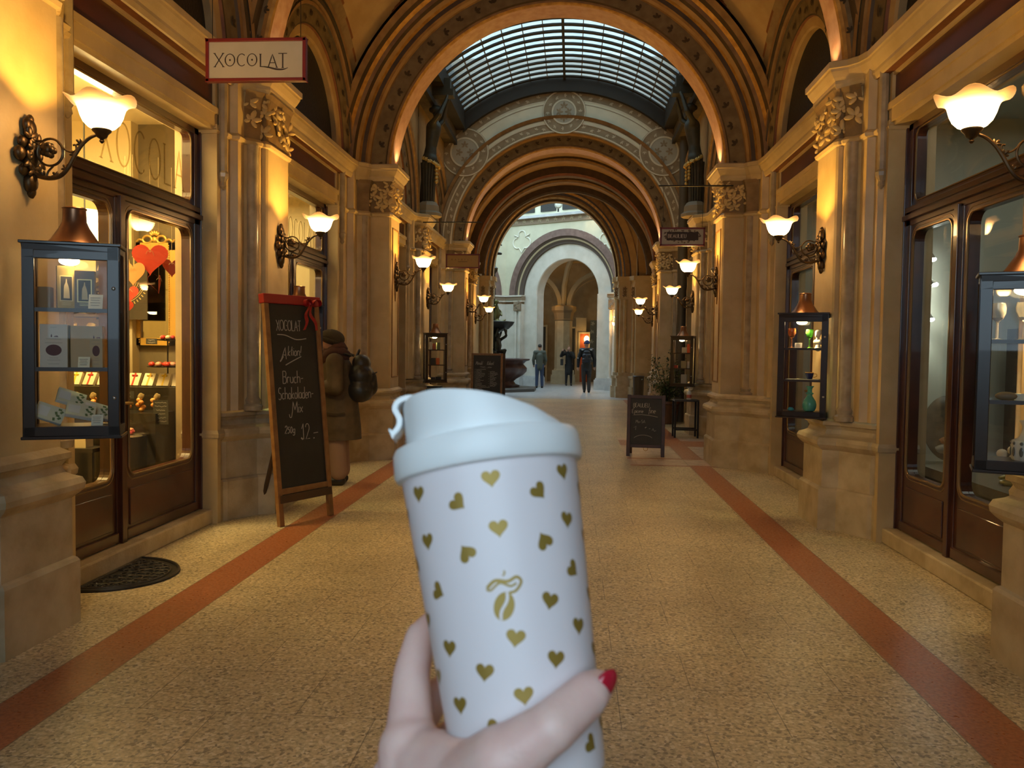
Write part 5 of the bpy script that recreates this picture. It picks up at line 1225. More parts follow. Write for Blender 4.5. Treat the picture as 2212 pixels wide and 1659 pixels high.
def coral(m):
    m.s = True
    for k in range(12):
        a = k * .55; p0 = V((0, 0, .03)); p1 = V((.09 * cos(a), .07 * sin(a), .05 + .05 * (k % 3))); m.tube(catmull([p0, (p0 + p1) / 2 + V((0, 0, .02)), p1], 4), [.022 - .0015 * j for j in range(9)], 7)
    m.ell((0, 0, .02), (.08, .06, .03), None, 12, 8, lambda d: 1 + .25 * mnoise.noise(d * 5))
put('coral_ornament', 'yellow-green branching coral ornament at the bottom of the antique window', 'ornament', coral, mat('yellow_coral_glaze', (.62, .52, .10), .25, col2=(.4, .42, .1), nscale=18), (3.28, 5.88, .61))
for k, (x, y, lb) in enumerate(((3.30, 5.62, 'clear glass dish beside the yellow coral ornament'), (3.22, 5.36, 'clear glass dish lowest at the window corner'), (3.52, 5.5, 'clear glass dish at the back of the antique window'))):
    put('glass_dish', lb, 'dish', lambda m: (setattr(m, 's', True), m.lathe([(.04, 0), (.06, .01), (.10, .035), (.115, .05), (.11, .052), (.055, .018), (.0, .012)], 32, caps=False)), tglass('dish_glass', (.8, .88, .84)), (x, y, .61), 0, 'glass dishes in the antique window')
put('porcelain_figure', 'white porcelain figure group in the antique window behind the case', 'figurine', lambda m: (setattr(m, 's', True), [m.ell((RND.uniform(-.06, .06), RND.uniform(-.04, .04), .04 + .03 * k), (.04, .035, .035), None, 10, 7) for k in range(6)]), mat('white_porcelain', (.75, .70, .58)), (3.5, 6.35, .61))
put('side_cabinet', 'dark cabinet in the depth of the antique shop', 'cabinet', lambda m: (m.box((0, 0, .8), (.9, .5, 1.6)), setattr(m, 'm', 1), m.box((-.22, -.26, .9), (.38, .02, 1.2)), m.box((.22, -.26, .9), (.38, .02, 1.2))), [WOODD, WOOD], (4.5, 7.3, .13))
# ================================================================== HANGING SIGNS
SIGNR = mat('dark_red_sign_frame', (.17, .012, .010), .4); SIGNW = mat('cream_sign_face', (.46, .42, .34), .5, col2=(.40, .36, .28), nscale=4); DKTXT = mat('dark_sign_lettering', (.035, .022, .018), .6)
def hang_sign(x0, x1, y, z0, z1, rodz, wx, label, face, letter):
    cx, w_, h = (x0 + x1) / 2, x1 - x0, z1 - z0
    t = thing('hanging_sign', label, 'sign', (cx, y, z0)); m = MB(); b = .022
    for a in ((-w_ / 2, w_ / 2, 0, b), (-w_ / 2, w_ / 2, h - b, h), (-w_ / 2, -w_ / 2 + b, 0, h), (w_ / 2 - b, w_ / 2, 0, h)): m.bx(a[0], a[1], -.02, .02, a[2], a[3])
    m.build('frame', SIGNR, t, bevel=.003)
    m = MB(); m.bx(-w_ / 2 + b, w_ / 2 - b, -.012, .012, b, h - b); m.build('panel', face, t)
    letter(t, w_, h)
    r = MB(); r.tube([(wx - cx, 0, rodz - z0), ((x1 if wx < cx else x0) - cx + (.03 if wx < cx else -.03), 0, rodz - z0)], .010, 8); r.build('rod', IRON, t)
    for s in (-1, 1): r = MB(); r.tube([(s * w_ * .44, 0, h), (s * w_ * .44, 0, rodz - z0)], .0025, 5); r.build('wire', IRON, t)
    return t
def l_xoc(t, w_, h):
    for sd in (-1, 1):
        m = MB(); fn = lambda u, v, d: (sd * -u * -1 if sd < 0 else -u, sd * (.0122 + .0012 * d), v)
        fn = (lambda u, v, d: (u, -.0122 - .0012 * d, v)) if sd < 0 else (lambda u, v, d: (-u, .0122 + .0012 * d, v))
        hh = .078; x = -.268
        for ch, gap, hs, dz in (('X', .012, 1.08, -.004), ('O', .018, .96, 0), ('C', .016, .96, 0), ('O', .024, .96, 0), ('L', .018, 1.0, -.006), ('A', .010, 1.06, -.012), ('T', 0, 1.14, -.014)):
            sx = {'X': 1.15, 'O': 1.1, 'C': 1.05, 'L': .9, 'A': 1.1, 'T': 1.05}[ch]; hq = hh * hs
            text(m, ch, fn, x, .098 + dz, hq, .0085, sx, 0, 0, .09, .55)
            if ch == 'O': m.prism([(x + .37 * sx * hq + .006 * cos(a), .098 + hq * .5 + .006 * sin(a)) for a in [k * PI / 6 for k in range(12)]], lambda p: fn(p[0], p[1], 0), lambda p: fn(p[0], p[1], 1))
            if ch == 'L': lx = x
            x += G[ch][0] * sx * hq + gap
        sw = catmull([V((lx - .005, .094)), V((lx + .05, .088)), V((lx + .10, .076)), V((lx + .145, .074)), V((lx + .178, .084))], 6)
        ribbon(m, sw, fn, lambda q, d: .002 + .009 * sin(PI * min(1, max(0, q))))
        m.build('lettering', DKTXT, t)
hang_sign(-2.09, -1.44, 5.2, 3.17, 3.44, 4.05, -2.75, 'white hanging shop sign with dark capital lettering over the chocolate shop', SIGNW, l_xoc)
def l_bea(t, w_, h):
    for sd in (-1, 1):
        fn = (lambda u, v, d: (u, -.0122 - .0012 * d, v)) if sd < 0 else (lambda u, v, d: (-u, .0122 + .0012 * d, v))
        m = MB(); r = random.Random(3); pts = []
        for (a, b), n in ((((-.20, .07), (.20, .07)), 26), (((.20, .07), (.20, .18)), 8), (((.20, .18), (-.20, .18)), 26), (((-.20, .18), (-.20, .07)), 8)):
            for k in range(n): pts.append((a[0] + (b[0] - a[0]) * k / n + r.uniform(-.004, .004), a[1] + (b[1] - a[1]) * k / n + r.uniform(-.004, .004)))
        m.prism(pts, lambda p: fn(p[0], p[1], 0), lambda p: fn(p[0], p[1], 1)); m.build('cartouche', DKTXT, t)
        m = MB(); m.s = True
        for k in range(34):   # leafy wreath round the cartouche
            a = 2 * PI * k / 34 + r.uniform(-.08, .08); u, v = .225 * cos(a), .125 + .078 * sin(a) + .012 * abs(cos(a))
            leaf5(m, fn(u, v, .3), (0, sd, 0), r.uniform(0, 6), r.uniform(.016, .026), .08, 3)
        m.build('wreath_print', mat('brown_wreath_print', (.10, .065, .045), .7), t)
        m = MB(); f2 = (lambda u, v, d: fn(u, v, 1 + d)); text(m, 'BEAULIEU', f2, -.182, .104, .044, .0072, 1.0, .22, 0, .10, .35); m.build('lettering', mat('pale_sign_lettering', (.60, .52, .44), .6), t)
hang_sign(1.365, 1.935, 10.86, 2.852, 3.088, 3.62, 2.28, 'white hanging sign with a dark cartouche on the broad right pillar', SIGNW, l_bea)
def l_far(t, w_, h):
    for sd in (-1, 1):
        fn = (lambda u, v, d: (u, -.0122 - .0012 * d, v)) if sd < 0 else (lambda u, v, d: (-u, .0122 + .0012 * d, v))
        m = MB(); text(m, 'MAVBELI', fn, -.205, .140, .026, .0042, 1.0, 1.72, 0, .05); ribbon(m, [(-.085, .115), (.0, .115), (.085, .115)], fn, .010); m.build('lettering', mat('ochre_lettering', (.17, .085, .02), .6), t)
hang_sign(-2.035, -1.425, 14.9, 2.942, 3.195, 3.763, -2.46, 'ochre hanging sign with tiny spaced lettering on the left', mat('ochre_sign_face', (.42, .24, .055), .5), l_far)

# ================================================================== CHALKBOARDS
def chalk_piece(t, name, panel_fn, draw, m=CHALK):
    mb = MB(); draw(mb, panel_fn); return mb.build(name, m, t)
# tall easel board
be = thing('chalkboard', 'tall narrow easel chalkboard with a red ribbon and chocolate offer, at the left', 'chalkboard', (-2.14, 6.65, 0), math.atan2(.56, .29))
LEAN = .105; W_ = .63
def P1(u, v, d=0): return (u, v * sin(LEAN) - d * cos(LEAN), v * cos(LEAN) + d * sin(LEAN))
def slab(mb, u0, u1, v0, v1, d0, d1):
    a = [P1(u, v, d) for d in (d0, d1) for u, v in ((u0, v0), (u1, v0), (u1, v1), (u0, v1))]; i = mb.add(a)
    for f in ((0, 1, 2, 3), (7, 6, 5, 4), (0, 4, 5, 1), (1, 5, 6, 2), (2, 6, 7, 3), (3, 7, 4, 0)): mb.face([i + k for k in f])
for u in (0, W_ - .05): mb = MB(); slab(mb, u, u + .05, .0, 1.94, -.02, .02); mb.build('stile', OAK, be, bevel=.004)
for v in (.26, 1.89): mb = MB(); slab(mb, .05, W_ - .05, v, v + .05, -.02, .02); mb.build('rail', OAK, be, bevel=.004)
mb = MB(); slab(mb, .02, W_ - .02, .19, .255, -.03, .035); mb.build('ledge', mat('dark_oak', (.07, .035, .015), .5), be, bevel=.003)
mb = MB(); mb.tube([P1(W_ / 2, 1.3, -.03), (W_ * .5, .58, .005)], .02, 8); mb.build('prop_leg', mat('dark_oak', (.07, .035, .015), .5), be)
RIB = mat('red_satin_ribbon', (.34, .010, .012), .4, sheen=1)
mb = MB(); slab(mb, -.012, W_ + .012, 1.865, 1.945, -.032, .032); mb.build('ribbon_band', RIB, be, bevel=.006)
mb = MB(); mb.s = True; c0 = V((.50, 1.875))
for s in (-1, 1):
    lp = [(c0.x + s * q[0], c0.y + q[1]) for q in ((.0, 0), (.035, .035), (.085, .03), (.09, -.01), (.05, -.025), (0, -.005))]
    rows = [[P1(p.x, p.y, .035 + .02 * sin(PI * k / 20)), P1(p.x + .0, p.y + .0, .075 + .02 * sin(PI * k / 20))] for k, p in enumerate(catmull([V(q) for q in lp], 4))]
    mb.grid(rows)
    tl = catmull([V((c0.x, c0.y)), V((c0.x + s * .02 - .015, c0.y - .07)), V((c0.x + s * .045 - .01, c0.y - .15)), V((c0.x + s * .075 - .0, c0.y - .23))], 5)
    mb.grid([[P1(p.x - .016, p.y, .036 + .012 * sin(k * .7)), P1(p.x + .016, p.y + .006, .040 + .012 * sin(k * .7 + .5))] for k, p in enumerate(tl)])
mb.ell(P1(c0.x, c0.y, .05), (.02, .016, .022)); mb.build('bow', RIB, be)
f1 = lambda u, v, d: P1(u, v, .0065 + .0012 * d)
def draw1(m, f):
    th = .0065
    text(m, 'XOCOLAT', f, .125, 1.64, .088, th, .62, .075, .05, .05, 0, .02)
    for u in (.237, .372): ribbon(m, [(u, 1.682), (u + .006, 1.684)], f, .008)
    ribbon(m, catmull([V((.13, 1.605)), V((.22, 1.60)), V((.34, 1.565)), V((.46, 1.575))], 6), f, .008)
    x = text(m, 'A', f, .155, 1.395, .10, th, .9, 0, .25); text(m, 'ktion!', f, .232, 1.425, .085, th, .8, .09, .18, 0, 0, .03)
    ribbon(m, [(.14, 1.375), (.155, 1.39), (.18, 1.42)], f, .012); ribbon(m, [(.20, 1.345), (.28, 1.378), (.385, 1.418)], f, .008)
    text(m, 'Bruch-', f, .155, 1.19, .105, th, .75, .10, .05, 0, 0, .02)
    text(m, 'Schokoladen-', f, .092, 1.055, .10, th, .72, .075, .06, 0, 0, .02)
    text(m, 'Mix', f, .235, .935, .095, th, .9, .12, .10); ribbon(m, catmull([V((.235, .94)), V((.222, .90)), V((.205, .90)), V((.20, .925))], 5), f, th)
    text(m, '250g', f, .135, .765, .065, th, .85, .12, .14); text(m, '12', f, .325, .70, .135, th, .8, .16, .03); ribbon(m, [(.465, .745), (.52, .748)], f, th); ribbon(m, [(.46, .70), (.472, .704)], f, .010); ribbon(m, [(.315, .715), (.335, .70)], f, .014)
mb = MB(); slab(mb, .045, W_ - .045, .30, 1.90, -.012, .006); mb.m = 1; draw1(mb, f1); mb.build('board', [BOARD, CHALK], be)
# low A-board on the right
def aboard(name, label, x, y, rz, w_, h, leanf, dep, v0, draw, fm):
    t = thing('chalkboard', label, 'chalkboard', (x, y, 0), rz); L_ = leanf
    P = lambda u, v, d=0: (u, v * sin(L_) - d * cos(L_), v * cos(L_) + d * sin(L_)); Q = lambda u, v, d=0: (u, dep - v * sin(L_) + d, v * cos(L_))
    def sl(mb, F, u0, u1, a0, a1, d0, d1):
        i = mb.add([F(u, v, d) for d in (d0, d1) for u, v in ((u0, a0), (u1, a0), (u1, a1), (u0, a1))])
        for f in ((0, 1, 2, 3), (7, 6, 5, 4), (0, 4, 5, 1), (1, 5, 6, 2), (2, 6, 7, 3), (3, 7, 4, 0)): mb.face([i + k for k in f])
    b = .05
    for u in (0, w_ - b): mb = MB(); sl(mb, P, u, u + b, 0, h, -.012, .012); mb.build('stile', fm, t, bevel=.003)
    for v in (v0, h - b): mb = MB(); sl(mb, P, b, w_ - b, v, v + b * .9, -.012, .012); mb.build('rail', fm, t, bevel=.003)
    mb = MB(); sl(mb, P, b - .004, w_ - b + .004, v0 + .03, h - .03, -.008, .004); bmb = mb
    for u in (.01, w_ - b - .01): mb = MB(); sl(mb, Q, u, u + b, 0, h - .02, -.012, .012); mb.build('rear_leg', mat('dark_oak', (.07, .035, .015), .5), t)
    mb = MB(); sl(mb, Q, b, w_ - b, v0 + .05, h - .05, -.008, .004); mb.build('rear_board', BOARD, t)
    f = lambda u, v, d: P(u, v, .0045 + .0012 * d)
    bmb.m = 1; draw(bmb, f); bmb.build('board', [BOARD, CHALK], t)
    return t, P
def draw2(m, f):
    th = .0065
    text(m, 'BEAULIEU', f, .085, .70, .056, th, .85, .12, .05, 0, 0, .05); text(m, 'E', f, .07, .615, .052, th, .9, 0); ribbon(m, [(.085, .678), (.105, .697)], f, th)
    text(m, 'picerie', f, .104, .618, .062, th, .75, .08, .08); text(m, 'fine', f, .30, .618, .08, th, .8, .10, .12)
    ribbon(m, [(.09, .588), (.20, .595), (.32, .585), (.43, .565)], f, th)
    text(m, 'Mo-SA', f, .125, .475, .045, th * .55, .9, .15); ribbon(m, [(.10, .405), (.13, .432), (.125, .375)], f, th * .7); ribbon(m, [(.255, .405), (.275, .42)], f, th * 1.6); ribbon(m, [(.31, .395), (.33, .40)], f, th * .6); ribbon(m, catmull([V((.355, .37)), V((.37, .40)), V((.385, .365)), V((.41, .375))], 5), f, th * .7)
    ribbon(m, arc(.235, .22, .15, .085, 150, 35, 12), f, th * .7)
BRF = mat('dark_brown_board_frame', (.060, .022, .010), .45, col2=(.04, .014, .007), nscale=8)
_, PR = aboard('b', 'small low chalkboard on the floor before the broad right pillar', 1.05, 11.83, -.13, .535, .875, .10, .36, .125, draw2, BRF)
mb = MB(); mb.s = True; mb.tube([PR(.24, .125, 0), PR(.245, .095, 0), PR(.27, .082, 0), PR(.295, .095, 0), PR(.30, .125, 0)], .004, 6); mb.build('hook', GILT, _)
def draw3(m, f):
    text(m, 'Monald', f, .10, 1.135, .085, .0065, .62, .05, .22, 0, 0, .05); text(m, 'Kabant', f, .36, 1.135, .085, .0065, .62, .05, .22, 0, 0, .05)
    r = random.Random(5)
    def line(x, y, L_, th=.008):
        n = max(3, int(L_ / .012)); ribbon(m, [(x + L_ * k / n, y + r.uniform(-.006, .006)) for k in range(n + 1)], f, th)
    line(.20, 1.085, .12); line(.38, 1.085, .09); ribbon(m, [(.22, 1.066), (.46, 1.066)], f, .003)
    lens = [.24, .14, .14, .22, .22, .20, .15, .11, .20, .12, .16, .16, .26, .36, .17, .20, .21, .29, .26, .40]
    for k, L_ in enumerate(lens): y = 1.03 - k * .031; line(.085, y, .012); line(.115 - .001 * k, y, L_ * .92)
    for k, L_ in enumerate((.12, .18, .19, .15, .10, .16, .13, .13, .09, .16, .18, .16, .13)): y = .985 - k * .0275; line(.40, y, .01) if k % 2 == 0 else None; line(.43, y, L_ * .95)
aboard('c', 'far brown-framed chalkboard covered with a long menu, left of the middle', -2.02, 18.62, -.02, .72, 1.40, .06, .8, .36, draw3, OAK)

# ================================================================== DOORMAT, TABLES, PLANT
t = thing('doormat', 'black openwork rubber half-round doormat at the lit shop door', 'doormat', (-2.715, 5.13, 0))
ay, bx = .41, .43
mb = MB(); mb.prism([(bx * cos(a), ay * sin(a)) for a in [-PI / 2 + PI * k / 30 for k in range(31)]], lambda p: (p[0], p[1], 0), lambda p: (p[0], p[1], .006)); mb.build('base', BLACKP, t)
mb = MB(); mb.s = True
rim = [(bx * cos(a) * .975, ay * sin(a) * .975, .010) for a in [-PI / 2 + PI * k / 30 for k in range(31)]]; mb.tube(rim + [(.008, .2, .01), (.008, -.2, .01)], .010, 6, True)
for q in (.86,): mb.tube([(bx * cos(a) * q, ay * sin(a) * q, .010) for a in [-PI / 2 + PI * k / 30 for k in range(31)]], .007, 6)
RUB = mat('wet_black_rubber', (.030, .027, .022), .35)
r = random.Random(2)
for q, n in ((.74, 13), (.52, 9), (.30, 5)):
    for k in range(n):
        a = -PI / 2 + PI * (k + .5) / n; cx, cyy = bx * q * cos(a), ay * q * sin(a); R1 = .040
        mb.tube([(cx + R1 * cos(b) * (1 + .25 * cos(a)), cyy + R1 * sin(b), .010) for b in [2 * PI * j / 14 for j in range(14)]], .0065, 5, True)
        mb.tube([(cx + .016 * cos(b), cyy + .016 * sin(b), .010) for b in [2 * PI * j / 8 for j in range(8)]], .006, 5, True)
mb.build('lattice', RUB, t)
def side_table(x, y, w_, d, h, label):
    t = thing('side_table', label, 'table', (x, y, 0), 0); mb = MB(); mb.bx(-w_ / 2, w_ / 2, -d / 2, d / 2, h - .03, h); mb.build('table_top', mat('dark_slate_top', (.035, .032, .028), .35), t, bevel=.003)
    for a in (-1, 1):
        for b in (-1, 1): mb = MB(); mb.bx(*sorted((a * w_ / 2, a * (w_ / 2 - .03))), *sorted((b * d / 2, b * (d / 2 - .03))), 0, h - .03); mb.build('leg', IRON, t)
    for b in (-1, 1): mb = MB(); mb.bx(-w_ / 2 + .03, w_ / 2 - .03, *sorted((b * (d / 2 - .005), b * (d / 2 - .025))), .13, .155); mb.build('stretcher', IRON, t)
side_table(2.25, 14.62, .42, .34, .66, 'slim dark metal side table carrying the pump bottle on the right')
side_table(-2.10, 14.3, .30, .30, .80, 'slim black side table below the far left display case')
put('flat_box', 'flat black box lying on the slim black side table', 'box', lambda m: m.box((0, 0, .02), (.24, .2, .04)), IRON, (-2.12, 14.3, .80))
t = thing('pump_bottle', 'white pump bottle with a red label on the dark side table', 'bottle', (2.30, 14.58, .66))
mb = MB(); mb.s = True; mb.lathe([(.038, 0), (.042, .006), (.042, .115), (.03, .14), (.016, .15), (.016, .165)], 20); mb.build('body', mat('white_plastic', (.75, .72, .66), .35), t)
mb = MB(); mb.s = True; mb.lathe([(.0425, .03), (.0428, .032), (.0428, .085), (.0425, .087)], 20, caps=False); mb.build('label_wrap', mat('red_label', (.6, .16, .10), .5), t)
mb = MB(); mb.s = True; mb.lathe([(.018, .165), (.018, .178), (.006, .182), (.006, .21)], 14); mb.box((-.012, 0, .213), (.05, .018, .012)); mb.build('pump', mat('white_plastic', (.75, .72, .66), .35), t)
# potted bush
t = thing('potted_plant', 'bushy green plant in a brown pot beside the broad right pillar', 'potted plant', (2.22, 17.3, 0))
mb = MB(); mb.s = True; mb.lathe([(.19, 0), (.21, .01), (.26, .40), (.285, .42), (.285, .47), (.255, .47), (.25, .43), (.0, .43)], 32); mb.build('pot', mat('brown_glazed_pot', (.11, .045, .02), .35, col2=(.07, .03, .014), nscale=6), t)
mb = MB(); mb.s = True; r = random.Random(8); tips = []
for k in range(16):
    a = r.uniform(0, 2 * PI); sp = r.uniform(.12, .46); top = r.uniform(.65, 1.42); p = [V((.05 * cos(a), .05 * sin(a), .42)), V((sp * .35 * cos(a), sp * .35 * sin(a), .42 + (top - .42) * .5)), V((sp * cos(a) * (1 - max(0, top - 1.1)), sp * sin(a) * (1 - max(0, top - 1.1)), top))]
    q = catmull(p, 6); mb.tube(q, [.012 - .0007 * j for j in range(len(q))], 5); tips += q[4:]
mb.build('stem', mat('brown_stem', (.07, .045, .02), .7), t)
mb = MB()
for k in range(1500):
    b = r.choice(tips) + V((r.gauss(0, .075), r.gauss(0, .075), r.gauss(0, .07))); d = V((r.gauss(0, 1), r.gauss(0, 1), r.gauss(-.2, .6))).normalized(); s = d.cross(V((0, 0, 1))).normalized(); L_ = r.uniform(.05, .095); n_ = s.cross(d)
    mb.m = k % 3; mb.poly([b, b + d * L_ * .4 + s * L_ * .22 + n_ * .006, b + d * L_]); mb.poly([b, b + d * L_, b + d * L_ * .4 - s * L_ * .22 + n_ * .006])
o = mb.build('foliage', [mat('leaf_green', (.045, .085, .018), .4), mat('leaf_dark', (.022, .05, .012), .4), mat('leaf_light', (.10, .15, .035), .4)], t); o['kind'] = 'stuff'
t = thing('drainpipe', 'dark round drainpipe rising behind the potted plant to the glass roof', 'pipe', (2.55, 17.83, 0))
mb = MB(); mb.s = True; mb.lathe([(.10, 0), (.10, 6.05)], 20); mb.build('pipe', mat('dark_lead', (.085, .07, .045), .5), t)
mb = MB(); mb.s = True; mb.lathe([(.10, 6.0), (.13, 6.05), (.13, 6.12), (.11, 6.14)], 20); mb.build('collar', mat('dark_lead', (.085, .07, .045)), t)
# small wall box and bin by the last right pillar
put('wall_box', 'narrow wooden wall box on the far right passage wall', 'wall box', lambda m: (m.box((0, 0, .5), (.14, .28, 1.0)), setattr(m, 'm', 1), m.box((-.075, 0, .5), (.01, .2, .86))), [mat('tan_wood', (.36, .22, .09), .5), mat('dim_box_glass', (.16, .11, .06), .2)], (2.62, 21.3, .75))
put('litter_bin', 'dark litter bin standing at the foot of the last right pillar', 'bin', lambda m: (m.lathe([(.15, 0), (.17, .7), (.18, .72), (.16, .74)], 20)), mat('bin_dark', (.06, .045, .03), .5), (2.28, 25.3, 0))

# ================================================================== BRONZE ROOF FIGURES
for s, lab in ((-1, 'dark bronze roof figure with a gilt garland on the left pillar'), (1, 'dark bronze roof figure with a gilt garland on the right pillar')):
    t = thing('bronze_statue', lab, 'statue', (s * 2.44, 15.3, 3.925), 0 if s < 0 else PI)
    mb = MB(); mb.lathe([(.26, 0), (.26, .05), (.21, .09), (.20, .19), (.16, .25), (.13, .27)], 8); mb.build('plinth', mat('plinth_stone', (.30, .24, .15), .5), t)
    caps = [((0, 0, .27), (0, 0, .75), .085, .115), ((0, 0, .75), (.02, 0, 1.05), .115, .145), ((.02, 0, 1.05), (.05, 0, 1.32), .13, .10), ((.05, 0, 1.32), (.09, 0, 1.62), .11, .145), ((.09, 0, 1.62), (.13, 0, 1.80), .08, .055), ((.15, 0, 1.90), (.16, 0, 1.95), .085, .085),
            ((.10, .16, 1.68), (.22, .27, 1.82), .055, .05), ((.22, .27, 1.82), (.30, .20, 2.10), .048, .035), ((.10, -.16, 1.68), (.24, -.27, 1.80), .055, .05), ((.24, -.27, 1.80), (.34, -.16, 2.08), .048, .035), ((.30, .2, 2.1), (.33, .17, 2.18), .035, .03), ((.34, -.16, 2.08), (.36, -.14, 2.16), .035, .03), ((.09, .12, 1.66), (.09, -.12, 1.66), .08, .08), ((.16, .05, 1.55), (.16, .06, 1.56), .05, .05), ((.16, -.05, 1.55), (.16, -.06, 1.56), .05, .05), ((.24, 0, 1.91), (.245, 0, 1.90), .018, .014)]
    blob('body', caps, .022, 2, BRONZEG, t)
    mb = MB(); mb.s = True
    for k in range(14): a = PI * 2 * k / 14; mb.tube([(.13 * cos(a) + .01, .13 * sin(a), .98), (.11 * cos(a), .11 * sin(a), .60), (.10 * cos(a), .10 * sin(a), .28)], [.03, .024, .022], 6)
    mb.build('robe', BRONZEG, t)
    mb = MB(); mb.s = True; mb.ell((.13, 0, 1.95), (.10, .10, .09), None, 12, 8, lambda d: 1 + .15 * mnoise.noise(d * 6)); mb.ell((.05, 0, 1.95), (.05, .05, .05)); mb.build('hair', BRONZEG, t)
    mb = MB(); mb.s = True; r = random.Random(4)
    for k in range(17):
        a = -PI * .62 + PI * 1.24 * k / 16; x, y, z = .19 * cos(a) + .01, .19 * sin(a), .99 - .09 * cos(a) + .02 * r.random()
        mb.ell((x, y, z), (.034, .034, .03), None, 8, 6, lambda d: 1 + .25 * mnoise.noise(d * 5)); leaf5(mb, (x + .02 * cos(a), y + .02 * sin(a), z), (cos(a), sin(a), .2), r.uniform(0, 6), .05, .3, 3)
    for k in range(5): mb.ell((.16, -.10, .90 - .07 * k), (.032, .03, .034), None, 8, 6); mb.ell((.14, .11, .92 - .06 * k), (.028, .026, .03), None, 8, 6)
    mb.build('garland', mat('gilded_garland', (.60, .38, .10), .38, .5), t)
    mb = MB(); mb.bx(-.2, .46, -.12, .12, 2.18, 2.30); mb.bx(-.2, .40, -.10, .10, 2.30, 2.50); mb.build('bracket', BRONZEG, t)

# ================================================================== FOUNTAIN
t = thing('fountain', 'tall fountain with a bronze bowl and figures in the daylit courtyard', 'fountain', (-2.66, 29.9, 0))
mb = MB(); mb.lathe([(1.74, 0), (1.74, .10), (1.70, .13), (0, .13)], 8, (0, 0, 0), Matrix.Rotation(PI / 8, 3, 'Z')); mb.build('step', mat('dark_step_stone', (.10, .09, .08), .5), t)
REDM = mat('red_marble', (.115, .055, .042), .35, col2=(.075, .034, .027), nscale=5)
mb = MB(); mb.s = True; fn = lambda p, a, r, z: V((p.x * (1 + .04 * cos(8 * a)), p.y * (1 + .04 * cos(8 * a)), p.z))
mb.lathe([(.98, .13), (1.0, .20), (.86, .25), (.80, .34), (.88, .42), (1.10, .55), (1.24, .70), (1.25, .82), (1.16, .92), (1.12, .96), (1.22, 1.06), (1.34, 1.10), (1.35, 1.15), (1.22, 1.16), (1.05, .95), (0, .90)], 64, (0, 0, 0), None, fn); mb.build('basin', REDM, t)
BRW = mat('wet_dark_bronze', (.022, .019, .014), .3, .6, col2=(.04, .034, .022), nscale=7)
mb = MB(); mb.s = True; mb.lathe([(.30, .90), (.30, 1.1), (.22, 1.15), (.20, 1.5), (.28, 1.55)], 16); mb.build('pedestal', mat('pale_fountain_core', (.22, .2, .16), .5), t)
caps = []
for k in range(4):
    a = PI / 4 + PI / 2 * k; c, s_ = cos(a), sin(a); q = lambda r_, z, tw=0: (r_ * cos(a + tw), r_ * sin(a + tw), z)
    caps += [(q(.30, 1.40), q(.34, 1.62), .10, .12), (q(.34, 1.62), q(.30, 1.86), .12, .10), (q(.32, 1.98), q(.32, 2.0), .085, .085), (q(.36, 1.82, .3), q(.62, 1.98, .35), .05, .045), (q(.62, 1.98, .35), q(.60, 2.2, .2), .045, .04), (q(.36, 1.82, -.3), q(.55, 1.95, -.4), .05, .045), (q(.55, 1.95, -.4), q(.58, 2.2, -.3), .045, .04), (q(.32, 1.40, .3), q(.56, 1.45, .4), .07, .06), (q(.56, 1.45, .4), q(.48, 1.15, .3), .06, .04), (q(.32, 1.40, -.3), q(.50, 1.38, -.4), .07, .06), (q(.50, 1.38, -.4), q(.42, 1.1, -.3), .06, .04)]
caps += [((0, 0, 1.3), (0, 0, 2.3), .22, .2)]
blob('supporting_figures', caps, .03, 2, BRW, t)
mb = MB(); mb.s = True; mb.lathe([(.18, 2.05), (.34, 2.12), (.60, 2.22), (.74, 2.36), (.78, 2.44), (.80, 2.47), (.76, 2.49), (.70, 2.42), (0, 2.35)], 40, (0, 0, 0), None, fn); mb.build('bowl', BRW, t)
mb = MB(); mb.s = True; mb.lathe([(.22, 2.36), (.16, 2.5), (.12, 2.8), (.16, 2.9), (.11, 3.0), (.10, 4.2), (.18, 4.3), (.2, 4.4), (.12, 4.46)], 20, fn=lambda p, a, r, z: V((p.x * (1 + .12 * cos(5 * a + 9 * z)), p.y * (1 + .12 * cos(5 * a + 9 * z)), z))); mb.build('column', BRW, t)
for k in range(3): mb_ = None
blob('mermaid_figure', [((.12, 0, 2.5), (.2, 0, 2.75), .10, .12), ((.2, 0, 2.75), (.14, 0, 3.05), .12, .09), ((.14, 0, 3.18), (.14, 0, 3.2), .08, .08), ((.14, .12, 3.0), (.32, .18, 2.85), .04, .035), ((.32, .18, 2.85), (.36, .05, 2.7), .035, .03), ((.12, 0, 2.5), (.34, -.12, 2.45), .11, .07), ((.34, -.12, 2.45), (.5, -.05, 2.55), .07, .03), ((.14, -.12, 3.0), (.25, -.22, 3.2), .04, .03), ((0, 0, 2.5), (0, 0, 3.0), .12, .1)], .025, 2, mat('green_gold_bronze', (.12, .11, .04), .3, .6), t)
blob('top_figure', [((0, 0, 4.45), (.02, 0, 4.8), .11, .13), ((.02, 0, 4.8), (.03, 0, 5.15), .10, .12), ((.03, 0, 5.25), (.04, 0, 5.28), .07, .07), ((.03, .14, 5.12), (.1, .26, 4.95), .045, .04), ((.03, -.14, 5.12), (.22, -.2, 5.3), .045, .04), ((.22, -.2, 5.3), (.34, -.2, 5.2), .04, .03), ((.05, 0, 4.95), (.3, .05, 4.93), .07, .05), ((.04, 0, 5.42), (.04, 0, 5.46), .09, .07)], .025, 2, BRW, t)
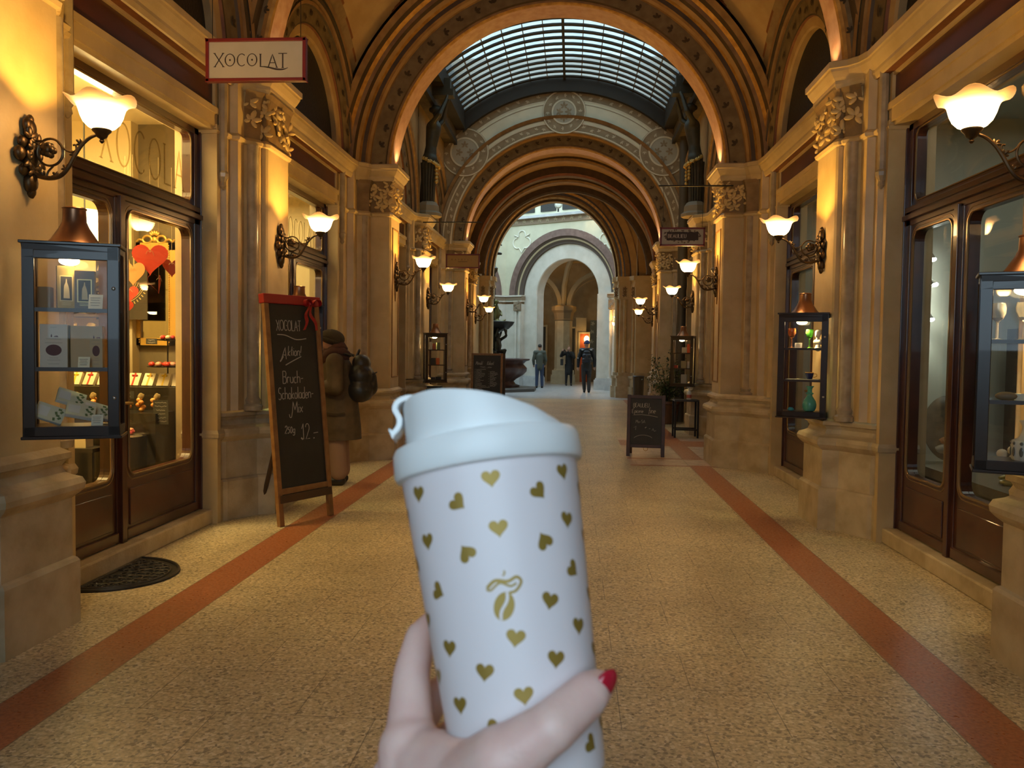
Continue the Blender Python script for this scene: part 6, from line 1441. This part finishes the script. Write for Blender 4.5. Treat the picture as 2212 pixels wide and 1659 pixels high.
# ledge spotlights of the courtyard
for (x, y, z, on, lb) in ((-.35, 31.55, 6.95, False, 'round grey floodlight on the courtyard ledge'), (.55, 31.05, 6.97, True, 'bright lit floodlight on the courtyard ledge')):
    t = thing('floodlight', lb, 'floodlight', (x, y, z)); M_ = Matrix.Rotation(PI / 2 + .1, 3, 'X')
    mb = MB(); mb.s = True; mb.lathe([(.09, -.14), (.12, -.10), (.14, .0), (.14, .06), (.12, .07)], 20, (0, 0, 0), M_); mb.build('housing', mat('grey_flood_metal', (.42, .42, .36), .4, .3), t)
    mb = MB(); mb.s = True; mb.ell((0, -.07, 0), (.11, .02, .11)); mb.build('lens', emat('flood_lens_lit', (1, .85, .55), 20) if on else mat('flood_glass', (.6, .6, .5), .15), t)
    mb = MB(); mb.box((0, .02, -.18), (.06, .06, .14)); mb.build('mount', IRON, t)
    if on: light('SPOT', (x, y - .2, z), 25, (1, .8, .5), .05, (1.2, 0, -.3), 2.0)
# hall lamps and doors behind the courtyard doorway
for x, y, z, lb in ((-2.05, 38.9, 1.75, 'small glowing ball lamp behind the grey-jacketed person'),):
    t = thing('lamp_post', lb, 'lamp', (x + .86, 37.3, 0)); mb = MB(); mb.lathe([(.09, 0), (.09, .03), (.015, .05), (.015, 1.55)], 12); mb.build('post', IRON, t); mb = MB(); mb.s = True; mb.ell((0, 0, 1.62), (.075, .075, .075)); mb.build('globe', emat('globe_glow', (1, .8, .45), 6), t)
put('hall_wall_lamp', 'small glowing wall lamp beside the orange hall door', 'lamp', lambda m: (setattr(m, 's', True), m.ell((0, 0, 0), (.12, .08, .16))), emat('hall_lamp_glow', (1, .72, .28), 9), (.92, 38.7, 2.0))
light('POINT', (.85, 38.4, 2.0), 9, (1, .6, .2), .08)
for i, (x0, x1, y, z, m_, lb) in enumerate(((.62, 1.02, 38.86, 2.25, mat('orange_door', (.42, .075, .012), .5), 'orange door glowing behind the walking person'), (.12, .38, 38.95, 2.5, DARKG, 'dark doorway right of the hall column'), (-1.42, -.98, 38.55, 2.55, DARKG, 'dark doorway behind the grey-jacketed person'))):
    d = MB(); d.bx(x0, x1, y, y + .06, 0, z); d.m = 1; d.bx(x0 - .08, x0, y - .02, y + .08, 0, z + .08); d.bx(x1, x1 + .08, y - .02, y + .08, 0, z + .08); d.bx(x0, x1, y - .02, y + .08, z, z + .08); struct(d.build('door_%d' % (i + 3), [m_, HALL]), lb, 'door')
put('wall_panel', 'grey patterned banner on the hall wall right of the walking person', 'banner', lambda m: (m.box((0, 0, 0), (.5, .03, 1.9)), setattr(m, 'm', 1), setattr(m, 's', True), [leaf5(m, (-.15 + .3 * (k % 2), -.02, -.8 + .2 * k), (0, -1, 0), k, .12, .1) for k in range(9)]), [mat('grey_banner', (.10, .12, .11), .7), mat('pale_banner_print', (.3, .33, .3), .7)], (1.30, 37.8, 1.9))
# ================================================================== PEOPLE
SKIN = mat('skin', (.62, .36, .25), .5, col2=(.56, .30, .20), nscale=9)
SHOE = mat('black_leather', (.012, .011, .010), .4)
def figure(label, loc, rz, H, arms, legs, wear, lean=0.0, headturn=0.0):
    """standing person facing local -Y; lengths scale with H (metres)"""
    k = H / 1.75; t = thing('person', label, 'person', loc, rz)
    S = lambda p: V(p) * k
    pel, che, nek, hed = S((0, 0, .94)), S((0, -lean * .45, 1.28)), S((0, -lean * .7, 1.47)), S((0, -lean * .85, 1.62))
    sh = [S((s * .175, -lean * .6, 1.42)) for s in (-1, 1)]; hip = [S((s * .085, 0, .90)) for s in (-1, 1)]
    body = [(pel, che, .115 * k, .125 * k), (che, nek + S((0, 0, -.05)), .12 * k, .07 * k), (nek, hed + S((0, 0, -.04)), .05 * k, .055 * k), (sh[0], sh[1], .06 * k, .06 * k), (pel + S((-.06, 0, 0)), pel + S((.06, 0, 0)), .105 * k, .105 * k)]
    hh = hed + S((0, 0, .02)); dx = V((sin(headturn), -cos(headturn), 0))
    ells = [(hh, (.072 * k, .088 * k, .105 * k), Matrix.Rotation(headturn, 3, 'Z'))]
    body += [(hh + dx * .07 * k + S((0, 0, -.04)), hh + dx * .075 * k + S((0, 0, -.07)), .04 * k, .03 * k), (hh + dx * .088 * k, hh + dx * .103 * k + S((0, 0, -.02)), .010 * k, .014 * k)]
    sidev = V((cos(headturn), sin(headturn), 0))
    body += [(hh + sidev * s * .074 * k + S((0, 0, .01)), hh + sidev * s * .078 * k + S((0, 0, -.025)), .014 * k, .010 * k) for s in (-1, 1)]
    jk = [(pel + S((0, 0, wear.get('hem', -.08))), che, .15 * k * wear.get('fat', 1), .155 * k), (che, nek + S((0, 0, -.06)), .155 * k, .085 * k), (sh[0], sh[1], .088 * k, .088 * k)]
    tr = [(pel + S((-.055, 0, -.02)), pel + S((.055, 0, -.02)), .115 * k, .115 * k)]
    for i, (el, wr) in enumerate(arms):
        el, wr = S(el), S(wr); body += [(sh[i], el, .050 * k, .040 * k), (el, wr, .040 * k, .028 * k)]
        d = (wr - el).normalized(); body += [(wr, wr + d * .07 * k, .030 * k, .034 * k)]
        q = d.cross(V((0, 1, 0))); q = q.normalized() if q.length > .1 else V((1, 0, 0))
        for f in range(4): body.append((wr + d * .08 * k + q * (.012 * (f - 1.5)) * k, wr + d * (.15 - .012 * abs(f - 1.3)) * k + q * (.013 * (f - 1.5)) * k + V((0, -.015, 0)) * k, .009 * k, .007 * k))
        body.append((wr + d * .03 * k + q * .02 * k, wr + d * .09 * k + q * .05 * k, .010 * k, .008 * k))
        jk += [(sh[i], el, .075 * k, .062 * k), (el, wr - d * .02 * k, .062 * k, .048 * k)]
    for i, (kn, an) in enumerate(legs):
        kn, an = S(kn), S(an); body += [(hip[i], kn, .080 * k, .052 * k), (kn, an, .050 * k, .036 * k), (an + S((0, .02, -.03)), an + S((0, -.14, -.045)), .036 * k, .030 * k)]
        tr += [(hip[i], kn, .098 * k, .072 * k), (kn, an + S((0, 0, .03)), .070 * k, wear.get('cuff', .060) * k)]
    blob('body', body, .014, 2, SKIN, t, ells)
    blob('trousers', tr, .014, 2, wear['trousers'], t)
    blob('jacket', jk, .014, 3, wear['jacket'], t)
    for kn, an in legs:
        an = S(an); blob('shoe', [(an + S((0, .025, -.035)), an + S((0, -.15, -.05)), .046 * k, .040 * k), (an, an + S((0, 0, -.03)), .05 * k, .05 * k)], .012, 1, wear.get('shoe', SHOE), t, fn=lambda v: V((v.x, v.y, max(v.z, 0.0))))
    mb = MB(); mb.s = True; R_ = Matrix.Rotation(headturn, 3, 'Z')
    if wear.get('hat'):
        mb.ell(hh + S((0, 0, .045)) - dx * .01, (.086 * k, .10 * k, .085 * k), R_, 16, 10, lambda d: 1 + .04 * mnoise.noise(d * 5)); mb.tube([hh + S((0, 0, .025)) + R_ @ V((.086 * cos(a), .101 * sin(a), .012 * sin(a))) * k for a in [2 * PI * j / 20 for j in range(20)]], .017 * k, 8, True); mb.build('hat', wear['hat'], t)
    else:
        mb.ell(hh + S((0, 0, .035)) - dx * .018, (.080 * k, .090 * k, .085 * k), R_, 16, 10, lambda d: 1 + .05 * mnoise.noise(d * 8)); mb.build('hair', wear['hair'], t)
    for nm, z, s in (('eye', .012, -1), ('eye', .012, 1)):
        e = MB(); e.s = True; e.ell(hh + dx * .083 * k + sidev * s * .03 * k + S((0, 0, z)), (.011 * k, .008 * k, .007 * k)); e.build('eye', mat('dark_eye', (.03, .02, .015), .2), t)
    e = MB(); e.s = True; e.ell(hh + dx * .098 * k + S((0, 0, -.055)), (.024 * k, .008 * k, .006 * k), R_); e.build('mouth', mat('lip', (.45, .16, .13), .5), t)
    return t, k
HAIR = mat('dark_hair', (.025, .017, .012), .6)
DOWN = ((-.24, .02, 1.13), (-.25, -.02, .88)), ((.24, .02, 1.13), (.25, -.02, .88))
STAND = ((-.10, -.01, .50), (-.11, .02, .085)), ((.10, -.01, .50), (.11, .02, .085))
figure('person in a grey-green jacket and blue jeans seen from behind near the far doorway', (-.99, 32.08, 0), PI + .15, 1.70, (((-.25, .0, 1.12), (-.22, -.12, .93)), ((.25, .0, 1.12), (.22, -.12, .93))), STAND,
       {'jacket': mat('grey_green_jacket', (.075, .085, .065), .7), 'trousers': mat('blue_jeans', (.035, .055, .11), .8), 'hair': HAIR, 'hem': -.10})
figure('person in a black coat raising a camera beside the far column', (.13, 34.7, 0), .1, 1.66, (((-.36, -.08, 1.30), (-.30, -.28, 1.52)), ((.22, -.16, 1.24), (-.10, -.30, 1.50))), STAND,
       {'jacket': mat('black_coat', (.012, .011, .010), .7), 'trousers': mat('black_leggings', (.010, .009, .009), .7), 'hair': mat('fair_hair', (.22, .13, .06), .6), 'hem': -.32, 'fat': 1.05, 'cuff': .048})
put('camera', 'small black camera held up by the person beside the far column', 'camera', lambda m: (m.box((0, 0, 0), (.13, .04, .08)), m.lathe([(.03, 0), (.028, .05)], 14, (0, -.02, 0), Matrix.Rotation(PI / 2, 3, 'X'))), BLACKP, (-.06, 34.38, 1.47), .1)
put('shoulder_bag', 'dark bag hanging at the hip of the person with the camera', 'bag', lambda m: (m.box((0, 0, 0), (.12, .28, .26)), m.tube([(0, -.12, .13), (.08, -.10, .40), (.28, .0, .52)], .012, 6)), mat('dark_bag', (.02, .018, .016), .6), (-.16, 34.62, .98))
wk = figure('person in black with a blue hat and backpack walking away in the courtyard', (.77, 29.27, 0), PI, 1.83, (((-.27, .04, 1.12), (-.27, -.08, .88)), ((.27, .02, 1.12), (.28, -.04, .86))), (((-.09, -.05, .50), (-.09, .10, .085)), ((.09, -.03, .50), (.06, -.05, .085))),
       {'jacket': mat('black_nylon', (.014, .015, .017), .5), 'trousers': mat('charcoal_trousers', (.045, .04, .038), .8), 'hat': mat('blue_knit_hat', (.03, .055, .17), .9), 'hem': -.10}, 0, .7)[0]
for s in (-1, 1):
    for z, y, nm in ((1.50, .13, 'reflector'), (1.21, .05, 'reflector')):
        m = MB(); m.s = True; m.ell((s * (.15 if z > 1.4 else .29), y if z > 1.4 else .07, z), (.045 if z > 1.4 else .03, .012, .016)); m.build(nm, mat('silver_reflector', (.75, .78, .8), .4), wk)
def backpack(name, label, loc, rz, w_, d, h, m_, blue=False):
    t = thing('backpack', label, 'backpack', loc, rz)
    blob('pack_body', [((-w_ * .28, 0, h * .25), (w_ * .28, 0, h * .25), d * .5, d * .5), ((-w_ * .25, 0, h * .55), (w_ * .25, 0, h * .55), d * .48, d * .48), ((-w_ * .16, 0, h * .8), (w_ * .16, 0, h * .8), d * .36, d * .36), ((0, d * .3, h * .3), (0, d * .3, h * .5), d * .36, d * .32)], .012, 3, m_, t)
    for s in (-1, 1):
        mb = MB(); mb.s = True; mb.tube(catmull([V((s * w_ * .28, -d * .35, h * .95)), V((s * w_ * .30, -d * .75, h * .98)), V((s * w_ * .34, -d * 1.2, h * .75)), V((s * w_ * .36, -d * .9, h * .3)), V((s * w_ * .32, -d * .4, h * .12))], 5), .016, 6); mb.build('strap', m_, t)
    mb = MB(); mb.s = True; mb.tube(catmull([V((-.05, -d * .2, h * .93)), V((-.03, -d * .1, h * 1.06)), V((.03, -d * .1, h * 1.06)), V((.05, -d * .2, h * .93))], 5), .010, 6); mb.build('handle_loop', m_, t)
    mb = MB(); mb.s = True; mb.tube(catmull([V((-w_ * .3, d * .38, h * .55)), V((0, d * .62, h * .62)), V((w_ * .3, d * .38, h * .55))], 6), .006, 5); mb.build('zip', BLACKP, t)
    return t
backpack('b', 'black backpack worn by the person with the blue hat', (.77, 29.05, 1.02), PI, .30, .17, .50, mat('navy_black_pack', (.016, .018, .026), .5))

# woman at the window, facing left
WX, WY = -2.27, 8.86
t = thing('person', 'person in a long brown coat, hat and scarf facing the second shop window', 'person', (WX, WY, 0), -PI / 2 + .12)
COAT = mat('brown_quilted_coat', (.085, .056, .026), .75, col2=(.065, .042, .019), nscale=14, bump=.4, bscale=9); BEIGE = mat('pinkish_trousers', (.30, .19, .13), .85, bump=.2, bscale=14); SCARF = mat('wine_brown_scarf', (.085, .035, .026), .9, bump=.6, bscale=22); HATK = mat('dark_knit_hat', (.055, .042, .024), .95, bump=.8, bscale=60)
bd = [((0, 0, .95), (0, -.03, 1.25), .12, .125), ((0, -.03, 1.25), (0, -.06, 1.40), .12, .07), ((0, -.06, 1.40), (0, -.09, 1.50), .05, .055), ((-.17, -.03, 1.35), (.17, -.03, 1.35), .06, .06), ((0, -.17, 1.50), (0, -.175, 1.47), .042, .034), ((0, -.190, 1.545), (0, -.207, 1.52), .010, .014)]
for s in (-1, 1): bd += [((s * .09, 0, .90), (s * .10, -.01, .48), .08, .055), ((s * .10, -.01, .48), (s * .10, .02, .09), .05, .038), ((s * .10, .03, .06), (s * .10, -.12, .045), .034, .03), ((s * .18, -.03, 1.33), (s * .25, .0, 1.06), .05, .042), ((s * .25, .0, 1.06), (s * .17, -.24, 1.07), .04, .03)]
for s in (-1, 1):
    bd.append(((s * .17, -.24, 1.07), (s * .15, -.30, 1.08), .03, .032))
    for f in range(4): bd.append(((s * .155, -.30, 1.055 + .017 * f), (s * (.12 - .004 * f), -.36 + .006 * abs(f - 1.5), 1.06 + .018 * f), .0095, .0075))
    bd.append(((s * .15, -.27, 1.10), (s * .12, -.31, 1.135), .011, .009))
blob('body', bd, .012, 2, SKIN, t, [((0, -.10, 1.55), (.072, .09, .105), None)])
def hemfn(v): return V((v.x, v.y, max(v.z, .50)))
ct = [((0, .01, .62), (0, .0, 1.0), .235, .20), ((0, .0, 1.0), (0, -.02, 1.24), .20, .175), ((0, -.02, 1.24), (0, -.05, 1.38), .17, .09), ((-.17, -.02, 1.34), (.17, -.02, 1.34), .095, .095), ((0, .02, .40), (0, .02, .62), .235, .225)]
for s in (-1, 1): ct += [((s * .19, -.02, 1.33), (s * .27, .01, 1.07), .092, .085), ((s * .27, .01, 1.07), (s * .20, -.19, 1.07), .083, .066)]
blob('coat', ct, .013, 3, COAT, t, fn=hemfn)
mb = MB(); mb.s = True
for z in (.90, 1.12): pass
for s in (-1, 1): mb.tube(catmull([V((s * .23, -.10, .80)), V((s * .26, .0, .79)), V((s * .23, .10, .80))], 6), .010, 6)
mb.tube([(0, -.25, .52), (0, -.215, .85), (0, -.19, 1.2)], .008, 6); mb.build('pocket_seam', mat('coat_seam', (.05, .032, .015), .8), t)
lg = []
for s in (-1, 1): lg += [((s * .09, 0, .70), (s * .10, 0, .48), .11, .098), ((s * .10, 0, .48), (s * .10, .02, .14), .098, .092)]
blob('trousers', lg, .012, 2, BEIGE, t)
for s in (-1, 1): blob('shoe', [((s * .10, .04, .05), (s * .10, -.15, .04), .055, .046), ((s * .10, .02, .05), (s * .10, .02, .10), .055, .05)], .011, 1, SHOE, t, fn=lambda v: V((v.x, v.y, max(v.z, 0))))
mb = MB(); mb.s = True; mb.ell((0, -.070, 1.595), (.112, .135, .092), Matrix.Rotation(-.22, 3, 'X'), 20, 12, lambda d: 1 + .05 * mnoise.noise(d * 4)); mb.tube([(.108 * cos(a), -.085 + .130 * sin(a), 1.565 - .035 * sin(a)) for a in [2 * PI * j / 24 for j in range(24)]], .020, 8, True); mb.build('hat', HATK, t)
mb = MB(); mb.s = True
for q, (R_, z, th) in enumerate(((.10, 1.47, .042), (.125, 1.42, .048), (.115, 1.375, .045))): mb.tube([(R_ * cos(a), -.045 + R_ * .95 * sin(a), z + .025 * sin(a * 2 + q) - .02 * -sin(a)) for a in [2 * PI * j / 28 for j in range(28)]], [th * (1 + .12 * sin(j * 1.7 + q)) for j in range(28)], 10, True)
mb.tube(catmull([V((.02, -.16, 1.40)), V((.05, -.21, 1.28)), V((.04, -.21, 1.12))], 6), .035, 8); mb.build('scarf', SCARF, t)
mb = MB(); mb.s = True; mb.ell((0, -.182, 1.485), (.05, .022, .045)); mb.build('face_mask', mat('white_mask', (.65, .62, .55), .8), t)
mb = MB(); mb.s = True
for s in (-1, 1): mb.tube([(s * .035 + .022 * cos(a), -.198, 1.555 + .018 * sin(a)) for a in [2 * PI * j / 12 for j in range(12)]], .003, 5, True); mb.tube([(s * .057, -.195, 1.558), (s * .078, -.10, 1.560)], .0025, 5)
mb.build('glasses', mat('red_glasses', (.18, .02, .015), .3), t)
for s in (-1, 1): e = MB(); e.s = True; e.ell((s * .033, -.188, 1.556), (.012, .007, .007)); e.build('eye', mat('dark_eye', (.03, .02, .015), .2), t)
Mw = Matrix.Translation((WX, WY, 0)) @ Matrix.Rotation(-PI / 2 + .12, 4, 'Z')
bp_ = backpack('a', 'black backpack worn by the person in the long brown coat', Mw @ V((0, .245, .90)), PI / 2 + .12 - PI, .36, .27, .53, mat('black_nylon_pack', (.012, .012, .011), .45, bump=.5, bscale=12))
def paper(m):
    pts = [V((-.07, 0, -.05)), V((.07, .01, -.06)), V((.09, .0, .04)), V((.02, -.03, .07)), V((-.08, -.01, .05))]; m.poly(pts); m.poly([p + V((0, .003, 0)) for p in reversed(pts)])
    for a in range(5): m.poly([pts[a], pts[(a + 1) % 5], pts[(a + 1) % 5] + V((0, .003, 0)), pts[a] + V((0, .003, 0))])
PAP = mat('white_paper', (.70, .62, .48), .8)
put('paper', 'upper crumpled white paper held by the person in the long coat', 'paper', paper, PAP, Mw @ V((.19, -.30, 1.17)), .2)
put('paper', 'lower folded white paper at the sleeve of the person in the long coat', 'paper', paper, PAP, Mw @ V((.265, -.20, .975)), -.3)

# ================================================================== HAND AND CUP
HAND = [
  ((0.2143, 0.3616, 1.3012), (0.2333, 0.3419, 1.3259), 0.0190, 0.0155), ((0.2333, 0.3419, 1.3259), (0.2536, 0.341, 1.3418), 0.0145, 0.0108), ((0.2536, 0.341, 1.3418), (0.2693, 0.3576, 1.3497), 0.0112, 0.0098), ((0.2693, 0.3576, 1.3497), (0.2733, 0.3649, 1.3503), 0.0095, 0.0080),
  ((0.2333, 0.3437, 1.3196), (0.1936, 0.3833, 1.3041), 0.0135, 0.0145), ((0.2142, 0.3617, 1.3033), (0.1883, 0.3877, 1.2993), 0.0190, 0.0170), ((0.2256, 0.3511, 1.3178), (0.2039, 0.3742, 1.3092), 0.0110, 0.0120),
  ((0.1839, 0.3927, 1.307), (0.1796, 0.4185, 1.331), 0.0128, 0.0098), ((0.1796, 0.4185, 1.331), (0.181, 0.4353, 1.3447), 0.0098, 0.0084), ((0.181, 0.4353, 1.3447), (0.1894, 0.4482, 1.3522), 0.0082, 0.0068),
  ((0.1769, 0.4084, 1.2858), (0.1799, 0.4391, 1.2934), 0.0125, 0.0092), ((0.1799, 0.4391, 1.2934), (0.1894, 0.4505, 1.3097), 0.0090, 0.0078), ((0.1894, 0.4505, 1.3097), (0.2048, 0.4518, 1.3163), 0.0078, 0.0068),
  ((0.1742, 0.4154, 1.265), (0.1805, 0.444, 1.2677), 0.0120, 0.0090), ((0.1805, 0.444, 1.2677), (0.1918, 0.4535, 1.282), 0.0090, 0.0078), ((0.1918, 0.4535, 1.282), (0.2073, 0.4548, 1.2874), 0.0078, 0.0066),
  ((0.1763, 0.4148, 1.2482), (0.1845, 0.4375, 1.2481), 0.0110, 0.0082), ((0.1845, 0.4375, 1.2481), (0.1972, 0.4449, 1.2603), 0.0080, 0.0070), ((0.1972, 0.4449, 1.2603), (0.2089, 0.4439, 1.264), 0.0070, 0.0060),
  ((0.185, 0.3907, 1.3045), (0.198, 0.3722, 1.2704), 0.0165, 0.0240), ((0.178, 0.4033, 1.2814), (0.191, 0.3811, 1.2578), 0.0165, 0.0220), ((0.1772, 0.4104, 1.2606), (0.1892, 0.3856, 1.248), 0.0160, 0.0210), ((0.2112, 0.3612, 1.297), (0.2032, 0.3674, 1.2671), 0.0210, 0.0240),
  ((0.1977, 0.3747, 1.26), (0.1959, 0.3504, 1.2334), 0.0255, 0.0260), ((0.1959, 0.3504, 1.2334), (0.2019, 0.2844, 1.2071), 0.0260, 0.0340)]
CT, CB = V((.2193, .4159, 1.4375)), V((.2422, .3821, 1.3120)); AX = (CT - CB).normalized(); LEN = (CT - CB).length
CXv = (V((.9973, .0724, .0131)) - AX * V((.9973, .0724, .0131)).dot(AX)).normalized(); CYv = AX.cross(CXv)
CMx = Matrix((CXv, CYv, AX)).transposed().to_4x4(); BASE_T = 1.085
CMx.translation = CT - AX * LEN * BASE_T
HT = LEN * BASE_T
rad = lambda z: .0350 + (.0444 - .0350) * (z / HT)
hp = V((.21, .37, 1.27)); ps = thing('person', 'pale hand with red nails holding up the heart-patterned cup', 'person', hp)
HSK = mat('pale_hand_skin', (.80, .56, .50), .42, col2=(.76, .49, .44), nscale=60, sss=.12, bump=.08, bscale=400)
def keep_out(v):   # flesh presses flat against the cup instead of entering it
    w_ = CMx.inverted() @ (v + hp); r_ = math.hypot(w_.x, w_.y); lim = rad(min(max(w_.z, 0), HT)) + .0006
    if -.001 < w_.z < HT and r_ < lim: w_.x *= lim / max(r_, 1e-6); w_.y *= lim / max(r_, 1e-6); return (CMx @ w_) - hp
    return v
blob('hand', [(V(a) - hp, V(b) - hp, ra, rb) for a, b, ra, rb in HAND], .0016, 9, HSK, ps, fn=keep_out)
NAIL = mat('red_nail_varnish', (.42, .012, .03), .14, coat=.8)
def nail(c, along, nrm, L_, w_, h):
    a = V(along).normalized(); n_ = V(nrm); n_ = (n_ - a * n_.dot(a)).normalized(); b = n_.cross(a)
    m = MB(); m.s = True; m.ell(V(c) - hp, (L_, w_, h), Matrix((a, b, n_)).transposed(), 20, 12); m.build('nail', NAIL, ps)
nail((.2760, .3580, 1.3530), (.55, .35, .70), (.75, -.62, .10), .0090, .0058, .0030)
nail((.2075, .4500, 1.3165), (.9, .05, .3), (-.2, .8, .5), .006, .0045, .002)
m = MB(); m.s = True; m.lathe([(.034, 0), (.042, .01), (.048, .20), (.03, .205)], 24, V((.2015, .289, 1.209)) - hp, (V((.2019, .2844, 1.2071)) - V((.1959, .3504, 1.2334))).to_track_quat('Z', 'Y').to_matrix()); m.build('sleeve', mat('dark_sleeve', (.03, .03, .035), .9), ps)
# the cup
cup = thing('travel_cup', 'white travel cup with small gold hearts held up in front', 'cup'); cup.matrix_world = CMx
CW = mat('blush_white_cup', (.80, .73, .755), .38); LIDM = mat('cool_white_lid', (.84, .86, .87), .35); CGOLD = mat('matt_gold_print', (.34, .225, .045), .42, .35)
mb = MB(); mb.s = True
mb.lathe([(.001, .002), (.030, .002), (.0335, 0), (.0348, .0008)] + [(rad(HT * k / 20), HT * k / 20) for k in range(1, 21)], 72, caps=False)
mb.s = False; mb.m = 1
def on_cup(u, v, h=0): # u metres round the front (0 faces the viewer), v height
    r_ = rad(v) + .00012 + h; a = u / rad(v); return (r_ * sin(a), -r_ * cos(a), v)
HEARTS = [(0.022, 0.7, 0), (0.035, 51.8, -8), (0.042, -51.6, 8), (0.096, -21.8, -45), (0.096, 29.4, -35), (0.112, 80.1, 0), (0.122, -80.1, -10), (0.21, 1.2, 0), (0.216, 51.3, 8), (0.222, -50.8, 0), (0.288, -20.7, 150), (0.285, 29.8, 155), (0.288, 79.5, 0), (0.303, -76.3, -165), (0.401, 51.7, -45), (0.41, -48.9, -60), (0.499, 28.8, 20), (0.499, 78.3, 0), (0.612, 2.6, 15), (0.604, 52.0, 10), (0.506, -73.6, 10), (0.615, -47.0, 8), (0.715, -21.0, 12), (0.707, 28.2, 14), (0.695, 76.8, 0), (0.708, -72.1, 0), (0.816, 2.8, 0), (0.816, -46.1, 0), (0.918, -20.9, 55), (1.015, 51.9, -50),
          (.80, 55, 8), (.9, 30, 20), (.95, 78, 0), (1.0, 5, 0)] + [(tt, aa, 20) for tt in (.04, .22, .4, .6, .8) for aa in (105, 130, 155, 180, 205, 230, 255)]
for tt, aa, rot in HEARTS:
    v0 = HT - tt * LEN - .0056 * cos(math.radians(aa)) * (1 - tt) + .0068 * cos(math.radians(aa)) * tt; u0 = math.radians(aa) * rad(max(v0, .003)); c_, s_ = cos(math.radians(rot)), sin(math.radians(rot)); P = heart_pts(.0088, 28); ring_ = []
    if v0 < .006: continue
    for q in (.001, .5, 1.0): ring_.append([on_cup(u0 + q * (x * c_ + y * s_), v0 + q * (-x * s_ + y * c_)) for x, y in P])
    mb.grid(ring_, False, True)
# coffee-bean emblem
ev = HT - .449 * LEN - .0005; fe = lambda u, v, d: on_cup(u - .0018 + .0014, ev + v, .00002 + .00004 * d)
def bean(mb, side):
    P = []
    for k in range(17): t_ = PI * k / 16; P.append((side * .0046 * sin(t_), .0062 * cos(t_)))
    c_, s_ = cos(-.35), sin(-.35); mid = [(.0007 * side + .0007 * sin(3.0 * y / .0062), y * .93) for x, y in P]
    rows = [[fe(x * c_ - y * s_ - .0010, x * s_ + y * c_ - .0052, 0) for x, y in L_] for L_ in (P, mid)]; mb.grid(rows)
bean(mb, -1); bean(mb, 1)
ribbon(mb, catmull([V((-.0075, .0035)), V((-.0035, .0062)), V((.0020, .0052)), V((.0062, .0066)), V((.0080, .0042)), V((.0052, .0008)), V((.0020, .0002))], 7), fe, lambda q, d: .0016 - .0004 * q)
ribbon(mb, catmull([V((-.0078, .0032)), V((-.0060, .0024)), V((-.0015, .0050)), V((.0030, .0030)), V((.0058, .0040))], 7), fe, .0010)
ribbon(mb, catmull([V((.0002, .0078)), V((.0012, .0090)), V((.0010, .0100))], 5), fe, .0008)
mb.build('cup_body', [CW, CGOLD], cup)
mb = MB(); mb.s = True; z0 = HT + .0002
prof = [(.0440, z0 - .001), (.0468, z0), (.0478, z0 + .002), (.0474, z0 + .0125), (.0462, z0 + .0150), (.0425, z0 + .0158), (.0405, z0 + .0162), (.0398, z0 + .0168)]
mb.lathe(prof, 72, caps=False)
XT = [(-.041, .0228), (-.032, .0236), (-.022, .0226), (-.013, .0207), (-.001, .0178), (.010, .0143), (.025, .0083), (.033, .004), (.041, .0012)]
def zt(x):
    for (a, b), (c, d) in zip(XT[:-1], XT[1:]):
        if x <= c: return b + (d - b) * (x - a) / (c - a)
    return XT[-1][1]
base_z = z0 + .0166; rows = []
for q, f in ((1.0, 0), (.995, .5), (.99, .9), (.975, .985), (.955, 1.0), (.85, 1.0), (.6, 1.0), (.3, 1.0), (.01, 1.0)):
    row = []
    for k in range(72):
        a = 2 * PI * k / 72; x, y = .0400 * q * cos(a), .0400 * q * sin(a); zz = zt(x) * (1 if f == 1 else f) - (.003 * max(0, 1 - (q / .9)) if q < .9 else 0); row.append((x, y, base_z + zz))
    rows.append(row)
mb.grid(rows, False, True); mb.build('lid', LIDM, cup)
mb = MB(); mb.s = True
path = [(-.0285, .0238), (-.036, .0250), (-.0412, .0236), (-.0432, .0200), (-.0416, .0155), (-.0420, .0115), (-.0445, .0085), (-.0468, .0076)]
pc = catmull([V((x, z)) for x, z in path], 5); rows = []
for k, p in enumerate(pc):
    d = pc[min(k + 1, len(pc) - 1)] - pc[max(k - 1, 0)]; d.normalize(); n_ = V((-d.y, d.x)); th = .0013 + (.0012 if k > len(pc) - 4 else 0)
    rows.append([(p.x + n_.x * e * th, f * .0075, base_z + p.y + n_.y * e * th + .0008) for e, f in ((1, -1), (1, 1), (-1, 1), (-1, -1))])
mb.grid(rows, False, True); mb.poly(rows[0]); mb.poly(rows[-1]); mb.build('lid_tab', LIDM, cup)
# ---- daylight guides for the sky openings
def portal(c, sx, sy, rot=(0, 0, 0)):
    l = bpy.data.lights.new('sky_portal', 'AREA'); l.shape = 'RECTANGLE'; l.size = sx; l.size_y = sy; l.cycles.is_portal = True
    o = bpy.data.objects.new('sky_portal', l); COL.objects.link(o); o.location = c; o.rotation_euler = rot
portal((.05, -1.68, 3.0), 2.4, 3.0, (PI / 2, 0, 0)); portal((0, 15.3, 7.6), 4.4, 7.6); portal((-2.4, 29.5, 7.9), 10, 7)
